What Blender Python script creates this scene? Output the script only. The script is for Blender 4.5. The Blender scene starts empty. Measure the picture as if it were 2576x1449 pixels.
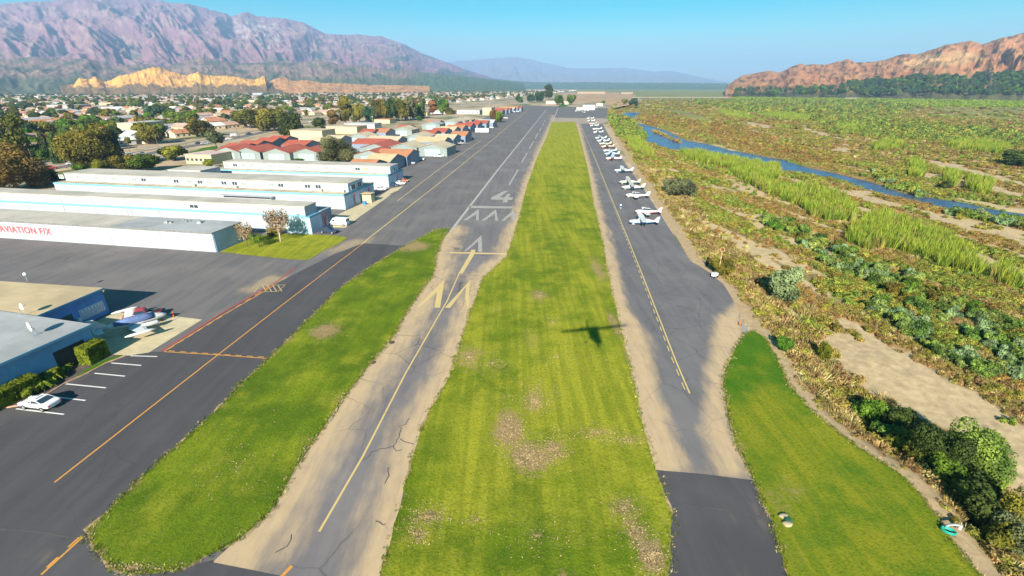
import bpy, math, random
import numpy as np
from mathutils import Vector, Matrix
from mathutils.geometry import delaunay_2d_cdt
R = math.radians
rnd = random.Random(7)
rng = np.random.default_rng(7)
scene = bpy.context.scene
COL = scene.collection

# ------------------------------------------------------------------ camera
CAM_H = 36.0
PITCH = R(23.1)
FPX = 1194.0
cam_d = bpy.data.cameras.new('camera')
cam_d.sensor_width = 36.0
cam_d.lens = FPX / 2576.0 * 36.0
cam_d.clip_start = 0.5
cam_d.clip_end = 90000
cam = bpy.data.objects.new('camera', cam_d)
cam.location = (0, 0, CAM_H)
cam.rotation_euler = (math.pi / 2 - PITCH, 0, 0)
COL.objects.link(cam)
scene.camera = cam

# ------------------------------------------------------------------ sky and sun
SUN_EL = R(27.5)
SUN_AZ = R(192.0)          # clockwise from +Y: behind the camera, a little to the left
world = bpy.data.worlds.new('World')
scene.world = world
world.use_nodes = True
wn = world.node_tree
wn.nodes.clear()
wo = wn.nodes.new('ShaderNodeOutputWorld')
wb = wn.nodes.new('ShaderNodeBackground')
ws = wn.nodes.new('ShaderNodeTexSky')
ws.sky_type = 'NISHITA'
ws.sun_disc = False
ws.sun_elevation = SUN_EL
ws.sun_rotation = SUN_AZ
ws.altitude = 100
ws.air_density = 1.0
ws.dust_density = 0.0
ws.ozone_density = 2.0
wh = wn.nodes.new('ShaderNodeHueSaturation')
wh.inputs['Saturation'].default_value = SKY_SAT = 2.15
wh.inputs['Hue'].default_value = 0.462
wn.links.new(ws.outputs[0], wh.inputs['Color'])
wn.links.new(wh.outputs[0], wb.inputs['Color'])
wb.inputs['Strength'].default_value = 0.052
wn.links.new(wb.outputs[0], wo.inputs['Surface'])
sun_d = bpy.data.lights.new('sun', 'SUN')
sun_d.energy = 5.0
sun_d.angle = R(0.4)
sun_d.color = (1.0, 0.93, 0.80)
sun = bpy.data.objects.new('sun', sun_d)
to_sun = Vector((math.sin(SUN_AZ) * math.cos(SUN_EL), math.cos(SUN_AZ) * math.cos(SUN_EL), math.sin(SUN_EL)))
sun.rotation_euler = to_sun.to_track_quat('Z', 'Y').to_euler()
sun.location = (0, -60, 90)
COL.objects.link(sun)
vs = scene.view_settings
vs.view_transform = 'Standard'
vs.look = 'None'
vs.gamma = 1.0
vs.use_curve_mapping = False
vs.exposure = 1.1
scene.cycles.volume_bounces = 1
scene.cycles.max_bounces = 6
scene.cycles.diffuse_bounces = 2
scene.cycles.transparent_max_bounces = 6
HAZE = 9.5e-5

# ------------------------------------------------------------------ survey: photo pixel (2576 wide) -> point of the ground
cp, sp = math.cos(PITCH), math.sin(PITCH)
def G(x, y, z=0.0):
    u = (x - 1288) / FPX; v = -(y - 724.5) / FPX
    d = (u, cp + v * sp, -sp + v * cp)
    t = (z - CAM_H) / d[2]
    return (d[0] * t, d[1] * t)
def PX(X, Y, Z=0.0):
    X = np.asarray(X, float); Y = np.asarray(Y, float); z = np.asarray(Z, float) - CAM_H
    dep = Y * cp - z * sp; up = Y * sp + z * cp
    dep = np.where(dep < 0.5, 0.5, dep)
    return 1288 + FPX * X / dep, 724.5 - FPX * up / dep
def Gs(pts, z=0.0):
    return [G(a, b, z) for a, b in pts]
def T(pts, ox, oy, s, z=None):
    return [(ox + a * s, oy + b * s) for a, b in pts]

# ------------------------------------------------------------------ noise
class Noise:
    def __init__(s, seed):
        r = np.random.default_rng(seed)
        s.p = r.permutation(512)
        a = r.uniform(0, 2 * np.pi, 512)
        s.gx, s.gy = np.cos(a), np.sin(a)
    def __call__(s, x, y):
        x = np.asarray(x, float); y = np.asarray(y, float)
        xi = np.floor(x).astype(int); yi = np.floor(y).astype(int)
        fx = x - xi; fy = y - yi
        u = fx ** 3 * (fx * (fx * 6 - 15) + 10); v = fy ** 3 * (fy * (fy * 6 - 15) + 10)
        def g(i, j, dx, dy):
            h = s.p[(s.p[i & 511] + j) & 511]
            return s.gx[h] * dx + s.gy[h] * dy
        n00 = g(xi, yi, fx, fy); n10 = g(xi + 1, yi, fx - 1, fy)
        n01 = g(xi, yi + 1, fx, fy - 1); n11 = g(xi + 1, yi + 1, fx - 1, fy - 1)
        return ((n00 * (1 - u) + n10 * u) * (1 - v) + (n01 * (1 - u) + n11 * u) * v) * 1.5
    def fbm(s, x, y, o=4, g=0.5):
        t = 0; a = 1; n = 0
        for i in range(o):
            t = t + a * s(x * 2 ** i + 17.3 * i, y * 2 ** i - 9.1 * i); n += a; a *= g
        return t / n
    def ridge(s, x, y, o=4, g=0.55):
        t = 0; a = 1; n = 0
        for i in range(o):
            t = t + a * (1 - np.abs(s(x * 2 ** i + 5.7 * i, y * 2 ** i + 3.3 * i)) * 2); n += a; a *= g
        return t / n
N1, N2, N3 = Noise(1), Noise(2), Noise(3)
def sstep(a, b, x):
    t = np.clip((np.asarray(x, float) - a) / (b - a), 0, 1)
    return t * t * (3 - 2 * t)
def inpoly(px, py, poly):
    px = np.asarray(px, float); py = np.asarray(py, float)
    ins = np.zeros(px.shape, bool)
    n = len(poly)
    xs = [p[0] for p in poly]; ys = [p[1] for p in poly]
    box = (px >= min(xs)) & (px <= max(xs)) & (py >= min(ys)) & (py <= max(ys))
    if not box.any(): return ins
    bx, by = px[box], py[box]; r = np.zeros(bx.shape, bool)
    for i in range(n):
        x1, y1 = poly[i]; x2, y2 = poly[(i + 1) % n]
        if y1 == y2: continue
        c = ((y1 > by) != (y2 > by)) & (bx < (x2 - x1) * (by - y1) / (y2 - y1) + x1)
        r ^= c
    ins[box] = r
    return ins
def segdist(px, py, line):
    d = np.full(np.shape(px), 1e9)
    for (x1, y1), (x2, y2) in zip(line[:-1], line[1:]):
        dx, dy = x2 - x1, y2 - y1
        t = np.clip(((px - x1) * dx + (py - y1) * dy) / (dx * dx + dy * dy + 1e-9), 0, 1)
        d = np.minimum(d, np.hypot(px - x1 - t * dx, py - y1 - t * dy))
    return d

# ------------------------------------------------------------------ materials
MATS = {}
def nodes(name):
    m = bpy.data.materials.new(name); m.use_nodes = True
    nt = m.node_tree
    return m, nt, nt.nodes['Principled BSDF']
def mixc(nt, fac, a, b, mode='MIX'):
    n = nt.nodes.new('ShaderNodeMix'); n.data_type = 'RGBA'; n.blend_type = mode
    for s, v in ((0, fac), (6, a), (7, b)):
        if isinstance(v, bpy.types.NodeSocket): nt.links.new(v, n.inputs[s])
        elif s == 0: n.inputs[0].default_value = v
        else: n.inputs[s].default_value = (*v[:3], 1)
    return n.outputs[2]
def math_n(nt, op, a, b=0.0, clamp=False):
    n = nt.nodes.new('ShaderNodeMath'); n.operation = op; n.use_clamp = clamp
    for i, v in enumerate((a, b)):
        if isinstance(v, bpy.types.NodeSocket): nt.links.new(v, n.inputs[i])
        else: n.inputs[i].default_value = v
    return n.outputs[0]
def coords(nt, kind='world', scale=(1, 1, 1), rot=0.0):
    if kind == 'world':
        g = nt.nodes.new('ShaderNodeNewGeometry'); o = g.outputs['Position']
    else:
        g = nt.nodes.new('ShaderNodeTexCoord'); o = g.outputs['Object']
    m = nt.nodes.new('ShaderNodeMapping'); m.vector_type = 'POINT'
    m.inputs['Rotation'].default_value = (0, 0, rot)
    m.inputs['Scale'].default_value = scale
    nt.links.new(o, m.inputs[0])
    return m.outputs[0]
def noise_n(nt, vec, scale=1.0, detail=4, rough=0.55, dist=0.0):
    n = nt.nodes.new('ShaderNodeTexNoise')
    n.inputs['Scale'].default_value = scale; n.inputs['Detail'].default_value = detail
    n.inputs['Roughness'].default_value = rough; n.inputs['Distortion'].default_value = dist
    nt.links.new(vec, n.inputs['Vector'])
    return n.outputs[0]
def ramp(nt, v, lo, hi, a=0.0, b=1.0):
    n = nt.nodes.new('ShaderNodeMapRange'); n.interpolation_type = 'SMOOTHSTEP'
    nt.links.new(v, n.inputs[0])
    n.inputs[1].default_value = lo; n.inputs[2].default_value = hi
    n.inputs[3].default_value = a; n.inputs[4].default_value = b
    return n.outputs[0]
def attr_n(nt, name):
    n = nt.nodes.new('ShaderNodeAttribute'); n.attribute_name = name
    return n
def bump(nt, bs, h, strength=0.3, dist=0.05):
    b = nt.nodes.new('ShaderNodeBump'); b.inputs['Strength'].default_value = strength
    b.inputs['Distance'].default_value = dist
    nt.links.new(h, b.inputs['Height']); nt.links.new(b.outputs[0], bs.inputs['Normal'])
def sc(c, k):
    return tuple(min(1, v * k) for v in c[:3])
def M(name, col, rough=0.65, var=0.18, scale=1.5, kind='object', metallic=0.0, spec=0.3, grain=0.0, stretch=(1, 1, 1), per=0.0):
    if name in MATS: return MATS[name]
    m, nt, bs = nodes(name)
    v = coords(nt, kind, stretch)
    n = noise_n(nt, v, scale, 5, 0.6)
    f = ramp(nt, n, 0.3, 0.7)
    c = mixc(nt, f, sc(col, 1 - var), sc(col, 1 + var))
    if per:
        oi = nt.nodes.new('ShaderNodeObjectInfo')
        hs = nt.nodes.new('ShaderNodeHueSaturation')
        nt.links.new(c, hs.inputs['Color'])
        nt.links.new(math_n(nt, 'ADD', math_n(nt, 'MULTIPLY', oi.outputs['Random'], 2 * per), 1 - per), hs.inputs['Value'])
        rr = math_n(nt, 'FRACT', math_n(nt, 'MULTIPLY', oi.outputs['Random'], 17.31))
        nt.links.new(math_n(nt, 'ADD', math_n(nt, 'MULTIPLY', rr, per * 0.14), 0.5 - per * 0.07), hs.inputs['Hue'])
        c = hs.outputs[0]
    nt.links.new(c, bs.inputs['Base Color'])
    bs.inputs['Roughness'].default_value = rough
    bs.inputs['Metallic'].default_value = metallic
    bs.inputs['Specular IOR Level'].default_value = spec
    if grain:
        bump(nt, bs, noise_n(nt, v, scale * 8, 3), 0.4, grain)
    MATS[name] = m
    return m
def leaf_mat(name, col, var=0.35, per=0.25, scale=0.9, col2=None):
    if name in MATS: return MATS[name]
    m, nt, bs = nodes(name)
    v = coords(nt, 'object')
    f = ramp(nt, noise_n(nt, v, scale, 3), 0.35, 0.65)
    c = mixc(nt, f, sc(col, 1 - var), sc(col2 or col, 1 + var))
    oi = nt.nodes.new('ShaderNodeObjectInfo')
    hs = nt.nodes.new('ShaderNodeHueSaturation')
    nt.links.new(c, hs.inputs['Color'])
    nt.links.new(math_n(nt, 'ADD', math_n(nt, 'MULTIPLY', oi.outputs['Random'], 2 * per), 1 - per), hs.inputs['Value'])
    rr = math_n(nt, 'FRACT', math_n(nt, 'MULTIPLY', oi.outputs['Random'], 31.7))
    nt.links.new(math_n(nt, 'ADD', math_n(nt, 'MULTIPLY', rr, 0.05), 0.475), hs.inputs['Hue'])
    nt.links.new(hs.outputs[0], bs.inputs['Base Color'])
    bs.inputs['Roughness'].default_value = 0.75
    bs.inputs['Specular IOR Level'].default_value = 0.15
    tr = nt.nodes.new('ShaderNodeBsdfTranslucent')
    nt.links.new(hs.outputs[0], tr.inputs['Color'])
    mx = nt.nodes.new('ShaderNodeMixShader'); mx.inputs[0].default_value = 0.3
    nt.links.new(bs.outputs[0], mx.inputs[1]); nt.links.new(tr.outputs[0], mx.inputs[2])
    nt.links.new(mx.outputs[0], nt.nodes['Material Output'].inputs['Surface'])
    MATS[name] = m
    return m

# ------------------------------------------------------------------ mesh helpers
def tag(o, label=None, cat=None, group=None, kind=None):
    if label: o['label'] = label
    if cat: o['category'] = cat
    if group: o['group'] = group
    if kind: o['kind'] = kind
    return o
def thing(name, label, cat, loc=(0, 0, 0), rz=0.0, group=None):
    o = bpy.data.objects.new(name, None); COL.objects.link(o)
    o.location = loc; o.rotation_euler = (0, 0, rz)
    o.empty_display_size = 0.5
    return tag(o, label, cat, group)
def link(name, me, parent=None, loc=(0, 0, 0), rz=0.0):
    o = bpy.data.objects.new(name, me); COL.objects.link(o)
    o.location = loc; o.rotation_euler = (0, 0, rz)
    if parent: o.parent = parent
    return o
def np_mesh(name, V, F, mats=(), mi=None, smooth=False):
    """V (n,3), F (m,k) arrays with all faces the same size"""
    me = bpy.data.meshes.new(name)
    V = np.asarray(V, np.float32); F = np.asarray(F, np.int32)
    k = F.shape[1]
    me.vertices.add(len(V)); me.vertices.foreach_set('co', V.ravel())
    me.loops.add(F.size); me.loops.foreach_set('vertex_index', F.ravel())
    me.polygons.add(len(F))
    me.polygons.foreach_set('loop_start', np.arange(0, F.size, k, dtype=np.int32))
    me.polygons.foreach_set('loop_total', np.full(len(F), k, np.int32))
    for m in mats: me.materials.append(m)
    if mi is not None: me.polygons.foreach_set('material_index', np.asarray(mi, np.int32))
    if smooth: me.polygons.foreach_set('use_smooth', np.ones(len(F), bool))
    me.update(calc_edges=True)
    return me
class MB:
    def __init__(s): s.v = []; s.f = []; s.m = []
    def face(s, pts, mi=0):
        i = len(s.v); s.v += [tuple(p) for p in pts]; s.f.append(tuple(range(i, i + len(pts)))); s.m.append(mi)
    def box(s, x0, x1, y0, y1, z0, z1, mi=0, top=None):
        i = len(s.v)
        s.v += [(x0, y0, z0), (x1, y0, z0), (x1, y1, z0), (x0, y1, z0), (x0, y0, z1), (x1, y0, z1), (x1, y1, z1), (x0, y1, z1)]
        for k, q in enumerate(((0, 3, 2, 1), (4, 5, 6, 7), (0, 1, 5, 4), (1, 2, 6, 5), (2, 3, 7, 6), (3, 0, 4, 7))):
            s.f.append(tuple(i + a for a in q)); s.m.append(top if (k == 1 and top is not None) else mi)
    def prism(s, poly, z0, z1, mi=0, top=None):
        i = len(s.v); n = len(poly)
        s.v += [(x, y, z0) for x, y in poly] + [(x, y, z1) for x, y in poly]
        for k in range(n):
            s.f.append((i + k, i + (k + 1) % n, i + n + (k + 1) % n, i + n + k)); s.m.append(mi)
        s.f.append(tuple(i + n + k for k in range(n))); s.m.append(mi if top is None else top)
        s.f.append(tuple(i + k for k in reversed(range(n)))); s.m.append(mi)
    def loft(s, rings, mi=0, cap=True):
        i = len(s.v); n = len(rings[0])
        for r in rings: s.v += [tuple(p) for p in r]
        for a in range(len(rings) - 1):
            for k in range(n):
                s.f.append((i + a * n + k, i + a * n + (k + 1) % n, i + (a + 1) * n + (k + 1) % n, i + (a + 1) * n + k)); s.m.append(mi)
        if cap:
            s.f.append(tuple(i + k for k in reversed(range(n)))); s.m.append(mi)
            s.f.append(tuple(i + (len(rings) - 1) * n + k for k in range(n))); s.m.append(mi)
    def tube(s, p0, p1, r0, r1=None, n=8, mi=0):
        r1 = r0 if r1 is None else r1
        a, b = Vector(p0), Vector(p1); d = (b - a).normalized()
        u = d.orthogonal().normalized(); w = d.cross(u)
        s.loft([[p + (u * math.cos(t) + w * math.sin(t)) * r for t in (2 * math.pi * k / n for k in range(n))] for p, r in ((a, r0), (b, r1))], mi)
    def path(s, pts, r, n=6, mi=0):
        pts = [Vector(p) for p in pts]; rings = []
        for i, p in enumerate(pts):
            d = (pts[min(i + 1, len(pts) - 1)] - pts[max(i - 1, 0)]).normalized()
            u = (Vector((0, 0, 1)) if abs(d.z) < 0.9 else Vector((1, 0, 0))).cross(d).normalized(); w = d.cross(u)
            rr = r[i] if isinstance(r, (list, tuple)) else r
            rings.append([p + (u * math.cos(2 * math.pi * k / n) + w * math.sin(2 * math.pi * k / n)) * rr for k in range(n)])
        s.loft(rings, mi)
    def mesh(s, name, mats, smooth=False):
        me = bpy.data.meshes.new(name); me.from_pydata(s.v, [], s.f)
        for m in (mats if isinstance(mats, (list, tuple)) else [mats]): me.materials.append(m)
        me.polygons.foreach_set('material_index', s.m)
        if smooth: me.polygons.foreach_set('use_smooth', [True] * len(s.f))
        me.update(); return me
    def build(s, name, mats, parent=None, loc=(0, 0, 0), rz=0.0, smooth=False):
        return link(name, s.mesh(name, mats, smooth), parent, loc, rz)
def jitter_line(pts, step, amp, seed, closed=True, freq=0.35):
    """densify a polyline and roughen it"""
    out = []; n = len(pts); m = n if closed else n - 1
    for i in range(m):
        a = np.array(pts[i]); b = np.array(pts[(i + 1) % n]); L = np.hypot(*(b - a)); dist = np.hypot(*(a + b) / 2)
        k = max(1, int(L / max(step, dist * 0.008)))
        for j in range(k): out.append(a + (b - a) * j / k)
    if not closed: out.append(np.array(pts[-1]))
    o = np.array(out)
    nn = Noise(seed)
    o[:, 0] += amp * nn.fbm(o[:, 0] * freq, o[:, 1] * freq, 3); o[:, 1] += amp * nn.fbm(o[:, 0] * freq + 50, o[:, 1] * freq, 3)
    return [tuple(p) for p in o]
def smooth_poly(pts, it=2):
    for _ in range(it):
        q = []
        for i in range(len(pts)):
            a, b = pts[i], pts[(i + 1) % len(pts)]
            q += [(a[0] * .75 + b[0] * .25, a[1] * .75 + b[1] * .25), (a[0] * .25 + b[0] * .75, a[1] * .25 + b[1] * .75)]
        pts = q
    return pts
def sheet(name, poly, z, mat, grid=None, attrs=None, parent=None, kind='structure'):
    """flat polygon sheet; grid = spacing of inner points (grows with distance) so that attrs(x,y)->dict of arrays can be painted"""
    pts = [tuple(p) for p in poly]; nb = len(pts)
    P = list(pts)
    if grid:
        xs = [p[0] for p in pts]; ys = [p[1] for p in pts]
        y = min(ys)
        while y < max(ys):
            d = max(grid, abs(y) * grid / 60.0)
            gx = np.arange(min(xs), max(xs), d) + rng.uniform(-.2, .2) * d
            gy = np.full(gx.shape, y) + rng.uniform(-.15, .15, gx.shape) * d
            k = inpoly(gx, gy, pts)
            P += list(zip(gx[k], gy[k]))
            y += d
    vo, eo, fo, *_ = delaunay_2d_cdt([Vector(p) for p in P], [(i, (i + 1) % nb) for i in range(nb)], [], 1, 1e-4)
    me = bpy.data.meshes.new(name)
    me.from_pydata([(v.x, v.y, z) for v in vo], [], [tuple(f) for f in fo])
    # normals up
    if len(me.polygons) and me.polygons[0].normal.z < 0: me.flip_normals()
    me.materials.append(mat)
    X = np.array([v.x for v in vo]); Y = np.array([v.y for v in vo])
    if attrs:
        for k, a in attrs(X, Y).items():
            at = me.attributes.new(k, 'FLOAT', 'POINT'); at.data.foreach_set('value', np.asarray(a, np.float32))
    me.update()
    o = link(name, me, parent)
    if kind and parent is None: o['kind'] = kind
    return o
def strip(name, line, w, z, mat, parent=None, closed=False, amp=0.0):
    """painted line of width w along a polyline"""
    pts = [Vector((p[0], p[1])) for p in line]; L = []; Rr = []
    for i, p in enumerate(pts):
        d = (pts[min(i + 1, len(pts) - 1)] - pts[max(i - 1, 0)]).normalized(); n = Vector((-d.y, d.x)) * w / 2
        L.append(p + n); Rr.append(p - n)
    V = [(q.x, q.y, z) for q in Rr] + [(q.x, q.y, z) for q in L]; n = len(pts)
    F = [(i, i + 1, n + i + 1, n + i) for i in range(n - 1)]
    me = bpy.data.meshes.new(name); me.from_pydata(V, [], F); me.materials.append(mat); me.update()
    return link(name, me, parent)
# ------------------------------------------------------------------ airfield survey lines (photo pixels)
RW = R(6.0)      # runway bears 6 degrees right of the view
EDGE_PX = [(2900, 2100), (2640, 1660), (2475, 1449), (2430, 1395), (2380, 1330), (2330, 1260), (2280, 1200), (2200, 1150), (2110, 1090), (2040, 1030),
           (1985, 965), (1955, 900), (1925, 850), (1902, 822), (1865, 775), (1830, 722), (1795, 692), (1752, 655), (1718, 600), (1684, 550),
           (1645, 490), (1584, 400), (1534, 316), (1526, 280), (1545, 262)]
EDGE = Gs(EDGE_PX) + [(160.0, 1000.0), (420.0, 1500.0)]
AIR_POLY = EDGE + [(420.0, 60000.0), (-90000.0, 60000.0), (-90000.0, -500.0), (EDGE[0][0], -500.0)]
def riverside(X, Y):
    """signed distance to the airfield's river edge, positive on the river side"""
    d = segdist(X, Y, EDGE)
    return np.where(inpoly(X, Y, AIR_POLY), -d, d)
bigz = lambda pts: T(pts, 1542.9, 134.2, 0.401)
rz_ = lambda pts: T(pts, 1878.3, 402.5, 0.3703)
lz_ = lambda pts: T(pts, 1811.2, 805.0, 0.4444)
wz_ = lambda pts: T(pts, 1509.4, 268.3, 0.10186)
WATER_PX = wz_([(480, 270), (560, 180), (700, 130), (980, 140), (1000, 170), (870, 200), (790, 260), (800, 330), (900, 400), (1100, 450), (1350, 510), (1620, 600), (1900, 760), (2100, 830)]) + \
    [(1775, 361), (1823, 375), (1904, 391), (1964, 401), (2020, 419), (2104, 437), (2168, 453), (2224, 469), (2252, 481), (2330, 495), (2425, 510), (2505, 528), (2576, 538), (2700, 560),
     (2700, 578), (2576, 554), (2505, 546), (2425, 529), (2369, 514), (2321, 502), (2249, 489), (2200, 475), (2144, 456), (2024, 434), (1964, 424), (1904, 408), (1852, 396), (1792, 384), (1723, 376)] + \
    wz_([(1750, 1030), (1400, 930), (1170, 830), (1140, 690), (1000, 540), (880, 420), (740, 290), (600, 265)])
ISLE_PX = wz_([(1220, 580), (1400, 600), (1650, 690), (1850, 790), (2040, 860), (2000, 890), (1800, 830), (1600, 740), (1400, 650)])
WATER = [G(a, b, -4.0) for a, b in WATER_PX]
ISLE = [G(a, b, -4.0) for a, b in ISLE_PX]
def height(X, Y):
    X = np.asarray(X, float); Y = np.asarray(Y, float)
    r = np.hypot(X, Y)
    d = riverside(X, Y)
    low = sstep(0.6, 9.0, d) * (1 - sstep(1100, 1900, r)) * (1 - sstep(520, 900, X))
    h = -0.06 - 3.9 * low + low * 0.3 * N2.fbm(X / 14, Y / 14, 3)
    wd = np.minimum(segdist(X, Y, WATER + WATER[:1]), 1e6)
    ins = inpoly(X, Y, WATER) & ~inpoly(X, Y, ISLE)
    sd = np.where(ins, -wd, wd)
    h = h - low * 1.2 * (1 - sstep(-1.0, 5.0, sd)) + low * 0.1
    return h

# ------------------------------------------------------------------ ground paints
def asphalt(name, dark, light, sand=(0.36, 0.27, 0.17), crack=0.5, streak=0.35, rough=0.85):
    m, nt, bs = nodes(name)
    v1 = coords(nt, 'world', (0.35, 0.03, 1), RW)
    v2 = coords(nt, 'world')
    f = ramp(nt, noise_n(nt, v1, 1.6, 5, 0.6, 0.4), 0.32, 0.70)
    c = mixc(nt, math_n(nt, 'ADD', math_n(nt, 'MULTIPLY', f, streak + 0.15), 0.2), dark, light)
    f2 = ramp(nt, noise_n(nt, v2, 0.07, 4, 0.6), 0.45, 0.72)
    c = mixc(nt, math_n(nt, 'MULTIPLY', f2, 0.55), c, sc(light, 1.15))
    f3 = noise_n(nt, v2, 9.0, 3, 0.7)
    c = mixc(nt, 0.22, c, mixc(nt, f3, (0, 0, 0), (0.4, 0.4, 0.4)), 'OVERLAY')
    a = attr_n(nt, 'sand')
    va = coords(nt, 'world', (1, 0.3, 1), RW)
    sn = math_n(nt, 'ADD', a.outputs['Fac'], math_n(nt, 'MULTIPLY', math_n(nt, 'SUBTRACT', noise_n(nt, va, 0.55, 5, 0.6), 0.5), 1.1))
    s = math_n(nt, 'MULTIPLY', ramp(nt, sn, 0.18, 0.95), ramp(nt, noise_n(nt, coords(nt, 'world', (1.2, 0.12, 1), RW), 1.3, 5, 0.7), 0.2, 0.6, 0.62, 1.0))
    sc2 = mixc(nt, noise_n(nt, v2, 0.5, 5, 0.65), sc(sand, 0.82), sc(sand, 1.15))
    c = mixc(nt, math_n(nt, 'MULTIPLY', s, 0.92), c, sc2)
    if crack:
        vo = nt.nodes.new('ShaderNodeTexVoronoi'); vo.feature = 'DISTANCE_TO_EDGE'
        vo.inputs['Scale'].default_value = 0.16
        off = mixc(nt, 0.25, v2, noise_vec(nt, v2, 0.7, 3.0), 'ADD')
        nt.links.new(off, vo.inputs['Vector'])
        k = ramp(nt, vo.outputs['Distance'], 0.003, 0.016, 1, 0)
        k = math_n(nt, 'MULTIPLY', k, ramp(nt, noise_n(nt, v2, 0.045, 2), 0.42, 0.58))
        k = math_n(nt, 'MULTIPLY', k, crack * 0.7)
        c = mixc(nt, k, c, (0.03, 0.03, 0.035))
    nt.links.new(c, bs.inputs['Base Color'])
    bs.inputs['Roughness'].default_value = rough
    bs.inputs['Specular IOR Level'].default_value = 0.25
    bump(nt, bs, noise_n(nt, v2, 14, 4), 0.35, 0.02)
    MATS[name] = m
    return m
def noise_vec(nt, vec, scale, amp):
    n = nt.nodes.new('ShaderNodeTexNoise'); n.inputs['Scale'].default_value = scale; n.inputs['Detail'].default_value = 3
    nt.links.new(vec, n.inputs['Vector'])
    s = nt.nodes.new('ShaderNodeVectorMath'); s.operation = 'SCALE'; s.inputs[3].default_value = amp
    nt.links.new(n.outputs[1], s.inputs[0])
    return s.outputs[0]
def grass_mat(name, deep, mid, yel, dry=(0.33, 0.22, 0.11)):
    m, nt, bs = nodes(name)
    v = coords(nt, 'world')
    vm = coords(nt, 'world', (1.0, 0.05, 1), RW)
    c = mixc(nt, ramp(nt, noise_n(nt, v, 0.16, 5, 0.6), 0.36, 0.66), deep, mid)
    a = attr_n(nt, 'yel')
    ye = math_n(nt, 'ADD', a.outputs['Fac'], math_n(nt, 'MULTIPLY', math_n(nt, 'SUBTRACT', noise_n(nt, v, 0.3, 5, 0.65), 0.5), 1.5))
    c = mixc(nt, ramp(nt, ye, 0.1, 1.0), c, yel)
    c = mixc(nt, math_n(nt, 'MULTIPLY', ramp(nt, noise_n(nt, vm, 0.9, 2), 0.42, 0.6), 0.34), c, sc(deep, 0.95))
    c = mixc(nt, ramp(nt, noise_n(nt, v, 3.2, 4, 0.7), 0.42, 0.75, 0, 0.6), c, sc(deep, 0.62))
    c = mixc(nt, ramp(nt, noise_n(nt, v, 7.0, 3, 0.7), 0.52, 0.78, 0, 0.45), c, sc(yel, 1.15))
    a2 = attr_n(nt, 'dry')
    sp_ = noise_n(nt, v, 1.7, 5, 0.8, 0.6)
    sp2 = noise_n(nt, v, 0.22, 3, 0.5)
    dr = math_n(nt, 'ADD', a2.outputs['Fac'], math_n(nt, 'ADD', math_n(nt, 'MULTIPLY', math_n(nt, 'SUBTRACT', sp_, 0.5), 2.6), math_n(nt, 'MULTIPLY', math_n(nt, 'SUBTRACT', sp2, 0.5), 1.0)))
    dcol = mixc(nt, noise_n(nt, v, 5.0, 3, 0.7), sc(dry, 0.7), sc(dry, 1.25))
    c = mixc(nt, ramp(nt, dr, 0.55, 1.25, 0, 0.9), c, dcol)
    nt.links.new(c, bs.inputs['Base Color'])
    bs.inputs['Roughness'].default_value = 0.9
    bs.inputs['Specular IOR Level'].default_value = 0.1
    bump(nt, bs, noise_n(nt, v, 4.5, 6, 0.75), 0.9, 0.12)
    MATS[name] = m
    return m
def paint_mat(name, col, wear=0.45):
    """road paint worn through to the asphalt in flecks"""
    m, nt, bs = nodes(name)
    v = coords(nt, 'world')
    f = ramp(nt, noise_n(nt, v, 2.2, 6, 0.75), 0.62 - wear * 0.25, 0.78 - wear * 0.2)
    c = mixc(nt, math_n(nt, 'MULTIPLY', f, 0.85), col, (0.16, 0.145, 0.13))
    c = mixc(nt, math_n(nt, 'MULTIPLY', noise_n(nt, v, 0.4, 3), 0.25), c, sc(col, 0.6))
    nt.links.new(c, bs.inputs['Base Color']); bs.inputs['Roughness'].default_value = 0.7
    MATS[name] = m
    return m
def soft(poly_px, X, Y, w=3.0, z=0.0):
    poly = Gs(poly_px, z)
    ins = inpoly(X, Y, poly); d = segdist(X, Y, poly + poly[:1])
    return np.clip(0.5 + np.where(ins, d, -d) / w, 0, 1)
def blob(x, y, rx, ry, X, Y):
    gx, gy = G(x, y)
    ax = abs(G(x + rx, y)[0] - gx); ay = abs(G(x, y - ry)[1] - gy)
    q = np.hypot((X - gx) / ax, (Y - gy) / ay)
    return np.clip(1.35 - q, 0, 1)

new_asphalt = asphalt('dark_asphalt', (0.066, 0.062, 0.068), (0.105, 0.098, 0.102), crack=0.25)
apron_asphalt = asphalt('weathered_asphalt', (0.125, 0.116, 0.122), (0.215, 0.190, 0.180), crack=0.45)
old_asphalt = asphalt('old_runway_asphalt', (0.140, 0.128, 0.138), (0.240, 0.212, 0.205), sand=(0.52, 0.37, 0.215), crack=0.8)
taxi_asphalt = asphalt('taxiway_asphalt', (0.120, 0.115, 0.128), (0.205, 0.186, 0.182), sand=(0.52, 0.37, 0.215), crack=0.5)
grass_m = grass_mat('mown_grass', (0.075, 0.130, 0.006), (0.150, 0.210, 0.008), (0.330, 0.320, 0.024))
lawn_m = grass_mat('irrigated_lawn', (0.045, 0.140, 0.006), (0.085, 0.165, 0.008), (0.240, 0.240, 0.014))
white_p = paint_mat('worn_white_paint', (0.46, 0.42, 0.38), 0.85)
edge_p = paint_mat('white_edge_paint', (0.44, 0.40, 0.36), 0.5)
stall_p = paint_mat('white_stall_paint', (0.74, 0.72, 0.68), 0.12)
yellow_p = paint_mat('faded_yellow_paint', (0.60, 0.44, 0.18), 0.2)
orange_p = paint_mat('yellow_taxi_paint', (0.62, 0.28, 0.05), 0.2)
pale_yellow_p = paint_mat('pale_taxi_paint', (0.62, 0.45, 0.17), 0.3)
red_p = paint_mat('red_boundary_paint', (0.42, 0.06, 0.05), 0.35)
dirt_m = M('bare_dirt', (0.36, 0.25, 0.14), 0.9, 0.25, 0.8, 'world', grain=0.05)
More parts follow.
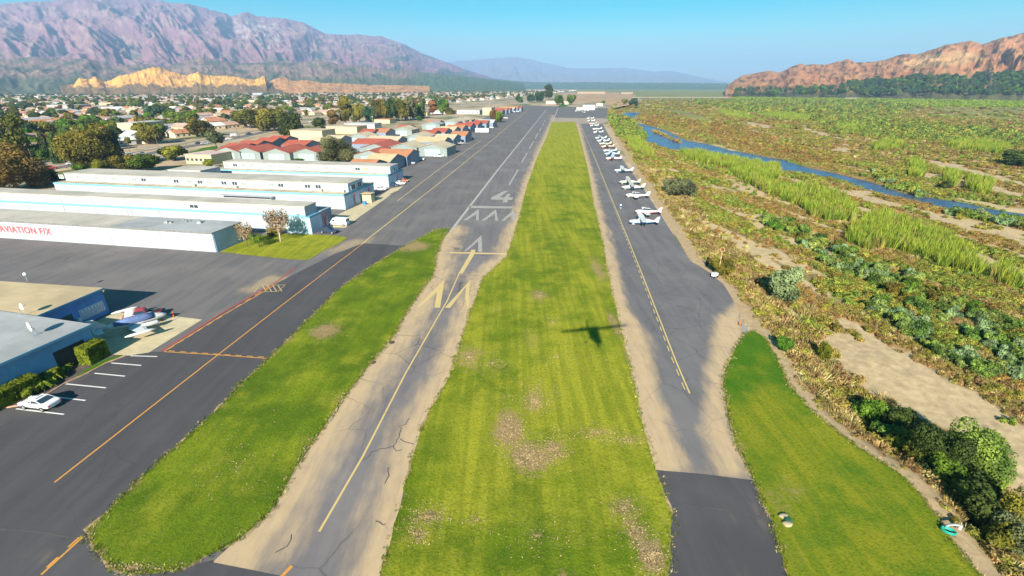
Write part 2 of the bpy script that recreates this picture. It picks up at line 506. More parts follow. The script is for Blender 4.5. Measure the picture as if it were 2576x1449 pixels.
concrete_m = M('pale_concrete', (0.52, 0.43, 0.27), 0.8, 0.12, 0.5, 'world')

# ------------------------------------------------------------------ valley floor out to the mountains
def polar(name, az0, az1, na, r0, r1, nr, zfun, mat, paint=None):
    az = np.linspace(R(az0), R(az1), na); rr = r0 * (r1 / r0) ** np.linspace(0, 1, nr)
    A, RR = np.meshgrid(az, rr)
    X = np.sin(A) * RR; Y = np.cos(A) * RR
    Z = zfun(X, Y)
    V = np.stack([X.ravel(), Y.ravel(), Z.ravel()], 1)
    i = (np.arange(nr - 1)[:, None] * na + np.arange(na - 1)[None]).ravel()
    F = np.stack([i, i + 1, i + na + 1, i + na], 1)[:, ::-1]
    me = np_mesh(name, V, F, [mat], smooth=True)
    if paint is not None:
        c = paint(X.ravel(), Y.ravel(), Z.ravel())
        at = me.color_attributes.new('paint', 'FLOAT_COLOR', 'POINT')
        at.data.foreach_set('color', np.concatenate([c, np.ones((len(c), 1))], 1).astype(np.float32).ravel())
    o = link(name, me); o['kind'] = 'structure'
    return o
def painted(name, rough=0.95, grain=0.3, gscale=0.7, dist=0.2, fleck=0.35):
    m, nt, bs = nodes(name)
    v = coords(nt, 'world')
    a = attr_n(nt, 'paint')
    n1 = noise_n(nt, v, gscale, 6, 0.7)
    c = mixc(nt, ramp(nt, n1, 0.3, 0.7, 0, fleck), a.outputs['Color'], (0.02, 0.02, 0.015), 'MIX')
    c = mixc(nt, ramp(nt, noise_n(nt, v, gscale * 3.1, 5, 0.7), 0.5, 0.75, 0, 0.5), c, mixc(nt, 0.5, a.outputs['Color'], (0.5, 0.4, 0.26)))
    nt.links.new(c, bs.inputs['Base Color'])
    bs.inputs['Roughness'].default_value = rough; bs.inputs['Specular IOR Level'].default_value = 0.1
    bump(nt, bs, n1, grain, dist)
    return m
def lerp3(c, k, col):
    k = np.clip(k, 0, 1)[:, None]
    return c * (1 - k) + np.array(col)[None] * k
FIELD_PX = [[(2205, 240), (2576, 233), (2900, 230), (2900, 285), (2576, 270), (2300, 268), (2180, 262), (2040, 255), (1842, 250), (1842, 240), (2000, 238)],
            [(1510, 205), (1650, 207), (1560, 214), (1470, 212)], [(1130, 212), (1330, 214), (1330, 218), (1150, 217)]]
def valley_paint(X, Y, Z):
    px, py = PX(X, Y, 0)
    c = np.tile(np.array([[0.55, 0.40, 0.26]]), (len(X), 1))
    n = N1.fbm(X / 60, Y / 60, 4); n2 = N2.fbm(X / 300, Y / 300, 3)
    c = lerp3(c, sstep(-0.05, 0.25, n), (0.16, 0.18, 0.06))
    c = lerp3(c, sstep(0.1, 0.4, N3.fbm(X / 25, Y / 25, 3)), (0.34, 0.31, 0.27))
    r = np.hypot(X, Y)
    c = lerp3(c, sstep(1800, 3200, r) * (0.7 + 0.3 * n2), (0.17, 0.22, 0.08))
    c = lerp3(c, sstep(0.1, 0.25, n2) * sstep(1800, 3200, r), (0.24, 0.26, 0.07))
    riv = sstep(0, 30, riverside(X, Y))
    c = lerp3(c, riv * 0.9, (0.28, 0.27, 0.07))
    c = lerp3(c, riv * sstep(0.0, 0.3, N1.fbm(X / 40 + Y / 200, Y / 120, 4)), (0.27, 0.20, 0.09))
    c = lerp3(c, riv * sstep(0.02, 0.3, N3.fbm(X / 50, Y / 50, 4)), (0.20, 0.27, 0.04))
    for f in FIELD_PX:
        k = inpoly(px + N2(X / 20, Y / 20) * 2, py, f)
        c[k] = np.array([0.26, 0.36, 0.03])
    return c
valley_m = painted('valley_ground', gscale=0.08, dist=0.6)
valley = polar('ground', -80, 80, 240, 8, 30000, 330, lambda X, Y: height(X, Y) - 0.05 - 1.6 * sstep(2, 12, riverside(X, Y)) * (1 - sstep(600, 690, np.hypot(X, Y))), valley_m, valley_paint)

# ------------------------------------------------------------------ river bed: sand bars, scrub, reeds
SAND_PX = [
    lz_([(560, 70), (640, 95), (760, 170), (860, 230), (1000, 300), (1080, 380), (1200, 420), (1400, 520), (1560, 620), (1721, 700), (1900, 800), (1900, 1100), (1640, 930), (1560, 760), (1400, 650), (1190, 610), (1080, 580), (980, 510), (900, 470), (820, 400), (740, 300), (650, 220), (570, 130)]),
    lz_([(1000, 330), (1160, 330), (1400, 450), (1600, 560), (1900, 760), (1900, 900), (1640, 640), (1400, 500), (1150, 400)]),
    [(2060, 838), (2160, 852), (2290, 902), (2420, 985), (2576, 1075), (2850, 1220), (2850, 1500), (2576, 1300), (2480, 1180), (2400, 1085), (2290, 1040), (2180, 960), (2090, 885)],
    lz_([(680, 0), (750, 20), (830, 70), (950, 130), (1080, 200), (1100, 230), (1040, 225), (930, 170), (820, 120), (740, 70), (650, 20)]),
    lz_([(1150, 320), (1360, 380), (1500, 440), (1640, 540), (1721, 600), (1900, 720), (1900, 800), (1721, 690), (1560, 600), (1400, 510), (1200, 410)]),
    rz_([(210, 110), (330, 140), (450, 190), (600, 215), (760, 205), (860, 215), (830, 240), (900, 270), (1050, 310), (1300, 380), (1420, 430), (1560, 470), (1740, 480), (1884, 550), (2100, 620), (2100, 680), (1884, 600), (1740, 520), (1500, 490), (1390, 450), (1280, 420), (1100, 345), (950, 330), (850, 300), (700, 245), (560, 235), (430, 180), (300, 150), (210, 140)]),
    rz_([(1480, 600), (1620, 650), (1750, 700), (1884, 760), (2100, 850), (2100, 960), (1884, 870), (1800, 820), (1660, 760), (1540, 690)]),
    rz_([(720, 350), (850, 390), (850, 405), (730, 385)]), rz_([(650, 600), (720, 640), (790, 670), (780, 685), (700, 655)]),
    rz_([(1150, -10), (1300, 10), (1500, 70), (1700, 100), (1884, 160), (2100, 220), (2100, 250), (1884, 190), (1700, 135), (1500, 92), (1350, 62)]),
    rz_([(1600, 120), (1750, 200), (1884, 240), (2100, 300), (2100, 350), (1884, 280), (1750, 230), (1600, 170)]),
    rz_([(430, 850), (550, 930), (560, 910), (470, 850)]),
    bigz([(340, 350), (480, 370), (620, 420), (560, 430), (400, 390)]), bigz([(1100, 440), (1250, 480), (1380, 520), (1500, 550), (1380, 540), (1200, 490)]),
    bigz([(1900, 660), (2100, 690), (2300, 740), (2576, 820), (2800, 880), (2800, 910), (2576, 842), (2300, 775), (2050, 715)]), bigz([(2300, 820), (2576, 900), (2800, 960), (2576, 920), (2350, 870)]),
    bigz([(340, 590), (470, 610), (600, 640), (430, 630), (350, 610)]), bigz([(760, 420), (900, 440), (1050, 470), (900, 465)]),
    bigz([(1370, 595), (1500, 600), (1480, 625), (1390, 612)]), bigz([(1030, 760), (1180, 810), (1300, 860), (1400, 880), (1250, 870), (1100, 810)]),
]
ORANGE_PX = [bigz([(1980, 330), (2350, 325), (2900, 320), (2900, 430), (2500, 430), (2200, 400), (2000, 380)])]
BROWN_PX = [bigz([(130, 380), (300, 400), (560, 440), (850, 480), (1100, 560), (1300, 600), (1450, 690), (1250, 700), (900, 620), (700, 580), (450, 470), (200, 450)])]
def bands(X, Y):
    """vegetation bands that follow the flow of the river"""
    s_ = X * .17 - Y * .985; t_ = X * .985 + Y * .17
    return N1.fbm(s_ / 60, t_ / 10, 4) * 1.25, N3.fbm(s_ / 75 + 7, t_ / 9, 4) * 1.25
def bed_paint(X, Y, Z):
    px, py = PX(X, Y, -4.0)
    wob = np.minimum(9, 700 / np.maximum(np.hypot(X, Y), 20))
    a = N1.fbm(X / 4, Y / 4, 4) * wob * 2.0; b = N2.fbm(X / 4, Y / 4, 4) * wob * 2.0
    qx, qy = px + a * 1.5, py + b
    c = np.tile(np.array([[0.22, 0.165, 0.065]]), (len(X), 1))
    st, sd_ = bands(X, Y)
    c = lerp3(c, sstep(0.0, 0.3, st), (0.36, 0.21, 0.07))
    c = lerp3(c, sstep(0.02, 0.3, -st), (0.24, 0.27, 0.04))
    c = lerp3(c, sstep(0.13, 0.26, sd_), (0.55, 0.41, 0.23))
    for p in BROWN_PX: c[inpoly(qx, qy, p)] = (0.24, 0.14, 0.03)
    for p in ORANGE_PX: c[inpoly(qx, qy, p)] = (0.30, 0.19, 0.09)
    sand = np.zeros(len(X), bool)
    for p in SAND_PX: sand |= inpoly(qx, qy, p)
    k = 0.85 + 0.3 * N2.fbm(X / 1.5, Y / 1.5, 3)
    c[sand] = np.array([0.62, 0.46, 0.27])[None] * k[sand][:, None]
    ins = inpoly(X, Y, ISLE); c[ins] = (0.28, 0.2, 0.08)
    d = riverside(X, Y)
    c = lerp3(c, (1 - sstep(1.0, 4.5, d + 1.6 * N1.fbm(X / 3, Y / 3, 3))) * (d > -3), (0.46, 0.33, 0.19))
    wd = segdist(X, Y, WATER + WATER[:1]); c = lerp3(c, (1 - sstep(1.5, 5, wd)) * 0.8 * (0.5 + N2(X / 5, Y / 5)), (0.10, 0.16, 0.02))
    return c
bed_m = painted('riverbed_ground', gscale=0.9, dist=0.25, fleck=0.3)
def bed_z(X, Y):
    return np.where(riverside(X, Y) > -1.5, height(X, Y), -3.0)
bed = polar('riverbed', 0.5, 66, 470, 24, 690, 420, bed_z, bed_m, bed_paint)

m, nt, bs = nodes('river_water')
v = coords(nt, 'world', (1, 1, 1))
nt.links.new(mixc(nt, ramp(nt, noise_n(nt, v, 0.12, 4, 0.6), 0.4, 0.65), (0.03, 0.055, 0.13), (0.06, 0.10, 0.19)), bs.inputs['Base Color'])
bs.inputs['Roughness'].default_value = 0.25; bs.inputs['IOR'].default_value = 1.33; bs.inputs['Specular IOR Level'].default_value = 0.35
bump(nt, bs, noise_n(nt, v, 1.4, 4, 0.6), 0.5, 0.08)
water = sheet('river', [G(a, b, -4.0) for a, b in [(1480, 262), (1640, 262), (1700, 300), (1850, 355), (2050, 400), (2300, 465), (2600, 515), (2900, 560), (2900, 640), (2576, 585), (2300, 528), (2050, 455), (1850, 415), (1640, 388), (1590, 350), (1560, 305)]], -4.42, m)

# ------------------------------------------------------------------ pavements
def runway_sand(L, Rr, wl, wr):
    L, Rr = Gs(L), Gs(Rr)
    def f(X, Y):
        a = np.clip(1.0 - segdist(X, Y, L) / wl, 0, 1); b = np.clip(1.0 - segdist(X, Y, Rr) / wr, 0, 1)
        return np.maximum(a, b) * 1.15
    return f
RL = [(430, 1600), (540, 1410), (660, 1300), (735, 1180), (830, 1040), (920, 930), (985, 850), (1040, 760), (1090, 690), (1095, 650), (1115, 600), (1135, 578)]
RR_ = [(900, 1600), (957, 1449), (985, 1370), (1020, 1210), (1075, 1040), (1130, 950), (1155, 870), (1185, 780), (1215, 700), (1275, 645), (1300, 570), (1325, 470), (1350, 400), (1375, 345), (1389, 305), (1394, 290)]
apron_px = [(-900, 2100), (-700, 1200), (-400, 600), (-300, 560), (0, 560), (545, 600), (640, 560), (870, 470), (1010, 410), (1100, 340), (1250, 285), (1275, 268), (1330, 266), (1420, 268), (1530, 272),
            (1534, 300), (1500, 304), (1447, 306), (1389, 306), (1300, 580), (1200, 760), (1100, 1000), (940, 1480), (820, 2100)]
apron = sheet('apron', Gs(apron_px), 0.0, apron_asphalt, 3.0, lambda X, Y: {'sand': np.maximum.reduce([
    1.3 * soft([(760, 655), (770, 640), (875, 600), (915, 612), (760, 700), (640, 730), (560, 720), (690, 660)], X, Y, 5) * (0.5 + 0.55 * np.sin((X * .35 + Y) * 1.15 + 2 * N2(X / 6, Y / 6))),
    0.3 * soft([(900, 590), (1030, 600), (1060, 640), (940, 640)], X, Y, 4)])})
dk = sheet('taxiway', jitter_line(Gs([(-700, 1500), (-300, 1150), (60, 905), (330, 890), (412, 884), (600, 762), (720, 700), (840, 640), (912, 612), (1050, 620), (1000, 700), (860, 820), (640, 1080), (300, 1330), (300, 1460), (560, 1405), (760, 1462), (800, 2100), (-600, 2100)]), 2.0, 0.1, 5),
           0.012, new_asphalt, 2.0, lambda X, Y: {'sand': 0.25 * soft([(0, 1330), (230, 1345), (260, 1449), (60, 1449)], X, Y, 4)})
rs = runway_sand(RL, RR_, 7.6, 5.2)
runway = sheet('runway', jitter_line(Gs(RL + [(1372, 275)] + RR_[::-1][0:]), 1.5, 0.12, 8), 0.024, old_asphalt, 1.0,
               lambda X, Y: {'sand': np.where(Y < 130, rs(X, Y), np.clip(1.1 - segdist(X, Y, Gs(RR_)) / 4.0, 0, 1))})
end_px = [(430, 1500), (525, 1413), (640, 1436), (720, 1452), (940, 1500), (900, 1650), (300, 1650)]
rend = sheet('runway_entry', jitter_line(Gs(end_px), 1.5, 0.06, 9), 0.034, new_asphalt, 2.0, lambda X, Y: {'sand': 0.1 * X})
TL = [(1447, 300), (1460, 350), (1480, 430), (1495, 520), (1515, 600), (1530, 690), (1550, 780), (1575, 880), (1595, 960), (1615, 1060), (1635, 1140), (1655, 1200), (1690, 1290), (1684, 1380), (1660, 1480)]
TRt = [(1990, 1480), (1940, 1310), (1893, 1200), (1850, 1110), (1828, 1030), (1818, 970), (1825, 930), (1850, 880), (1868, 845), (1865, 810), (1850, 765), (1820, 715), (1780, 682), (1735, 655), (1700, 600), (1665, 545), (1622, 480), (1562, 395), (1512, 305), (1508, 300)]
def ramp_sand(X, Y):
    s = np.maximum(soft([(1550, 720), (1580, 770), (1632, 850), (1655, 980), (1690, 1080), (1720, 1160), (1735, 1190), (1640, 1190), (1600, 1100), (1580, 950), (1550, 830)], X, Y, 3.0),
                   soft([(1800, 800), (1860, 760), (1875, 850), (1830, 960), (1850, 1100), (1900, 1210), (1800, 1195), (1768, 1080), (1785, 900)], X, Y, 3.5))
    return np.maximum(s, np.clip(1.2 - segdist(X, Y, Gs(TL)) / 3.2, 0, 1)) * 1.1
ramp_sheet = sheet('parallel_taxiway', jitter_line(Gs(TL + TRt), 1.5, 0.15, 11), 0.018, taxi_asphalt, 1.2, lambda X, Y: {'sand': ramp_sand(X, Y)})
rp2 = sheet('taxiway_resurfaced', jitter_line(Gs([(1648, 1183), (1770, 1193), (1893, 1208), (1940, 1310), (1990, 1460), (2030, 1600), (1640, 1600), (1662, 1460), (1684, 1380), (1690, 1290)]), 1.5, 0.05, 12), 0.030, new_asphalt, 2.0,
            lambda X, Y: {'sand': 0.12 + 0 * X})
gap = sheet('dirt_path', jitter_line(Gs([(1385, 296), (1530, 298), (1534, 306), (1515, 311), (1447, 311), (1385, 311)]), 3, 0.5, 13), 0.03, M('pale_path', (0.34, 0.27, 0.21), 0.9, 0.15, 0.3, 'world'))

# ------------------------------------------------------------------ grass
ISL = [(223, 1331), (305, 1250), (382, 1179), (474, 1096), (541, 1035), (610, 965), (675, 903), (740, 840), (800, 780), (860, 722), (940, 667), (1010, 624), (1060, 598), (1095, 577), (1131, 574),
       (1115, 600), (1098, 640), (1092, 690), (1040, 760), (985, 850), (920, 930), (846, 1026), (812, 1081), (745, 1175), (718, 1226), (677, 1287), (633, 1335), (575, 1368), (504, 1406), (474, 1426), (389, 1443), (325, 1445), (271, 1421), (237, 1382)]
def dry_field(bl, X, Y):
    d = np.zeros(len(X))
    for b in bl: d = np.maximum(d, (b[4] if len(b) > 4 else 1.0) * blob(*b[:4], X, Y))
    return d
def edge_dry(poly, X, Y, w=1.2, k=0.75):
    return k * np.clip(1 - segdist(X, Y, list(poly) + [poly[0]]) / w, 0, 1)
isl_poly = jitter_line(Gs(ISL), 0.8, 0.35, 21)
verge = sheet('grass_verge', [(x, y) for x, y in jitter_line(Gs(ISL), 0.8, 0.9, 22)], 0.045, dirt_m)
isl = sheet('grass_island', isl_poly, 0.06, grass_m, 1.0, lambda X, Y: {
    'yel': np.clip(0.25 + 0.6 * N1.fbm(X / 6, Y / 6, 3) + 0.3 * blob(450, 1250, 90, 60, X, Y), 0, 1),
    'dry': np.maximum(.12 + edge_dry(isl_poly, X, Y) * (0.6 + N2(X / 3, Y / 3)), dry_field([(820, 830, 50, 28, 1.1), (1035, 620, 55, 18, 1.3), (860, 1010, 40, 40, .7), (770, 1140, 30, 40, .7), (330, 1430, 150, 22, .8), (1100, 582, 20, 8, .8), (760, 760, 60, 20, .4), (330, 1290, 60, 30, .35), (720, 940, 100, 60, .3)], X, Y))})
SW = jitter_line(Gs([(1389, 307), (1447, 307)] + TL[1:-1] + [(1660, 1700), (860, 1700)] + RR_[:-2][0:]), 0.9, 0.45, 23)
verge2 = sheet('grass_verge', jitter_line(Gs([(1387, 306), (1449, 306)] + TL[1:-1] + [(1660, 1700), (860, 1700)] + RR_[:-2]), 0.9, 1.0, 24), 0.046, dirt_m)
centre = sheet('grass_strip', SW, 0.062, grass_m, 0.9, lambda X, Y: {
    'yel': np.clip(0.58 + 0.6 * N1.fbm(X / 7, Y / 16, 3) + 0.5 * sstep(90, 400, Y) + 0.45 * blob(1440, 980, 130, 150, X, Y) + 0.4 * blob(1190, 1120, 90, 120, X, Y) - 0.5 * blob(1350, 1400, 260, 90, X, Y), 0, 1.2),
    'dry': np.maximum(edge_dry(SW, X, Y, 1.3, 0.8) * (0.5 + N2(X / 3, Y / 3)) * (Y < 140), dry_field([
        (1330, 1150, 420, 330, .22), (1420, 760, 170, 200, .2), (1280, 1080, 48, 60, 1.35), (1345, 1010, 40, 55, 1.0), (1330, 1150, 75, 50, 1.25), (1390, 1130, 55, 50, .9), (1180, 900, 50, 35, .95), (1240, 915, 60, 40, .6), (1355, 745, 35, 20, 1.1), (1440, 740, 40, 18, .5), (1255, 775, 25, 14, .8), (1215, 815, 30, 15, .6),
        (1080, 1300, 70, 40, .85), (1050, 1345, 45, 40, .75), (1400, 1000, 60, 50, .6), (1500, 1090, 90, 30, .8), (1580, 1110, 60, 25, .7), (1230, 1000, 130, 25, .55), (1570, 1280, 60, 50, .85), (1600, 1340, 50, 60, .9), (1640, 1400, 45, 60, 1.3), (1390, 810, 40, 30, .6), (1335, 850, 40, 40, .6),
        (1505, 680, 24, 40, 1.1), (1545, 815, 18, 45, 1.3), (1270, 1240, 30, 20, .6), (1200, 1310, 20, 10, .8), (1350, 1350, 60, 60, .5), (1420, 1440, 30, 20, 1.0), (1160, 1400, 40, 40, .6), (1490, 650, 60, 30, .4), (1200, 740, 50, 20, .4), (1370, 600, 70, 50, .3)], X, Y)) - 1.6 * blob(1358, 1070, 32, 30, X, Y)})
LW = [(1866, 848), (1880, 838), (1898, 834), (1925, 852), (1955, 902), (1985, 967), (2040, 1032), (2110, 1092), (2200, 1153), (2278, 1203), (2326, 1262), (2376, 1333), (2426, 1398), (2470, 1453), (2630, 1662), (2050, 1662), (1987, 1460),
      (1940, 1310), (1895, 1205), (1850, 1110), (1830, 1030), (1820, 970), (1827, 930), (1850, 880)]
lw_poly = jitter_line(Gs(LW), 0.8, 0.3, 25)
verge3 = sheet('grass_verge', jitter_line(Gs(LW), 0.8, 0.8, 26), 0.045, dirt_m)
lawn = sheet('lawn', lw_poly, 0.07, lawn_m, 0.9, lambda X, Y: {
    'yel': np.clip(0.1 + 0.7 * N1.fbm(X / 5, Y / 5, 3) + 0.7 * sstep(60, 44, Y) + 0.3 * blob(1980, 1090, 80, 60, X, Y), 0, 1.1),
    'dry': np.maximum(edge_dry(lw_poly, X, Y, 0.9, 0.6) * (0.5 + N2(X / 3, Y / 3)), dry_field([(1990, 1230, 60, 50, .75), (1950, 1260, 40, 50, .7), (2000, 1390, 30, 50, .7), (2220, 1280, 50, 60, .35), (1865, 1120, 20, 50, .8), (2080, 1090, 60, 20, .4)], X, Y))})
YD = [(552, 634), (600, 612), (640, 598), (690, 588), (775, 590), (835, 592), (876, 597), (850, 615), (812, 632), (776, 654), (730, 653), (640, 644)]
yd_poly = jitter_line(Gs(YD), 0.8, 0.2, 27)
yard = sheet('hangar_lawn', yd_poly, 0.06, grass_m, 1.2, lambda X, Y: {'yel': 0.75 + 0 * X, 'dry': edge_dry(yd_poly, X, Y, 0.8, 0.7)})
# ------------------------------------------------------------------ painted markings
def mark(name, px, z, mat, parent):
    return sheet(name, Gs(px), z, mat, None, None, parent, None)
def pline(name, px, w, z, mat, parent, n=1):
    pts = Gs(px)
    return strip(name, pts, w, z, mat, parent)
aw = lambda pts: T(pts, 1006.2, 503.1, 0.20833)
fw = lambda pts: T(pts, 1106.9, 281.75, 0.20365)
pline('edge_line', [(1133, 582), (1137.4, 576.8), (1253.5, 426), (1369.6, 281.7), (1374, 276)], 0.75, 0.034, edge_p, runway)
pline('edge_line', [(1391, 305), (1400, 281.7), (1404, 272)], 1.1, 0.034, edge_p, runway)
for a, b in (((965, 715), (853, 903)), ((1078, 505), (1010, 625)), ((1155, 365), (1107, 450)), ((1208, 265), (1177, 328)), ((1250, 195), (1229, 238)), ((1282, 140), (1266, 165)), ((1302, 95), (1290, 118))):
    pline('centre_dash', fw([a, b]), 0.75, 0.034, white_p, runway)
mark('threshold_bar', aw([(845, 70), (1360, 80), (1355, 103), (835, 98)]), 0.034, white_p, runway)
for pts in ([(955, 113), (950, 248), (918, 248), (922, 172), (800, 248), (768, 245), (930, 125)], [(1160, 115), (1185, 250), (1150, 250), (1145, 167), (1020, 250), (985, 248), (1135, 130)], [(1370, 122), (1392, 255), (1368, 255), (1352, 180), (1250, 255), (1220, 252), (1345, 143)]):
    mark('threshold_arrow', aw(pts), 0.034, white_p, runway)
mark('displaced_arrow', aw([(985, 425), (994, 626), (945, 626), (942, 500), (800, 620), (768, 625), (935, 470)]), 0.034, white_p, runway)
mark('runway_number', fw([(795, 975), (840, 977), (735, 1055), (795, 1056), (830, 1013), (873, 1013), (853, 1054), (905, 1056), (890, 1087), (842, 1086), (828, 1119), (770, 1117), (783, 1084), (627, 1082), (640, 1052)]), 0.034, white_p, runway)
mark('hold_bar', aw([(595, 628), (1302, 645), (1290, 661), (605, 645)]), 0.036, yellow_p, runway)
mark('yellow_dash', aw([(862, 602), (912, 602), (900, 655), (755, 892), (708, 888), (845, 650)]), 0.040, yellow_p, runway)
mark('yellow_chevron', aw([(540, 955), (485, 1302), (418, 1302), (448, 1110), (235, 1295), (205, 1290), (520, 975)]), 0.034, yellow_p, runway)
mark('yellow_chevron', aw([(860, 958), (838, 1060), (832, 1300), (812, 1300), (790, 1200), (795, 1050), (605, 1305), (541, 1302)]), 0.034, yellow_p, runway)
pline('centre_line', [(1155, 688), (1125, 757), (1020, 940), (912, 1150), (803, 1338)], 0.22, 0.034, pale_yellow_p, runway)
pline('centre_line', [(735, 1424), (690, 1470), (650, 1530)], 0.3, 0.046, orange_p, rend)
pline('centre_line', [(137, 1214), (342, 1054), (548, 893), (730, 752), (910, 615)], 0.2, 0.024, orange_p, dk)
pline('centre_line', [(910, 615), (930, 597), (1000, 543), (1106.9, 458.9), (1247.4, 344.9), (1290, 308), (1330, 275)], 0.32, 0.014, pale_yellow_p, apron)
pline('edge_line', [(1000, 505), (1106.9, 424), (1160, 387), (1212.8, 352)], 0.28, 0.014, pale_yellow_p, apron)
pline('boundary_line', [(405, 884), (560, 786), (640, 741), (700, 706), (742, 674)], 0.3, 0.026, red_p, dk)
pline('hold_line', [(413, 884), (560, 793), (640, 748), (690, 718)], 0.18, 0.027, orange_p, dk)
for i in range(11):
    t = i / 11.0; a = (424 + (690 - 424) * t, 880 + (716 - 880) * t + 2)
    pline('hold_dash', [(a[0], a[1] - 4), (a[0] + 13, a[1] - 12)], 0.26, 0.028, orange_p, dk)
pline('hold_line', [(413, 885), (548, 893), (672, 902)], 0.17, 0.027, orange_p, dk)
for i in range(9):
    x = 425 + i * 28
    pline('hold_dash', [(x, 882 + (x - 413) * 0.066), (x + 15, 883 + (x - 413) * 0.066)], 0.16, 0.028, orange_p, dk)
pline('hold_line', [(640, 735), (652, 717), (718, 717), (700, 733), (650, 735)], 0.16, 0.027, yellow_p, dk)
for k in (660, 673, 686, 699):
    pline('hatch_bar', [(k, 718), (k + 10, 733)], 0.16, 0.027, yellow_p, dk)
for (a, b) in (((212, 1348), (104, 1446)), ((200, 1352), (172, 1377)), ((146, 1402), (118, 1428))):
    pline('hold_line', [a, b], 0.2, 0.026, orange_p, dk)
z4 = lambda p: (p[0] / 2.229 / 1.4907, (950 + p[1] / 2.229) / 1.4907)
for a, b in (((1090, 857), (1315, 864)), ((930, 917), (1180, 938)), ((790, 1003), (1045, 1028)), ((550, 1092), (885, 1125)), ((420, 1196), (715, 1231)), ((135, 1300), (535, 1347))):
    pline('parking_line', [z4(a), z4(b)], 0.2, 0.026, stall_p, dk)
tl = [(1462, 316), (1500, 405), (1540, 503), (1581, 604), (1620, 702), (1666, 820), (1700, 908), (1735, 990)]
pline('centre_line', tl, 0.2, 0.028, pale_yellow_p, ramp_sheet)
tlw = Gs(tl); acc = 0
for (x1, y1), (x2, y2) in zip(tlw[:-1], tlw[1:]):
    L = math.hypot(x2 - x1, y2 - y1); t = (-acc) % 3.2
    while t < L:
        if y1 + (y2 - y1) * t / L < 300:
            q = [(x1 + (x2 - x1) * (t + s) / L - 0.42, y1 + (y2 - y1) * (t + s) / L) for s in (0, 1.6)]
            strip('dash_line', q, 0.14, 0.029, pale_yellow_p, ramp_sheet)
        t += 3.2
    acc += L
# sealed cracks and skid marks
tar = M('crack_sealant', (0.09, 0.08, 0.075), 0.7, 0.2)
for pts in ([(915, 1156), (935, 1140), (960, 1128), (985, 1124), (998, 1108), (1010, 1085), (1006, 1070), (1022, 1068), (1030, 1050)], [(1008, 1105), (1025, 1115), (1045, 1118)], [(985, 1124), (1000, 1135), (1012, 1133)],
            [(975, 1180), (980, 1195), (970, 1215)], [(830, 1060), (845, 1040), (850, 1020)], [(1130, 694), (1165, 697), (1210, 692)], [(1150, 616), (1240, 618)], [(945, 1310), (975, 1325)], [(700, 1390), (720, 1375), (735, 1345)]):
    strip('sealed_crack', jitter_line(Gs(pts), 0.4, 0.5, 31, False, 1.2), 0.11, 0.030, tar, runway)
strip('sealed_crack', jitter_line(Gs([(0, 1330), (120, 1342), (222, 1358)]), 0.6, 0.2, 33, False), 0.15, 0.02, tar, dk)
strip('sealed_crack', jitter_line(Gs([(1660, 1262), (1760, 1275), (1925, 1302)]), 0.6, 0.2, 34, False), 0.12, 0.04, tar, rp2)
# manholes and drain lids
iron = M('rusted_iron', (0.09, 0.06, 0.045), 0.7, 0.2)
for x, y, w in ((986, 862, 'upper'), (938, 912, 'lower')):
    b = MB(); b.prism([(0.45 * math.cos(t * math.pi / 8), 0.45 * math.sin(t * math.pi / 8)) for t in range(16)], 0, 0.035); b.prism([(0.3 * math.cos(t * math.pi / 8), 0.3 * math.sin(t * math.pi / 8)) for t in range(16)], 0.035, 0.05)
    g = G(x, y); tag(b.build('drain_cover', iron, None, (*g, 0.02)), 'rusty round drain cover on the runway shoulder, the %s one of two' % w, 'drain cover', 'drain covers beside the grass island')

# ------------------------------------------------------------------ mountains
def rock_mat(name, gs=0.004):
    m, nt, bs = nodes(name)
    v = coords(nt, 'world')
    a = attr_n(nt, 'paint')
    c = mixc(nt, ramp(nt, noise_n(nt, v, gs, 8, 0.7, 1.0), 0.35, 0.65, 0, 0.32), a.outputs['Color'], sc((0.05, 0.045, 0.03), 1))
    c = mixc(nt, ramp(nt, noise_n(nt, v, gs * 2.3, 8, 0.75, 2.0), 0.56, 0.72, 0, 0.4), c, (0.42, 0.31, 0.24))
    nt.links.new(c, bs.inputs['Base Color']); bs.inputs['Roughness'].default_value = 0.95; bs.inputs['Specular IOR Level'].default_value = 0.05
    bump(nt, bs, noise_n(nt, v, gs * 4, 8, 0.7), 0.8, 9)
    return m
rock = rock_mat('mountain_rock')
rock_near = rock_mat('hill_rock', 0.012)
def sky_dir(x, y):
    u = (x - 1288) / FPX; v = -(y - 724.5) / FPX
    d = (u, cp + v * sp, -sp + v * cp)
    hl = math.hypot(d[0], d[1])
    return math.atan2(d[0], d[1]), d[2] / hl
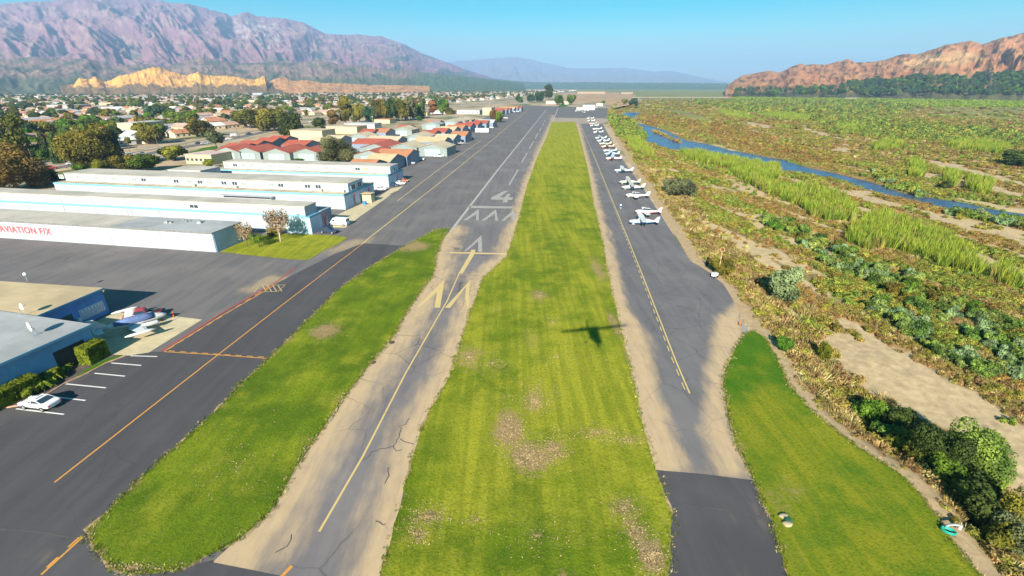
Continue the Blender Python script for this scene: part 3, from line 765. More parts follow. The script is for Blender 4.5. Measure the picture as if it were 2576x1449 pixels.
def mountain(name, sky, r0, r1, r2, base, paint, mat, seed, na, nr, rough=0.35, spur=26, flat=1.0, radial=0.9):
    """terrain rising from r0 to a crest at r1 that meets the surveyed skyline, then falling to r2"""
    A, E = zip(*sorted(sky_dir(*p) for p in sky))
    az = np.linspace(A[0], A[-1], na); el = np.interp(az, A, E)
    t = np.linspace(0, 1, nr)
    rr = r0 + (r2 - r0) * t
    AA, RR = np.meshgrid(az, rr)
    nn = Noise(seed)
    crest_r = r1 * (1 + 0.05 * nn.fbm(az * 9, az * 0, 2))
    H = CAM_H + crest_r * el + 6 * nn.fbm(az * 160, az * 0 + 3, 3) * r1 / 4000
    U = (RR - r0) / (crest_r[None] - r0)
    prof = np.where(U < 1, np.clip(U, 0, 1) ** flat, np.clip(1 - (U - 1) * 1.4, 0, 1))
    wx = AA * spur + 0.35 * nn.fbm(AA * spur * .7 + 9, U * 2.2, 2)
    rd = nn.ridge(wx, U * radial * 2.4 + 5, 5, 0.55)
    amp = rough * (prof * (1 - prof) * 4) ** 0.8 * 0.25 + 0.02 * (U < 1)
    Z = base + (H[None] - base) * (prof + (rd - 0.45) * amp * (U < 1.02))
    Z = np.minimum(Z, np.where(U < 1, CAM_H + RR * el[None] * 1.0 + 0, 1e9)) if name != 'bluffs' else Z
    Z = np.where(U <= 0.0, base - 3, Z)
    X = np.sin(AA) * RR; Y = np.cos(AA) * RR
    V = np.stack([X.ravel(), Y.ravel(), Z.ravel()], 1)
    i = (np.arange(nr - 1)[:, None] * na + np.arange(na - 1)[None]).ravel()
    F = np.stack([i, i + na, i + na + 1, i + 1], 1)[:, ::-1]
    me = np_mesh(name, V, F, [mat], smooth=True)
    sx, sy = PX(V[:, 0], V[:, 1], V[:, 2])
    gz = np.abs(np.gradient(Z, axis=1)).ravel() / (np.abs(np.gradient(X, axis=1)).ravel() + 1)
    c = paint(sx, sy, V, np.clip(U, 0, 1.2).ravel(), rd.ravel(), gz, nn)
    at = me.color_attributes.new('paint', 'FLOAT_COLOR', 'POINT')
    at.data.foreach_set('color', np.concatenate([c, np.ones((len(c), 1))], 1).astype(np.float32).ravel())
    o = link(name, me); o['kind'] = 'structure'
    return o
SK_L = [(-420, 60), (-200, 20), (0, 10), (60, 4), (130, 2), (200, -14), (280, -10), (330, -3), (400, 0), (425, 6), (480, 10), (530, 22), (565, 32), (585, 41), (603, 34), (620, 28), (645, 40), (680, 43), (715, 46), (765, 57), (795, 73), (820, 85), (860, 87), (900, 86),
        (930, 90), (955, 90), (985, 100), (1015, 110), (1065, 135), (1115, 153), (1140, 162), (1175, 176), (1240, 196), (1300, 208)]
def paint_l(sx, sy, V, U, rd, gz, nn):
    c = np.tile(np.array([[0.30, 0.14, 0.165]]), (len(sx), 1))
    n = nn.fbm(sx / 60, sy / 22, 4); n2 = nn.fbm(sx / 18 + 40, sy / 9, 4)
    c = lerp3(c, sstep(-0.1, 0.3, n) * 0.7, (0.40, 0.24, 0.20))
    c = lerp3(c, sstep(0.1, 0.35, n2) * sstep(0.4, 0.8, rd) * 0.85, (0.40, 0.29, 0.24))
    c = lerp3(c, sstep(0.0, 0.25, -n2) * 0.6, (0.20, 0.12, 0.12))
    c = lerp3(c, (sy > 112) * sstep(0.0, 0.2, n - 0.05 + (sy - 160) / 300) * 0.8, (0.07, 0.09, 0.06))
    gl = inpoly(sx + 9 * n2 * 3, sy + 4 * n, [(620, 45), (700, 55), (720, 90), (700, 130), (660, 110), (600, 90), (560, 70), (570, 45)])
    c = lerp3(c, gl * sstep(-0.1, 0.25, n2), (0.45, 0.36, 0.31))
    return c
mountain('mountain_range', SK_L, 3600, 9000, 10500, -2, paint_l, rock, 11, 700, 150, rough=0.62, spur=15, flat=1.25)
SK_C = [(1080, 158), (1130, 156), (1160, 152), (1200, 150), (1240, 146), (1275, 143), (1300, 144), (1340, 150), (1370, 158), (1400, 164), (1430, 171), (1480, 172), (1530, 171), (1570, 170), (1600, 174), (1640, 180), (1680, 178), (1720, 184), (1760, 194), (1800, 201), (1840, 208), (1900, 212)]
def paint_c(sx, sy, V, U, rd, gz, nn):
    c = np.tile(np.array([[0.30, 0.20, 0.19]]), (len(sx), 1))
    c = lerp3(c, sstep(0.0, 0.3, nn.fbm(sx / 20, sy / 8, 4)), (0.34, 0.24, 0.21))
    return c
mountain('distant_range', SK_C, 12000, 19000, 22000, -4, paint_c, rock, 12, 420, 70, rough=0.6, spur=22)
SK_LS = [(1080, 186), (1120, 186), (1180, 192), (1260, 200), (1330, 206), (1420, 207), (1500, 206), (1560, 208), (1700, 208), (1900, 211), (2000, 212)]
def paint_g(sx, sy, V, U, rd, gz, nn):
    c = np.tile(np.array([[0.10, 0.15, 0.08]]), (len(sx), 1))
    c = lerp3(c, sstep(0.05, 0.3, nn.fbm(sx / 22, sy / 5, 4)), (0.10, 0.13, 0.06))
    return lerp3(c, sstep(0.3, 0.5, nn.fbm(sx / 10 + 30, sy / 4, 3)), (0.26, 0.2, 0.15))
mountain('orchard_slopes', SK_LS, 5200, 6800, 7600, -3, paint_g, rock, 13, 300, 40, rough=0.4, spur=20)
SK_F = [(-420, 130), (-200, 140), (0, 150), (90, 142), (150, 150), (215, 146), (290, 165), (360, 160), (430, 168), (470, 150), (510, 142), (550, 150), (590, 160), (640, 158), (700, 152), (740, 158), (800, 150), (860, 162), (920, 168), (980, 176), (1020, 174), (1060, 182), (1100, 185), (1170, 192), (1250, 202), (1320, 210)]
def paint_f(sx, sy, V, U, rd, gz, nn):
    c = np.tile(np.array([[0.26, 0.17, 0.14]]), (len(sx), 1))
    n = nn.fbm(sx / 35, sy / 14, 4); n2 = nn.fbm(sx / 12 + 7, sy / 7, 3)
    c = lerp3(c, sstep(0.0, 0.25, n), (0.32, 0.20, 0.145))
    c = lerp3(c, sstep(0.05, 0.3, -n) * 0.9, (0.09, 0.12, 0.065))
    c = lerp3(c, sstep(0.22, 0.4, n2) * sstep(0.5, 0.8, rd), (0.48, 0.34, 0.20))
    c = lerp3(c, sstep(186, 204, sy + 8 * n2) * 0.85, (0.10, 0.13, 0.07))
    c = lerp3(c, sstep(1000, 1080, sx) * 0.85, (0.10, 0.15, 0.08))
    return c
mountain('foothills', SK_F, 2700, 4300, 5200, -2, paint_f, rock_near, 14, 640, 90, rough=0.6, spur=24)
SK_B = [(150, 218), (185, 212), (200, 196), (222, 199), (240, 192), (262, 205), (275, 203), (300, 190), (335, 183), (370, 172), (385, 168), (400, 169), (430, 180), (455, 186), (470, 190), (498, 179), (515, 187), (535, 190), (580, 191), (610, 196), (640, 200), (665, 190), (672, 204), (690, 212), (710, 219)]
def paint_b(sx, sy, V, U, rd, gz, nn):
    c = np.tile(np.array([[0.95, 0.47, 0.11]]), (len(sx), 1))
    c = lerp3(c, sstep(0.0, 0.3, nn.fbm(sx / 5 + sy / 9, sy / 26, 3)) * 0.6, (0.55, 0.30, 0.12))
    c = lerp3(c, sstep(0.12, 0.4, nn.fbm(sx / 16, sy / 10, 4)) * 0.8, (0.36, 0.22, 0.16))
    c = lerp3(c, sstep(0.1, 0.4, nn.fbm(sx / 30 + 9, sy / 14, 4) + (sy - 208) / 20) * 0.8, (0.085, 0.085, 0.065))
    return c
mountain('bluffs', SK_B, 2350, 2600, 2900, -2, paint_b, rock_near, 15, 620, 60, rough=0.35, spur=38, flat=0.9, radial=0.5)
SK_O = [(640, 217), (665, 210), (690, 198), (712, 193), (740, 203), (770, 200), (810, 208), (860, 209), (920, 213), (1000, 214), (1080, 216)]
def paint_o(sx, sy, V, U, rd, gz, nn):
    c = np.tile(np.array([[0.60, 0.30, 0.12]]), (len(sx), 1))
    return lerp3(c, sstep(0.1, 0.35, nn.fbm(sx / 18, sy / 6, 4)) * 0.8, (0.30, 0.15, 0.09))
mountain('bare_foothill', SK_O, 2400, 2750, 3100, -2, paint_o, rock_near, 16, 260, 40, rough=0.3, spur=40)
SK_R = [(1828, 214), (1838, 210), (1850, 200), (1868, 190), (1900, 184), (1938, 177), (1955, 182), (1968, 180), (1985, 170), (2013, 160), (2030, 163), (2048, 161), (2075, 163), (2100, 156), (2133, 148), (2153, 157), (2180, 156), (2203, 155), (2235, 147), (2268, 136), (2313, 135), (2350, 122), (2383, 112), (2420, 105), (2443, 102), (2473, 111), (2513, 97), (2545, 90), (2576, 82), (2700, 50), (2900, 30)]
def paint_r(sx, sy, V, U, rd, gz, nn):
    c = np.tile(np.array([[0.56, 0.25, 0.11]]), (len(sx), 1))
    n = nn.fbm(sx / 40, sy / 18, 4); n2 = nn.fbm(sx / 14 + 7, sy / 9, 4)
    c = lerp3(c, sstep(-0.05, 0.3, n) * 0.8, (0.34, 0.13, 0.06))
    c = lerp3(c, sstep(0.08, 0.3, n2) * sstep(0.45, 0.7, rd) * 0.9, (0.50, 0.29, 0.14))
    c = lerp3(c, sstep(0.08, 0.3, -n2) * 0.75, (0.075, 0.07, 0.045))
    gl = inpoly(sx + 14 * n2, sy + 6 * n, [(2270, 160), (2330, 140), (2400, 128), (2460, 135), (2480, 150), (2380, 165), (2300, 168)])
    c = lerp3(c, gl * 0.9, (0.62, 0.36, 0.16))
    wd = inpoly(sx + 14 * n2, sy + 8 * n, [(1830, 260), (1880, 214), (1980, 218), (2100, 214), (2160, 200), (2230, 200), (2300, 190), (2420, 193), (2480, 182), (2600, 180), (2960, 176), (2960, 300), (1830, 300)])
    c = lerp3(c, wd * 0.9 * np.maximum(sstep(-.25, .15, n2), sstep(228, 236, sy)), (0.085, 0.10, 0.04))
    return c
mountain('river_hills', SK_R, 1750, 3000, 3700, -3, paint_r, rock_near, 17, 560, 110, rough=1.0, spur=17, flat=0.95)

# ------------------------------------------------------------------ haze
b = MB(); b.box(-16500, 19500, -700, 26000, -9, 1180)
m = bpy.data.materials.new('haze_air'); m.use_nodes = True
nt = m.node_tree; nt.nodes.clear()
o_ = nt.nodes.new('ShaderNodeOutputMaterial'); pv = nt.nodes.new('ShaderNodeVolumePrincipled')
pv.inputs['Density'].default_value = HAZE; pv.inputs['Color'].default_value = (0.37, 0.62, 0.98, 1)
nt.links.new(pv.outputs[0], o_.inputs['Volume'])
hz = b.build('haze', m); hz['kind'] = 'stuff'
# ------------------------------------------------------------------ buildings
HA = R(-10.5)
U_ = (math.cos(HA), math.sin(HA)); V_ = (-math.sin(HA), math.cos(HA))
def corrugated(name, col, rib=0.25, dirt=0.12):
    m, nt, bs = nodes(name)
    v = coords(nt, 'object')
    c = mixc(nt, ramp(nt, noise_n(nt, v, 0.35, 5, 0.6), 0.35, 0.7, 0, 1), sc(col, 1.03), sc(col, 1 - dirt))
    st = coords(nt, 'object', (2.2, 2.2, 0.12))
    c = mixc(nt, ramp(nt, noise_n(nt, st, 1.0, 4, 0.6), 0.5, 0.8, 0, dirt * 1.6), c, (0.30, 0.24, 0.18))
    nt.links.new(c, bs.inputs['Base Color']); bs.inputs['Roughness'].default_value = 0.55
    bs.inputs['Specular IOR Level'].default_value = 0.25
    w = nt.nodes.new('ShaderNodeTexWave'); w.inputs['Scale'].default_value = 1 / rib * 0.16; w.bands_direction = 'DIAGONAL'
    vv = coords(nt, 'object', (1, 1, 0)); nt.links.new(vv, w.inputs['Vector'])
    bump(nt, bs, w.outputs[1], 0.4, 0.03)
    return m
white_wall = corrugated('white_metal_wall', (0.38, 0.41, 0.445))
blue_wall = corrugated('blue_metal_wall', (0.11, 0.27, 0.62), 0.25, 0.15)
pale_blue_wall = corrugated('pale_blue_wall', (0.13, 0.31, 0.55), 0.25, 0.15)
end_wall = corrugated('shade_tinted_end_metal', (0.42, 0.55, 0.70))  # white metal ends: blue of their sky-lit shade put into the colour
grey_wall = corrugated('grey_metal_wall', (0.23, 0.275, 0.265))
shaded_gable_wall = corrugated('shade_tinted_metal_wall', (0.20, 0.25, 0.33))  # navy shade of the runway-facing gables painted into the wall colour
def roof_mat(name, col, seam=6.0):
    m, nt, bs = nodes(name)
    v = coords(nt, 'object')
    c = mixc(nt, ramp(nt, noise_n(nt, v, 0.10, 5, 0.6), 0.35, 0.68), sc(col, 1.12), sc(col, 0.80))
    c = mixc(nt, ramp(nt, noise_n(nt, coords(nt, 'object', (0.15, 1.6, 1)), 1, 4, 0.6), 0.5, 0.75, 0, 0.35), c, sc(col, 0.62))
    nt.links.new(c, bs.inputs['Base Color']); bs.inputs['Roughness'].default_value = 0.7
    return m
roof_grey = roof_mat('pale_grey_roof', (0.47, 0.42, 0.35))
roof_tan = roof_mat('tan_roof', (0.50, 0.40, 0.27))
roof_cool = roof_mat('cool_grey_roof', (0.36, 0.36, 0.36))
roof_red = roof_mat('red_roof', (0.36, 0.085, 0.05))
roof_orange = roof_mat('orange_roof', (0.43, 0.18, 0.085))
roof_sand = roof_mat('sand_roof', (0.50, 0.38, 0.22))
roof_white = roof_mat('white_roof', (0.50, 0.48, 0.45))
cyan_trim = M('pale_cyan_trim', (0.17, 0.42, 0.52), 0.5, 0.08)
teal_trim = M('blue_trim', (0.12, 0.30, 0.45), 0.5, 0.08)
glass = M('window_glass', (0.05, 0.065, 0.08), 0.15, 0.3, spec=0.6)
frame_m = M('window_frame', (0.78, 0.79, 0.80), 0.5, 0.05)
dark_m = M('dark_opening', (0.03, 0.035, 0.04), 0.9, 0.2)
conc = concrete_m
lamp_white = M('white_plastic', (0.80, 0.80, 0.78), 0.4, 0.05)
dishm = M('white_dish', (0.78, 0.77, 0.72), 0.5, 0.08)
metal_g = M('galvanised_metal', (0.45, 0.46, 0.47), 0.45, 0.15, metallic=0.6)
redp = M('pink_red_paint', (0.60, 0.10, 0.16), 0.6, 0.2)
def frame_box(name, parent, x0, x1, y0, y1, z0, z1, mat, **k):
    b = MB(); b.box(x0, x1, y0, y1, z0, z1); return b.build(name, mat, parent, **k)
def add_window(parent, x, y, z, w=1.7, h=1.1, pane=None, face='near'):
    """window in a wall facing -y (near) or +x (end); frame with two panes"""
    f = MB(); g = MB(); t = 0.09
    def bx(mb, a0, a1, c0, c1, d0, d1):
        if face == 'near': mb.box(x + a0, x + a1, y - d1, y - d0, z + c0, z + c1)
        else: mb.box(x + d0, x + d1, y + a0, y + a1, z + c0, z + c1)
    bx(f, -w / 2, w / 2, -h / 2 - t, -h / 2, 0.002, .09); bx(f, -w / 2, w / 2, h / 2, h / 2 + t, 0.002, .09)
    bx(f, -w / 2 - t, -w / 2, -h / 2 - t, h / 2 + t, 0.002, .1); bx(f, w / 2, w / 2 + t, -h / 2 - t, h / 2 + t, 0.002, .1)
    bx(f, -t / 2, t / 2, -h / 2, h / 2, 0.002, .08)
    fo = f.build('window', frame_m, parent)
    for s in (-1, 1):
        g = MB(); bx(g, min(0, s * w / 2) + (t / 2 if s > 0 else 0), max(0, s * w / 2) - (t / 2 if s < 0 else 0), -h / 2, h / 2, 0.003, .035)
        g.build('pane', pane or glass, fo)
    return fo
def wall_u(ox, oy, z, px, rng_=(-130, 5)):
    """distance along a long wall (negative = left) at which it shows at photo column px"""
    us = np.linspace(rng_[0], rng_[1], 2000)
    x, _ = PX(ox + us * U_[0], oy + us * U_[1], z)
    return float(np.interp(px, x, us))
def off(ox, oy, y):
    return ox + V_[0] * y, oy + V_[1] * y
def panels(parent, name, x0, x1, y, z0, z1, step, mat, ribs=None):
    """cladding sheets side by side with open joints, facing -y"""
    n = max(1, round((x1 - x0) / step)); s = (x1 - x0) / n
    for i in range(n):
        b = MB(); b.box(x0 + i * s + 0.03, x0 + (i + 1) * s - 0.03, y - 0.05, y, z0, z1); b.build(name, mat, parent)

# front building with the lettering
OA = (-69.4, 105.8); LA = 100.0
A = thing('hangar_building', 'long low white metal hangar with red AVIATION F/X lettering on its wall', 'hangar', (*OA, 0), HA)
frame_box('wall', A, -LA, -0.02, 0.05, 9.4, 0, 4.55, white_wall)
b = MB(); b.box(0.0, 0.06, 0.0, 9.45, 0, 4.55)
for k in range(22): b.box(0.06, 0.12, 0.25 + k * 0.42, 0.38 + k * 0.42, 0.0, 4.5)
b.build('end_wall', end_wall, A)
panels(A, 'wall_panel', -LA, -0.03, 0.05, 0, 4.55, 14.0, white_wall)
b = MB(); b.box(-28, 0.25, -0.2, 9.7, 4.57, 4.80); b.build('roof', roof_cool, A)
b = MB(); b.box(-LA, -28.02, -0.2, 9.7, 4.57, 4.80); b.build('roof', roof_grey, A)
frame_box('roof_edge', A, -LA, 0.28, -0.26, -0.2, 4.5, 4.84, M('roof_edge_dark', (0.20, 0.19, 0.18), 0.7))
tx = bpy.data.curves.new('lettering', 'FONT'); tx.body = 'AVIATION F/X'; tx.size = 2.25; tx.extrude = 0.03; tx.offset = 0.05; tx.space_character = 1.12
to = bpy.data.objects.new('lettering_source', tx)
tme = bpy.data.meshes.new_from_object(to)
tme.materials.clear(); tme.materials.append(M('red_lettering', (0.62, 0.10, 0.11), 0.6, 0.25, 1.2))
bpy.data.objects.remove(to)
lo = thing('lettering', None, None); lo.parent = A
def islands(me):
    par = list(range(len(me.vertices)))
    def fd(i):
        while par[i] != i: par[i] = par[par[i]]; i = par[i]
        return i
    for e in me.edges:
        a_, c_ = fd(e.vertices[0]), fd(e.vertices[1])
        if a_ != c_: par[a_] = c_
    g = {}
    for p_ in me.polygons: g.setdefault(fd(p_.vertices[0]), []).append(tuple(p_.vertices))
    return g
for fs in islands(tme).values():
    ids = sorted({i for f in fs for i in f}); mp = {v: k for k, v in enumerate(ids)}
    m2 = bpy.data.meshes.new('letter'); m2.from_pydata([tme.vertices[i].co[:] for i in ids], [], [tuple(mp[i] for i in f) for f in fs])
    m2.materials.append(tme.materials[0]); m2.update(); link('letter', m2, lo)
ul = wall_u(*OA, 2.8, 128, (-120, 0)); ur = wall_u(*OA, 2.8, -2, (-120, 0))
lw_ = max(v.co.x for v in tme.vertices)
sx_ = (ul - ur) / lw_
lo.matrix_local = Matrix.Translation((ur, -0.035, 1.75)) @ Matrix.Rotation(math.pi / 2, 4, 'X') @ Matrix.Diagonal((sx_, 1.0, 1, 1))
frame_box('lettering_underline', A, ul + 0.6, ul + 7.5, -0.012, -0.002, 2.9, 3.02, M('faded_pink_print', (0.75, 0.45, 0.45), 0.6))
for px in (198, 300, 470):
    u = wall_u(*OA, 1.2, px); frame_box('door', A, u - 0.6, u + 0.6, -0.04, -0.002, 0.05, 2.1, M('pale_blue_door', (0.50, 0.62, 0.74), 0.5, 0.05))
for px, py, k in ((420, 560, 0), (463, 558, 1), (502, 560, 2)):
    x, y = G(px, py, 4.9); v = Matrix.Rotation(-HA, 2) @ Vector((x - OA[0], y - OA[1]))
    v0 = tag(MB().build('roof_vent', metal_g), None) if False else None
    b = MB(); b.box(-.5, .5, -.4, .4, 0, .5); b.tube((0, 0, .5), (0, 0, 1.0), .15); b.box(.6, 1.3, -.1, .3, 0, .3)
    o = b.build('roof_vent', metal_g, A, (v.x, v.y, 4.8), k)
v0 = None

def tiered(O, L, depth, zl, y0, y1, zh, label, win, roofm, name='hangar_building', endu=-0.3, full_front=False, upL=None):
    H_ = thing(name, label, 'hangar', (*O, 0), HA)
    upL = upL or L
    if full_front:      # tall part forms the front wall, low part behind
        frame_box('wall', H_, -L, 0, 0.0, y1, 0, zh, white_wall)
        frame_box('rear_wall', H_, -L, 1.0, y1 + 0.02, depth, 0, zl, white_wall)
        frame_box('roof', H_, -L, 0.2, -0.15, y1 + 0.15, zh + 0.01, zh + 0.2, roofm)
        frame_box('rear_roof', H_, -L, 1.1, y1 + 0.2, depth + 0.1, zl + 0.01, zl + 0.15, roof_cool)
        panels(H_, 'wall_panel', -L, -0.01, -0.004, 0.05, zh - .05, 9.0, white_wall)
        frame_box('stripe', H_, -L, 0.01, -0.14, -0.06, zl - 0.25, zl + 0.25, cyan_trim)
        b = MB(); b.box(0.01, 1.0, 0.0, depth, 0, zl - 0.5); b.build('end_wall', end_wall, H_)
        b = MB(); b.box(0.01, 1.04, -0.05, depth + 0.02, zl - 0.48, zl); b.build('end_fascia', teal_trim, H_)
    else:
        frame_box('wall', H_, -L, -0.07, 0.0, depth, 0, zl, white_wall)
        b = MB(); b.box(-0.05, 0.05, 0.0, depth, 0, zl - 0.5); b.build('end_wall', end_wall, H_)
        b = MB(); b.box(-0.05, 0.12, -0.05, depth + 0.05, zl - 0.48, zl + 0.25); b.build('end_fascia', teal_trim, H_)
        panels(H_, 'wall_panel', -L, -0.08, -0.004, 0.05, zl - .36, 7.0, white_wall)
        frame_box('lower_roof', H_, -L, -0.06, -0.1, depth, zl + 0.01, zl + 0.14, roof_tan)
        frame_box('fascia', H_, -L, -0.06, -0.2, -0.11, zl - 0.35, zl + 0.18, cyan_trim)
        frame_box('upper_wall', H_, -upL + 1, endu - 0.02, y0, y1, zl + 0.15, zh, white_wall)
        b = MB(); b.box(endu, endu + 0.08, y0, y1, zl + 0.16, zh - 0.02); b.build('upper_end_wall', end_wall, H_)
        frame_box('upper_roof', H_, -upL + 0.9, endu + 0.3, y0 - 0.2, y1 + 0.2, zh + 0.01, zh + 0.18, roofm)
        for k in range(int(L / 5)):
            frame_box('roof_seam', H_, -L + 3 + k * 5, -L + 3.12 + k * 5, 0.1, y0 - 0.1, zl + 0.15, zl + 0.2, M('roof_seam', (0.36, 0.27, 0.20), 0.7))
        ox, oy = off(*O, y0)
        for px, pm in win:
            u = wall_u(ox, oy, zl + 1.3, px)
            if u < endu - 1: add_window(H_, u, y0, (zl + zh) / 2 + 0.15, 1.9, 1.15, pm)
    return H_
Bb = tiered((-53.5, 120.6), 125, 10.4, 4.75, 0, 5.2, 7.2, 'long two tier white hangar with a cyan stripe and a single window', [], roof_grey, full_front=True)
u = wall_u(-53.5, 120.6, 6.2, 488); add_window(Bb, u, -0.055, 6.0, 2.6, 0.9)
for px in (160, 238, 320, 530, 600, 735):
    u = wall_u(-53.5, 120.6, 4, px); frame_box('downpipe', Bb, u - .04, u + .04, -0.16, -0.06, 0.2, 7.1, M('grey_pipe', (0.5, 0.52, 0.54), .5))
# faded mural beside the tree
m, nt, bs = nodes('wall_mural'); v = coords(nt, 'object')
c = mixc(nt, ramp(nt, noise_n(nt, v, 0.9, 6, 0.75, 1.0), 0.4, 0.6), (0.10, 0.30, 0.40), (0.60, 0.68, 0.70))
c = mixc(nt, ramp(nt, noise_n(nt, v, 1.7, 4, 0.7), 0.58, 0.7), c, (0.06, 0.12, 0.22)); nt.links.new(c, bs.inputs['Base Color'])
b = MB(); b.face([(-10.2, -0.07, 0.1), (-0.1, -0.07, 0.1), (-0.1, -0.07, 4.3), (-7.5, -0.07, 4.3), (-9.0, -0.07, 3.3)]); b.build('mural', m, Bb)
gw = M('green_curtain', (0.30, 0.55, 0.32), 0.6); yw = M('yellow_curtain', (0.62, 0.58, 0.18), 0.6); ow = M('orange_curtain', (0.62, 0.34, 0.12), 0.6); bw = M('beige_blind', (0.26, 0.29, 0.25), 0.6)
Cb = tiered((-52.4, 147.3), 110, 20.5, 4.65, 3.6, 13.5, 7.4, 'white two tier hangar row with the longest line of small upper windows', [(155, bw), (177, gw), (199, bw), (221, gw), (242, bw), (268, gw), (289, bw), (338, bw), (362, None), (420, gw), (444, None), (476, bw), (504, None), (528, bw), (564, None), (591, None), (616, bw), (682, bw), (707, None), (774, None), (801, None), (840, gw), (871, yw)], roof_grey)
add_window(Cb, -0.22, 6.6, 5.9, 2.6, 1.5, None, 'end'); add_window(Cb, -0.22, 11.0, 5.9, 2.6, 1.5, None, 'end')
Db = tiered((-47.2, 182.8), 74, 14.2, 4.6, 3.0, 10.5, 7.3, 'third and farthest of the white two tier hangar rows, next to the red roofed hangars', [(570, bw), (592, None), (614, bw), (634, bw), (679, bw), (702, bw), (751, bw), (772, bw), (799, gw), (821, bw), (846, bw), (900, None), (922, ow), (980, ow)], roof_grey)
add_window(Db, -0.22, 6.8, 5.8, 1.6, 1.2, None, 'end')
for H_, y, z in ((Cb, 6, 1), (Cb, 16.5, 1), (Bb, 6.8, 1), (Db, 8, 1)):
    b = MB()
    zt = 4.1
    x = 1.02 if H_ is Bb else 0.08
    for s in (-0.35, 0.35): b.tube((x + .1, y + s, 0), (x + .1, y + s * .7, zt), 0.06, n=4)
    for k in range(7): b.tube((x + .1, y - .35 + .0 * k, k * zt / 7), (x + .1, y + .33, (k + 1) * zt / 7), 0.045, n=4)
    b.build('door_truss', redp, H_)
for px, py in ((470, 0), (575, 0), (788, 0), (844, 0)):
    u = wall_u(*off(-52.4, 147.3, 3.2), 5, px + 20); frame_box('air_conditioner', Cb, u - .5, u + .5, 2.6, 3.4, 4.82, 5.5, M('tan_unit', (0.5, 0.44, 0.34), .6))
# canopy shed between second and third rows
b = MB(); b.box(-43, -24, -1.9, -0.25, 3.3, 3.42); b.box(-24.3, -24.2, -1.9, -0.25, 0, 3.3); b.build('awning', white_wall, Cb)
W2 = thing('annex', 'pale flat roofed annex joined to the back of the long white hangar row', 'building', (*off(-52.4 - 83 * U_[0], 147.3 - 83 * U_[1], 20.6), 0), HA)
frame_box('wall', W2, 0, 14, 0.05, 10, 0, 6.6, white_wall); frame_box('roof', W2, -.2, 14.2, 0, 10.2, 6.62, 6.8, roof_grey)
# concrete pads
def pad(label_name, px, z=0.03, mat=None):
    o = sheet(label_name, Gs(px), z, mat or conc); return o
pad('concrete_pad', [(833, 548), (873, 529), (950, 496), (985, 488), (970, 500), (905, 545), (870, 573), (838, 572)])
pad('concrete_pad', [(950, 497), (985, 474), (1015, 468), (1000, 480), (965, 495)], 0.032)
pad('concrete_pad', [z4(q) for q in ((780, 583), (935, 500), (1250, 500), (1690, 555), (1245, 830), (1060, 858), (880, 880), (780, 700))], 0.034)

# blue roofed pair at the lower left
def quad_building(name, label, c0, c1, length, z, wallm, roofm, over=0.25, edge=None):
    """c0 far right corner, c1 near right corner (world), running left"""
    d = Vector((c0[0] - c1[0], c0[1] - c1[1])); D = d.length; a = math.atan2(d.y, d.x) - math.pi / 2
    T_ = thing(name, label, 'hangar', (c1[0], c1[1], 0), a)
    frame_box('wall', T_, -length, 0, 0, D, 0, z, wallm)
    frame_box('roof', T_, -length, over, -0.1, D + over, z + 0.01, z + 0.16, roofm)
    frame_box('roof_edge', T_, over + 0.01, over + 0.12, -0.1, D + over, z - 0.14, z + 0.2, edge or teal_trim)
    return T_, D
Eb, DE = quad_building('hangar_building', 'blue walled hangar with a sand coloured flat roof', (-69.3, 73.6), (-71.2, 60.6), 34, 4.4, blue_wall, roof_sand)
Fb, DF = quad_building('hangar_building', 'nearest blue walled hangar with a grey roof, hedge along its wall', (-60.2, 60.0), (-64.2, 44.0), 34, 4.6, pale_blue_wall, roof_cool)
frame_box('door', Fb, -0.4, 0.03, 11.3, 15.2, 0.02, 3.1, dark_m)
frame_box('door', Eb, -0.3, 0.03, 5.4, 7.4, 0.02, 2.6, M('dark_green_door', (0.05, 0.09, 0.08), .7))
b = MB()
for k in range(6): b.tube((0.06, 8.9 + k * 0.55, 2.2 + 0.1 * (k % 2)), (0.2, 8.9 + k * .55, 2.2 + 0.1 * (k % 2)), 0.16, n=8)
for k in range(4): b.tube((0.06, 11.2 + k * 0.4, 1.3), (0.2, 11.2 + k * .4, 1.3), 0.14, n=8)
b.build('meter_bank', lamp_white, Eb); frame_box('panel_board', Eb, 0.02, 0.06, 8.4, 12.6, 0.8, 2.6, M('pale_board', (0.5, 0.52, 0.62), .6))
for y in (7.9,): 
    b = MB(); b.tube((0.25, y, 0.2), (0.25, y, 1.6), .28, n=10); b.build('tank', lamp_white, Eb)
b = MB(); b.box(0.0, .3, 0, .3, 0, .3); b.build('wall_lamp', M('amber_lamp', (0.7, .5, .15), .4), Eb, (0.2, DE - .2, 4.0))
def dish(label, px, py, z, r=0.75, azim=-1.9):
    x, y = G(px, py, z); t = thing('satellite_dish', label, 'dish', (x, y, z), azim)
    b = MB(); b.tube((0, 0, 0), (0, 0, 1.1), 0.05); b.box(-.45, .45, -.3, .3, 0, .05); b.build('mast', metal_g, t)
    b = MB(); rings = []
    for k in range(6):
        rr = r * k / 5 + 0.001; d = 0.28 * (k / 5) ** 2
        rings.append([(0.15 + d * .8 + math.sin(a) * rr * -0.5 * .0, math.cos(a) * rr, 1.25 + math.sin(a) * rr * .9 + d * .5) for a in (2 * math.pi * i / 16 for i in range(16))])
    b.loft(rings, 0, False); b.build('reflector', dishm, t)
    b = MB(); b.tube((0.2, 0, 1.2), (0.9, 0, 1.5), 0.03); b.build('feed_arm', metal_g, t)
dish('white satellite dish on the grey roof of the nearest blue hangar', 92, 842, 4.77, 0.75, R(-120))
dish('grey satellite dish on the sand coloured roof of the blue hangar', 55, 795, 4.57, 0.6, R(60))
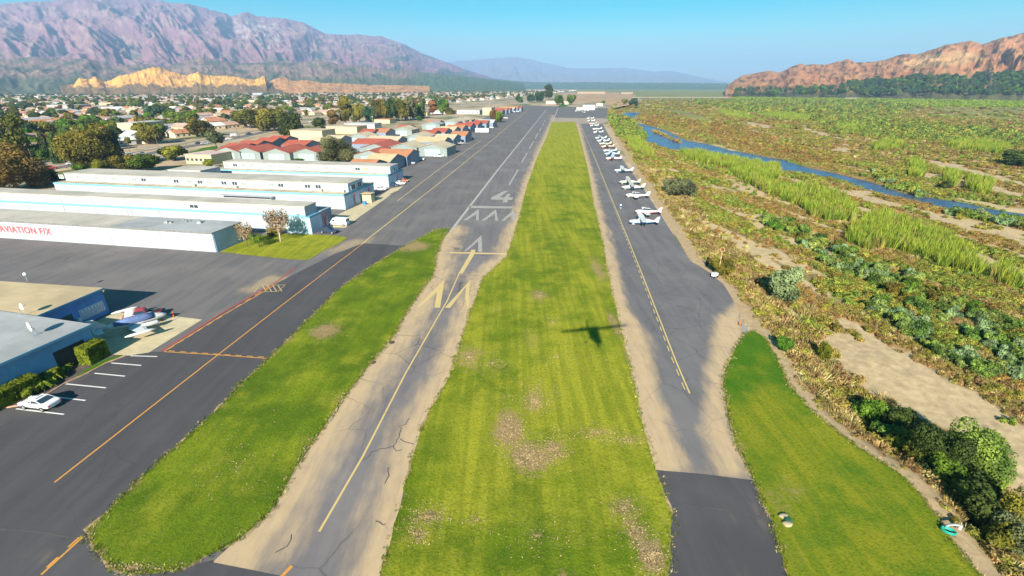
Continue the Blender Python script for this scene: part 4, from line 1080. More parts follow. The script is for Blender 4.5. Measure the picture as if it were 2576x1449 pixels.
def pole_light(label, px, py, z=0, h=3, head=0.35, cat='lamp post'):
    x, y = G(px, py, z); t = thing('light_pole', label, cat, (x, y, z), rnd.random())
    b = MB(); b.tube((0, 0, 0), (0, 0, h), 0.07, 0.05); b.build('pole', metal_g, t)
    b = MB(); b.loft([[(math.cos(a) * r, math.sin(a) * r, h + zz) for a in (k * math.pi / 5 for k in range(10))] for r, zz in ((.1, 0), (head, .15), (head, .4), (.1, .55))]); b.build('lamp_head', lamp_white, t)
pole_light('white globe lamp on the far edge of the sand coloured roof', 70, 708, 4.5, 1.1, 0.28, 'lamp')
pole_light('white light head on a tall pole beside the left end of the red roofs', 784, 337, 0, 9, .9)
pole_light('white lamp on a slim pole left of the long white shed', 941, 333, 0, 12, .5)
pole_light('slim lamp pole standing right of the tall eucalyptus', 889, 318, 0, 9, .5)

# ------------------------------------------------------------------ gabled hangars
def hangar(label, apex, kind, L, w=17.0, roofm=None, wallm=None, eave=4.5, ridge=6.8, parts=True, group=None, cat='hangar'):
    wallm = wallm or shaded_gable_wall
    rz = HA if kind == 'R' else HA - math.pi / 2
    dz = thing('gabled_hangar', label, cat, (apex[0], apex[1], 0), rz, group)
    h = w / 2 - 0.15
    b = MB()
    for x in (0, -L): b.face([(x, -h, 0), (x, h, 0), (x, h, eave), (x, 0, ridge - .12), (x, -h, eave)][:: (1 if x == 0 else -1)])
    b.face([(0, h, 0), (-L, h, 0), (-L, h, eave), (0, h, eave)]); b.face([(-L, -h, 0), (0, -h, 0), (0, -h, eave), (-L, -h, eave)])
    b.build('wall', wallm, dz)
    for s in (-1, 1):
        b = MB(); y1 = s * (w / 2 - 0.02); k = (ridge - eave) / (w / 2)
        p = [(0.5, s * .01, ridge), (0.5, y1, eave + .02), (-L - .3, y1, eave + .02), (-L - .3, s * .01, ridge)]
        if s > 0: p = p[::-1]
        b.face([(x, y, z + .12) for x, y, z in p][::1]); b.face([(x, y, z - .04) for x, y, z in p][::-1])
        n = len(p)
        for i in range(4):
            a_, c_ = p[i], p[(i + 1) % 4]
            b.face([(a_[0], a_[1], a_[2] - .04), (c_[0], c_[1], c_[2] - .04), (c_[0], c_[1], c_[2] + .12), (a_[0], a_[1], a_[2] + .12)])
        b.build('roof', roofm, dz)
    if parts:
        dm = M('hangar_door_grey', (0.32, 0.38, 0.39), .5, .1) if kind == 'F' else M('hangar_door_shade_tint', (0.22, 0.26, 0.32), .5, .12)  # runway-facing doors get a darker, bluer colour to stand for shade
        for k in range(3):
            b = MB(); b.box(0.02, 0.10 + .04 * (k % 2), -4.5 + k * 3.0 + .03, -1.5 + k * 3.0 - .03, 0.02, 3.9); b.build('door_panel', dm, dz)
        b = MB(); b.box(.03, .12, -w / 2, w / 2, .0, .0 + .001)
    return dz
def ap(px, py): return G(px, py, 6.8)
def ridge_len(a, bpx):
    """length of the ridge seen ending at photo column bpx"""
    us = np.linspace(-90, 0, 900); x, _ = PX(a[0] + us * U_[0], a[1] + us * U_[1], 6.8)
    return float(-np.interp(bpx, x, us))
HR = [
 ((951.7, 401.6), 891, roof_orange, 'nearest hangar of the row, orange roof just behind the white two tier hangar'),
 ((997.5, 387.7), 936, roof_sand, 'second hangar of the row, tan and orange roof with a small pale door'),
 ((1038.5, 376), 960, roof_orange, 'orange roofed hangar beside the parked white box truck'),
 ((1124.6, 344.7), 1052, roof_sand, 'tan roofed hangar just behind the big grey camera facing one'),
 ((1149.6, 337.7), 1100, roof_tan, 'pale tan roofed hangar with a gable wall in deep navy shade'),
 ((1178.3, 330.4), 1140, roof_orange, 'orange tan hangar beside the orange aircraft part at the taxiway'),
 ((980, 349.5), 901, roof_red, 'large red roofed hangar in the middle block, gable towards the taxiway'),
 ((1010.7, 342.6), 933, roof_tan, 'pale roofed hangar with white gable trim behind the large red one'),
 ((867, 340.5), 826, roof_tan, 'pale roofed hangar left of the middle block, behind the round brown tree'),
 ((833, 344.9), 790, roof_tan, 'cream roofed hangar joined to the wide red one'),
 ((784, 353), 728, roof_red, 'wide red roofed hangar in the middle of the left block'),
 ((729, 342), 687, roof_red, 'farthest red roofed hangar of the left block'),
 ((702, 346.3), 658, roof_red, 'red roofed hangar with a gable in navy shade, second from the back of the left block'),
 ((662.4, 353.9), 614, roof_red, 'red roofed hangar with a gable in navy shade, third from the back of the left block'),
 ((629, 360.9), 577, roof_red, 'leftmost red roofed hangar with a small satellite dish colour gable'),
 ((946.8, 324.5), 920, roof_red, 'small red roofed hangar below the long white shed'),
 ((981.5, 323), 958, roof_orange, 'orange tan hangar right of the long white shed'),
 ((1035.7, 314), 1018, roof_red, 'small red roof hangar behind the grey camera facing one'),
 ((1100, 328), 1063, roof_red, 'bright red hangar at the front of the far row'),
 ((1127.4, 322.5), 1092, roof_red, 'bright red hangar, second of the far row'),
 ((1149.6, 318.3), 1110, roof_sand, 'sand roofed hangar, third of the far row'),
 ((1170.5, 314.3), 1128, roof_orange, 'orange roofed hangar, fourth of the far row'),
 ((1189.4, 309.8), 1150, roof_red, 'red roofed hangar, fifth of the far row'),
 ((1207.7, 306.5), 1172, roof_red, 'red roofed hangar, sixth of the far row'),
 ((1228.8, 302.6), 1195, roof_red, 'red roofed hangar with a white door near the end of the far row'),
 ((1245, 301), 1205, roof_white, 'white roofed hangar closing the far row beside the runway tree'),
 ((1109.4, 302), 1078, roof_orange, 'pinkish hangar with a dark gable behind the far row'),
]
for a, bx_, rm, lab in HR:
    A_ = ap(*a); hangar(lab, A_, 'R', max(10, ridge_len(A_, bx_)), 17.2, rm, None if 'pale door' not in lab else shaded_gable_wall)
for i, (a, rm) in enumerate((((1266.6, 274.3), roof_red), ((1276.6, 273), roof_orange), ((1285.5, 271), roof_red), ((1295.5, 269.3), roof_sand), ((1304.4, 268.2), roof_orange), ((1313.8, 267.6), roof_red))):
    A_ = ap(*a); hangar('small gabled hangar at the end of the runway, %s of the far group' % ('nearest', 'second', 'third', 'fourth', 'fifth', 'farthest')[i], A_, 'R', 22, 17, rm, group='hangars at the far end of the runway', parts=False)
HF = [
 ((927, 378), 16, roof_red, 'grey camera facing gable with a red roof, between the orange hangar and the brown tree'),
 ((940.5, 361), 22, roof_red, 'grey camera facing gable of the large red roofed block'),
 ((1011, 361), 17, roof_tan, 'camera facing gable with a pale tan roof, left of the big grey hangar'),
 ((1086.4, 361.3), 17, roof_tan, 'big grey camera facing hangar with wide double doors at the taxiway edge'),
 ((899.6, 335), 14, roof_tan, 'pale camera facing gable behind the large red roof'),
 ((1009, 319), 16, roof_tan, 'grey camera facing gable with a pale roof near the long white shed'),
 ((567, 369.9), 16, roof_red, 'leftmost grey camera facing gable of the left block'),
 ((617.3, 370.6), 18, roof_red, 'second grey camera facing gable of the left block'),
 ((691.6, 372.7), 20, roof_red, 'third grey camera facing gable of the left block, bush in front'),
 ((767.2, 372.7), 20, roof_red, 'fourth grey camera facing gable of the left block, next to the brown tree'),
 ((1044, 336), 18, roof_tan, 'grey roofed camera facing gable in the middle of the hangars'),
 ((1083, 306), 14, roof_cool, 'small grey camera facing gable behind the far row'),
 ((1130, 300.4), 14, roof_tan, 'first of three small grey gables behind the far row'),
 ((1148.9, 297.6), 14, roof_tan, 'second of three small grey gables behind the far row'),
 ((1165.5, 295.4), 14, roof_tan, 'third of three small grey gables behind the far row'),
]
for a, L, rm, lab in HF:
    A_ = ap(*a); hangar(lab, A_, 'F', L, 17.0 if 'left block' not in lab else 15.5, rm, grey_wall)
def block(name, label, px0, px1, py, h, depth, wallm, roofm, cat='building', z0=0, ang=None, group=None, bays=0):
    """box building whose near wall base runs from photo column px0 to px1 on row py"""
    a = G(px0, py); b_ = G(px1, py if not isinstance(py, tuple) else py[1])
    w = math.hypot(b_[0] - a[0], b_[1] - a[1]); rz = HA if ang is None else ang
    w *= 1.0
    t = thing(name, label, cat, (a[0], a[1], 0), rz, group)
    frame_box('wall', t, 0, w, 0, depth, 0, h, wallm)
    frame_box('roof', t, -.3, w + .3, -.3, depth + .3, h + .01, h + .25, roofm)
    for k in range(bays):
        x = (k + .5) * w / bays; b = MB(); b.box(x - .7, x + .7, -.08, -.003, h * .35, h * .35 + 1.2); b.build('window', glass, t)
    return t
cream_wall = M('cream_wall', (0.50, 0.42, 0.27), .8, .08); pale_wall = M('pale_wall', (0.52, 0.50, 0.48), .8, .08)
block('shed', 'long white shed with a blank wall behind the hangars', 868, 949, 326, 5.2, 14, white_wall, roof_white)
block('warehouse', 'long beige warehouse behind the left block of red hangars', 733, 820, 352, 6.5, 18, cream_wall, roof_tan)
block('warehouse', 'long flat tan building left of the long white shed', 822, 905, 336, 5.5, 18, cream_wall, roof_tan)
block('workshop', 'low tan workshop with a reddish roof above the long white shed', 918, 985, 310, 4, 14, cream_wall, roof_orange)
block('workshop', 'boxy tan hangar beside the tree at the runway edge', 1214, 1237, 289.5, 9, 22, cream_wall, roof_tan)
block('workshop', 'pale grey workshop with dark bays left of the boxy tan hangar', 1150, 1208, 287, 5, 20, pale_wall, roof_grey, bays=5)
block('workshop', 'low sandy storage building in front of the tree line', 1010, 1078, 291, 4, 12, cream_wall, roof_tan)
block('workshop', 'low pale storage building right of the sandy one', 1082, 1142, 286, 4, 14, pale_wall, roof_tan)
block('terminal', 'far pale hangar with a red front annex beside the end of the grass strip', 1465, 1496, 276.5, 7, 20, pale_wall, roof_white, ang=-RW)
block('annex', 'low white annex with a dark red roof at the far apron', 1450, 1466, 277, 4.5, 14, pale_wall, roof_red, ang=-RW)
block('workshop', 'pale teal open shed right of the far hangar', 1500, 1516, 267, 5, 14, pale_wall, roof_cool, ang=-RW)
block('house', 'small cream house behind the green patch at the runway end', 1413, 1430, 263, 6, 12, cream_wall, roof_white, ang=-RW)
block('house', 'pink and tan house at the far runway end', 1373, 1400, 262, 6, 14, M('pink_wall', (.6, .42, .36), .8), roof_sand, ang=-RW)
block('warehouse', 'long pale warehouse on the bare ground beyond the far apron', 1452, 1522, 236, 9, 60, M('tan_far_wall', (.36, .26, .17), .8), roof_sand, ang=0)
block('warehouse', 'second pale warehouse on the horizon, right of the longer one', 1562, 1592, 236.5, 7, 40, M('tan_far_wall', (.36, .26, .17), .8), roof_tan, ang=0)
sheet('bare_ground', jitter_line(Gs([(1395, 238), (1440, 232), (1560, 233), (1600, 240), (1590, 262), (1545, 272), (1530, 262), (1500, 258), (1440, 256), (1400, 252)]), 20, 8, 41, freq=.03), 0.02, M('orange_earth', (0.44, 0.27, 0.14), .9, .25, .02, 'world'))
sheet('green_patch', Gs([(1402, 268), (1415, 262), (1432, 263), (1425, 268), (1405, 270)]), 0.03, lawn_m)
# ------------------------------------------------------------------ aircraft
wing_white = M('aircraft_white', (0.62, 0.61, 0.59), 0.35, 0.05, spec=0.5)
wing_cream = M('aircraft_cream', (0.55, 0.48, 0.38), 0.35, 0.06, spec=0.5)
ac_red = M('aircraft_red', (0.60, 0.04, 0.05), 0.35, 0.06, spec=0.5)
ac_blue = M('aircraft_blue', (0.10, 0.22, 0.45), 0.35, 0.06, spec=0.5)
ac_green = M('aircraft_green', (0.10, 0.25, 0.18), 0.4, 0.06)
ac_pale = M('aircraft_pale_blue', (0.50, 0.66, 0.75), 0.35, 0.05)
ac_orange = M('aircraft_orange', (0.65, 0.25, 0.08), 0.35, 0.05)
tyre = M('black_rubber', (0.02, 0.02, 0.02), 0.8, 0.1)
ac_glass = M('canopy_glass', (0.03, 0.05, 0.07), 0.08, 0.2, spec=0.8)
def oval(x, hw, z0, z1, n=12, e=2.4):
    zc = (z0 + z1) / 2; hz_ = (z1 - z0) / 2; r = []
    for k in range(n):
        a = 2 * math.pi * k / n; c, s = math.cos(a), math.sin(a)
        r.append((x, hw * math.copysign(abs(c) ** (2 / e), c), zc + hz_ * math.copysign(abs(s) ** (2 / e), s)))
    return r
def foil(y, x0, chord, z, th):
    return [(x0, y, z), (x0 - chord * .25, y, z + th * .6), (x0 - chord, y, z), (x0 - chord * .3, y, z - th * .4)]
def wingmesh(span, root, tip, x, z, dih, th=.16, sweep=0.1):
    b = MB(); ys = [-span / 2, -span * .25, 0, span * .25, span / 2]; rings = []
    for y in ys:
        t = abs(y) / (span / 2); c = root if t < .55 else root + (tip - root) * (t - .5) / .5
        rings.append(foil(y, x - sweep * t, c, z + dih * t, th * (1 - .4 * t)))
    b.loft(rings); return b
def wheel_mb(x, y, r=.2, w=.12):
    b = MB(); b.tube((x, y - w / 2, r), (x, y + w / 2, r), r, n=12); return b
def airplane(label, loc, rz, high=True, body=None, trim=None, group=None, pants=True, taildragger=False, copy_of=None):
    body = body or wing_white; trim = trim or ac_blue
    t = thing('light_aircraft', label, 'airplane', loc, rz, group)
    z = 0.0
    if high: S = [(3.9, .16, .95, 1.25), (3.75, .42, .72, 1.42), (2.7, .52, .62, 1.55), (2.2, .56, .58, 1.68), (1.5, .58, .55, 2.08), (0, .58, .55, 2.10), (-.9, .48, .68, 1.85), (-2.4, .26, .95, 1.55), (-3.9, .10, 1.12, 1.40)]
    else: S = [(3.6, .16, .85, 1.15), (3.45, .42, .6, 1.32), (2.4, .54, .5, 1.45), (1.5, .58, .45, 1.5), (0, .58, .45, 1.5), (-1.0, .46, .55, 1.45), (-2.4, .26, .75, 1.35), (-3.8, .09, .98, 1.25)]
    b = MB(); b.loft([oval(*s) for s in S]); b.build('fuselage', body, t, smooth=True)
    b = MB(); b.loft([oval(s[0], s[1] + .012, s[2] - .01, s[2] + (s[3] - s[2]) * .42) for s in S[1:]]); b.build('body_stripe', trim, t, smooth=True)
    if high:
        wingmesh(10.8, 1.6, 1.15, 1.35, 2.18, .18).build('wing', body, t)
        b = MB(); b.loft([[(2.28, -.5, 1.66), (2.28, .5, 1.66), (2.28, .5, 1.68), (2.28, -.5, 1.68)], [(1.56, -.58, 1.72), (1.56, .58, 1.72), (1.56, .56, 2.12), (1.56, -.56, 2.12)]]); b.build('windscreen', ac_glass, t)
        for s in (-1, 1):
            b = MB(); b.box(-.5, 1.35, s * .585 - .012, s * .585 + .012, 1.55, 1.98); b.build('side_window', ac_glass, t)
            b = MB(); b.tube((.9, s * .5, .7), (.85, s * 2.7, 2.2), .04, n=6); b.build('wing_strut', body, t)
    else:
        wingmesh(10.0, 1.7, 1.2, 1.3, .62, .5).build('wing', body, t)
        b = MB(); b.loft([oval(1.6, .5, 1.35, 1.5, 10), oval(.9, .5, 1.3, 1.98, 10), oval(-.3, .5, 1.3, 2.0, 10), oval(-1.2, .38, 1.3, 1.6, 10)]); b.build('canopy', ac_glass, t, smooth=True)
        b = MB(); b.loft([oval(.85, .36, 1.9, 2.0, 8), oval(-.3, .38, 1.9, 2.03, 8), oval(-1.0, .3, 1.6, 1.74, 8)]); b.build('cabin_roof', body, t, smooth=True)
    tz = 1.25 if high else 1.1
    b = MB(); b.loft([[(-2.6, -.04, tz), (-2.6, .04, tz), (-3.9, .04, tz), (-3.9, -.04, tz)], [(-3.75, -.03, tz + 1.25), (-3.75, .03, tz + 1.25), (-4.35, .03, tz + 1.3), (-4.35, -.03, tz + 1.3)]]); b.build('tail_fin', body, t)
    b = MB(); b.loft([[(-3.9, -.035, tz), (-3.9, .035, tz), (-4.2, .03, tz), (-4.2, -.03, tz)], [(-4.35, -.03, tz + 1.3), (-4.35, .03, tz + 1.3), (-4.6, .02, tz + 1.3), (-4.6, -.02, tz + 1.3)]]); b.build('rudder', trim, t)
    wingmesh(3.4, .95, .7, -3.05, tz + .05, 0, .08).build('tailplane', body, t)
    b = MB(); x = S[0][0] + .12; zc = (S[0][2] + S[0][3]) / 2; b.box(x - .02, x + .03, -.07, .07, zc - .92, zc + .92); b.build('propeller', tyre, t, )
    b = MB(); b.loft([oval(x - .12, .15, zc - .15, zc + .15, 10), oval(x + .15, .02, zc - .02, zc + .02, 10)]); b.build('spinner', trim, t, smooth=True)
    for wx, wy in ((2.8, 0), (.3, 1.15), (.3, -1.15)):
        w = wheel_mb(wx, wy).build('wheel', tyre, t)
        b = MB(); b.tube((wx, wy, .25), (wx, wy * .45, .75), .045, n=6); b.build('gear_leg', body, w)
        if pants:
            b = MB(); b.loft([oval(wx + .4, .03, .2, .24, 8), oval(wx + .15, .11, .12, .42, 8), oval(wx - .2, .1, .14, .4, 8), oval(wx - .6, .02, .24, .28, 8)])
            for i, q in enumerate(b.v): b.v[i] = (q[0], q[1] + wy, q[2] + .03)
            b.build('wheel_fairing', body, w, smooth=True)
    return t
def copy_tree(o, parent=None, swap=None):
    c = o.copy(); COL.objects.link(c); c.parent = parent
    if c.data and swap:
        for sl in c.material_slots:
            if sl.material in swap:
                mt = swap[sl.material]; sl.link = 'OBJECT'; sl.material = mt
    for ch in list(o.children): copy_tree(ch, c, swap)
    return c
PL = []   # (nose px), colours
nearp = [
 ((1583, 563), 1, wing_white, ac_blue, 'nearest parked high wing airplane with a cream wing and navy belly stripe'),
 ((1596, 536), 0, wing_white, ac_red, 'white low wing airplane with red lower body, beside the nearest high wing one'),
 ((1573, 494), 0, wing_white, wing_cream, 'small white low wing airplane with a pinkish cabin, third from the camera'),
 ((1565, 474), 1, wing_cream, ac_pale, 'pale cream high wing airplane, fourth from the camera in the right row'),
 ((1558, 461), 1, wing_cream, ac_green, 'cream and dark green airplane with a raised nose engine, fifth in the right row'),
 ((1546, 431), 1, wing_white, ac_blue, 'lone white airplane between the two groups of the right row')]
protos = {}
for (px, py), hi, bc, tc, lab in nearp:
    x, y = G(px, py + 4); rz = math.pi - RW + rnd.uniform(-.05, .05)
    t = airplane(lab, (x + 3.9, y, .034), rz, bool(hi), bc, tc)
    protos.setdefault(hi, t)
gcol = [(wing_white, ac_red, 'white airplane with red trim closing the near end of the packed row'), (ac_pale, ac_blue, 'pale blue airplane, second in the packed row'), (wing_white, ac_blue, 'white airplane with blue trim, third in the packed row'), (wing_cream, ac_red, 'cream airplane with a reddish stripe, fourth in the packed row'), (wing_cream, ac_orange, 'cream airplane with an orange stripe, fifth in the packed row'),
        (wing_white, ac_pale, 'white airplane with a pale stripe, sixth in the packed row'), (wing_white, ac_green, 'white airplane at the far end of the nearer packed group'), (wing_white, ac_blue, 'white airplane with blue trim, nearest of the farther packed group'), (wing_white, wing_white, 'all white airplane, second of the farther packed group'), (wing_white, ac_pale, 'white airplane with pale trim, third of the farther packed group'),
        (wing_cream, ac_red, 'airplane with a reddish cabin, fourth of the farther packed group'), (wing_white, ac_blue, 'white airplane, second from the far end of the right row'), (wing_white, wing_cream, 'farthest airplane of the right row')]
gpx = [(1524, 402), (1521, 390), (1516, 381), (1512, 371), (1506, 363), (1502, 356), (1497, 349), (1492, 334), (1490, 325), (1484, 316.5), (1481, 311), (1477, 304.5), (1476, 298)]
def ac_copy(label, hi, loc, rz, bc, tc, group):
    src = protos[hi]; base = nearp[0] if hi else nearp[1]
    t = copy_tree(src, None, {base[2]: bc, base[3]: tc})
    t.location = loc; t.rotation_euler = (0, 0, rz); t['label'] = label; t['group'] = group
    return t
for i, ((px, py), (bc, tc, lab)) in enumerate(zip(gpx, gcol)):
    x, y = G(px, py + 2); ac_copy(lab, (1, 1, 0, 1, 0, 1, 1, 1, 0, 1, 0, 1, 1)[i], (x + 3.9, y, .034), math.pi - RW + rnd.uniform(-.12, .12), bc, tc, 'light aircraft parked along the right taxiway')
for i, (px, py) in enumerate(((1452, 281), (1468, 284), (1475, 280))):
    x, y = G(px, py); ac_copy(('white airplane on the far apron, left of three in front of the far hangar', 'white airplane on the far apron, middle of three', 'white airplane on the far apron, right of three')[i], 1, (x, y, .02), R((200, -60, -20)[i]), wing_white, wing_cream, 'aircraft on the far apron')
for i, (px, py) in enumerate(((1279, 283), (1292, 279), (1300, 276), (1287, 277), (1309, 274), (1298, 283), (1270, 281))):
    x, y = G(px, py); ac_copy('small white airplane by the far gabled hangars, %s of the scattered seven' % ('first', 'second', 'third', 'fourth', 'fifth', 'sixth', 'last')[i], i % 2, (x, y, .02), R(-10 + i * 37), wing_white, ac_pale, 'white aircraft before the far hangars')
ac_copy('long white airplane parked right of the runway tree', 0, (*G(1270, 299), .02), R(-15), wing_white, wing_white, 'aircraft by the hangar row')
ac_copy('white airplane at the foot of the runway tree', 0, (*G(1248, 306), .02), R(200), wing_white, wing_white, 'aircraft by the hangar row')
ac_copy('white airplane outside the red hangar with the white door', 1, (*G(1228, 318), .02), R(-20), wing_white, wing_white, 'aircraft by the hangar row')
ac_copy('large white low wing airplane with its wing pointing along the taxiway', 0, (*G(1160, 364), .02), R(60), wing_white, ac_red, 'aircraft by the hangar row')
ac_copy('orange and brown airplane beside the big grey hangar', 1, (*G(1127, 377), .02), R(10), ac_orange, M('aircraft_brown', (.2, .08, .04), .4), 'aircraft by the hangar row')
# twin beside the blue hangars
tx_, ty_ = -60.6, 67.6
tw = thing('twin_aircraft', 'white twin engine airplane with dark blue fuselage covers beside the blue hangar', 'airplane', (tx_, ty_, .04), R(46))
cover = M('blue_canvas_cover', (0.12, 0.17, 0.34), .85, .2)
S = [(4.6, .1, 1.0, 1.2), (4.0, .36, .75, 1.5), (2.9, .6, .6, 1.85), (1.6, .7, .55, 2.1), (-.6, .7, .6, 2.1), (-2.4, .42, .9, 1.85), (-4.6, .12, 1.3, 1.6)]
b = MB(); b.loft([oval(*s) for s in S]); b.build('fuselage', wing_white, tw, smooth=True)
b = MB(); b.loft([oval(s[0], s[1] + .05, s[2] + .3, s[3] + .05) for s in S[2:6]]); b.build('fuselage_cover', cover, tw, smooth=True)
wingmesh(11.2, 1.9, 1.2, 1.2, .85, .5, .2).build('wing', wing_white, tw)
for s in (-1, 1):
    b = MB(); b.loft([oval(3.1, .2, .8, 1.15, 10), oval(2.8, .42, .6, 1.35, 10), oval(.8, .4, .65, 1.3, 10), oval(-.9, .08, .9, 1.1, 10)])
    b.v = [(q[0], q[1] + s * 2.1, q[2]) for q in b.v]; b.build('engine', wing_white, tw, smooth=True)
    b = MB(); b.box(3.16, 3.2, s * 2.1 - .07, s * 2.1 + .07, .05 + .1, 1.85); b.build('propeller', tyre, tw)
    b = MB(); b.loft([oval(2.0, .12, .95, 1.2, 8), oval(1.0, .28, .8, 1.3, 8), oval(-1.2, .26, .85, 1.25, 8), oval(-1.9, .05, 1, 1.1, 8)]); b.v = [(q[0], q[1] + s * 5.7, q[2] + .35) for q in b.v]; b.build('tip_tank', wing_white, tw, smooth=True)
    wheel_mb(.5, s * 2.1, .3, .18).build('wheel', tyre, tw)
wheel_mb(3.7, 0, .24, .14).build('wheel', tyre, tw)
b = MB(); b.loft([[(-3.0, -.06, 1.5), (-3.0, .06, 1.5), (-4.7, .05, 1.5), (-4.7, -.05, 1.5)], [(-4.5, -.04, 3.2), (-4.5, .04, 3.2), (-5.3, .03, 3.3), (-5.3, -.03, 3.3)]]); b.build('tail_fin', wing_white, tw)
wingmesh(4.8, 1.2, .8, -3.8, 1.55, 0, .1).build('tailplane', wing_white, tw)
# the airplane overhead that throws its shadow on the grass strip
fl = airplane('small high wing airplane flying overhead, its shadow lying on the grass strip', (-2.7, -8.2, 38.9), R(-86), True, wing_white, ac_blue)
fl.rotation_euler = (R(4), R(-13), R(-86)); fl.location = (-2.9, -8.6, 38.3)

# ------------------------------------------------------------------ cars, vans, trucks
car_glass = ac_glass
def car_paint(n, c): return M('car_paint_' + n, c, 0.25, 0.03, spec=0.6)
def car(label, loc, rz, kind='sedan', paint=None, group=None, cat='car', sun=False):
    """nose towards +x"""
    dims = {'sedan': (4.6, 1.82, 1.42), 'coupe': (4.5, 1.85, 1.38), 'suv': (4.8, 1.9, 1.75), 'van': (5.6, 2.0, 2.15), 'pickup': (5.4, 1.95, 1.8)}[kind]
    L, W, Hh = dims; h = L / 2
    t = thing('parked_' + ('car' if kind in ('sedan', 'coupe', 'suv') else kind), label, cat, loc, rz, group)
    if kind == 'van': belt, prof = 1.15, [(h, .5, .78), (h - .1, .45, .95), (h - 1.2, .3, 1.18), (-h + .1, .3, 1.2), (-h, .45, 1.2)]
    elif kind in ('suv', 'pickup'): belt, prof = 1.02, [(h, .5, .75), (h - .12, .4, .92), (h - 1.3, .3, 1.02), (-h + .1, .3, 1.02), (-h, .5, 1.0)]
    elif kind == 'coupe': belt, prof = .86, [(h, .40, .60), (h - .12, .26, .74), (h - .5, .2, .82), (h - 1.25, .18, .92), (.3, .17, .96), (-h + 1.4, .18, 1.02), (-h + .6, .22, 1.08), (-h + .15, .3, 1.04), (-h, .46, .9)]
    else: belt, prof = .88, [(h, .42, .62), (h - .25, .3, .74), (h - 1.25, .22, .88), (0, .2, .9), (-h + .7, .22, .96), (-h + .1, .3, .92), (-h, .5, .8)]
    b = MB(); rings = []
    for x, z0, z1 in prof:
        k = .86 if abs(x) > h - .05 else (.95 if abs(x) > h - .4 else 1.0); w = W / 2 * k
        rings.append([(x, -w * .92, z0), (x, w * .92, z0), (x, w, z0 + (z1 - z0) * .5), (x, w * .94, z1 - .03), (x, w * .8, z1), (x, -w * .8, z1), (x, -w * .94, z1 - .03), (x, -w, z0 + (z1 - z0) * .5)])
    b.loft(rings); bo_ = b.build('body', paint, t, smooth=(kind == 'coupe'))
    if kind == 'coupe': mo_ = bo_.modifiers.new('smooth', 'SUBSURF'); mo_.levels = mo_.render_levels = 2
    g = {'sedan': ((h - 1.2, h - 2.0), (-h + 1.5, -h + .7)), 'coupe': ((h - 1.15, h - 2.1), (-h + 1.75, -h + .35)), 'suv': ((h - 1.3, h - 1.95), (-h + .55, -h + .2)), 'van': ((h - .75, h - 1.5), (-h + .15, -h + .05)), 'pickup': ((h - 1.4, h - 2.0), (-h + 2.2, -h + 1.9))}[kind]
    (f0, f1), (r1, r0) = g; w0, w1 = W / 2 * .9, W / 2 * .74
    if kind == 'van': w1 = W / 2 * .86
    b = MB(); z0 = belt - .06; z1 = Hh - .06
    b.loft([[(f0, -w0, z0), (f0, w0, z0), (r0, w0, z0), (r0, -w0, z0)], [(f1, -w1, z1), (f1, w1, z1), (r1, w1, z1), (r1, -w1, z1)]]); wi_ = b.build('windows' if kind != 'van' else 'cab_body', car_glass if kind != 'van' else paint, t)
    b = MB(); b.loft([[(f1 + .1, -w1 - .03, z1 - .04), (f1 + .1, w1 + .03, z1 - .04), (r1 - .12, w1 + .03, z1 - .04), (r1 - .12, -w1 - .03, z1 - .04)], [(f1 - .1, -w1 + .05, Hh), (f1 - .1, w1 - .05, Hh), (r1 + .08, w1 - .05, Hh), (r1 + .08, -w1 + .05, Hh)]]); b.build('roof_panel', paint, t)
    if kind != 'van':
        for s in (-1, 1):
            for xa, xb in ((f0, f1), (r0, r1)) + (((0.1 * h, 0.05 * h),) if kind != 'pickup' else ()):
                b = MB(); b.tube((xa, s * (w0 + .005), z0), (xb, s * (w1 + .01), z1), .05, n=4); b.build('pillar', paint, t)
    else:
        for s in (-1, 1):
            b = MB(); b.box(f1 - .55, f1 + .15, s * (w0 * .98) - .02, s * (w0 * .98) + .02, 1.25, 1.8); b.build('side_window', car_glass, t)
        b = MB(); b.loft([[(f0 + .02, -w0 * .9, z0 + .12), (f0 + .02, w0 * .9, z0 + .12), (f0 + .06, w0 * .9, z0 + .12), (f0 + .06, -w0 * .9, z0 + .12)], [(f1 + .06, -w1 * .9, z1 - .1), (f1 + .06, w1 * .9, z1 - .1), (f1 + .1, w1 * .9, z1 - .1), (f1 + .1, -w1 * .9, z1 - .1)]]); b.build('windscreen', car_glass, t)
        b = MB()
        for s in (-1, 1): b.box(r0 - .03, r0 + .0, s * .45 - .35, s * .45 + .35, 1.3, 1.9)
        b.build('rear_window', car_glass, t)
    if sun: b = MB(); b.box(r1 + .15, f1 - .35, -.42, .42, Hh + .002, Hh + .02); b.build('sunroof', car_glass, t)
    if kind == 'coupe': b = MB(); b.loft([[(r1 - .15, -.6, Hh - .09), (r1 - .15, .6, Hh - .09), (r1 - .12, .6, Hh - .05), (r1 - .12, -.6, Hh - .05)], [(r0 + .25, -.68, belt + .1), (r0 + .25, .68, belt + .1), (r0 + .3, .68, belt + .15), (r0 + .3, -.68, belt + .15)]]); b.build('rear_window', car_glass, t)
    if kind == 'pickup': b = MB(); b.box(-h + .1, -h + 1.85, -.75, .75, 1.021, 1.03); b.build('cargo_bed', dark_m, t)
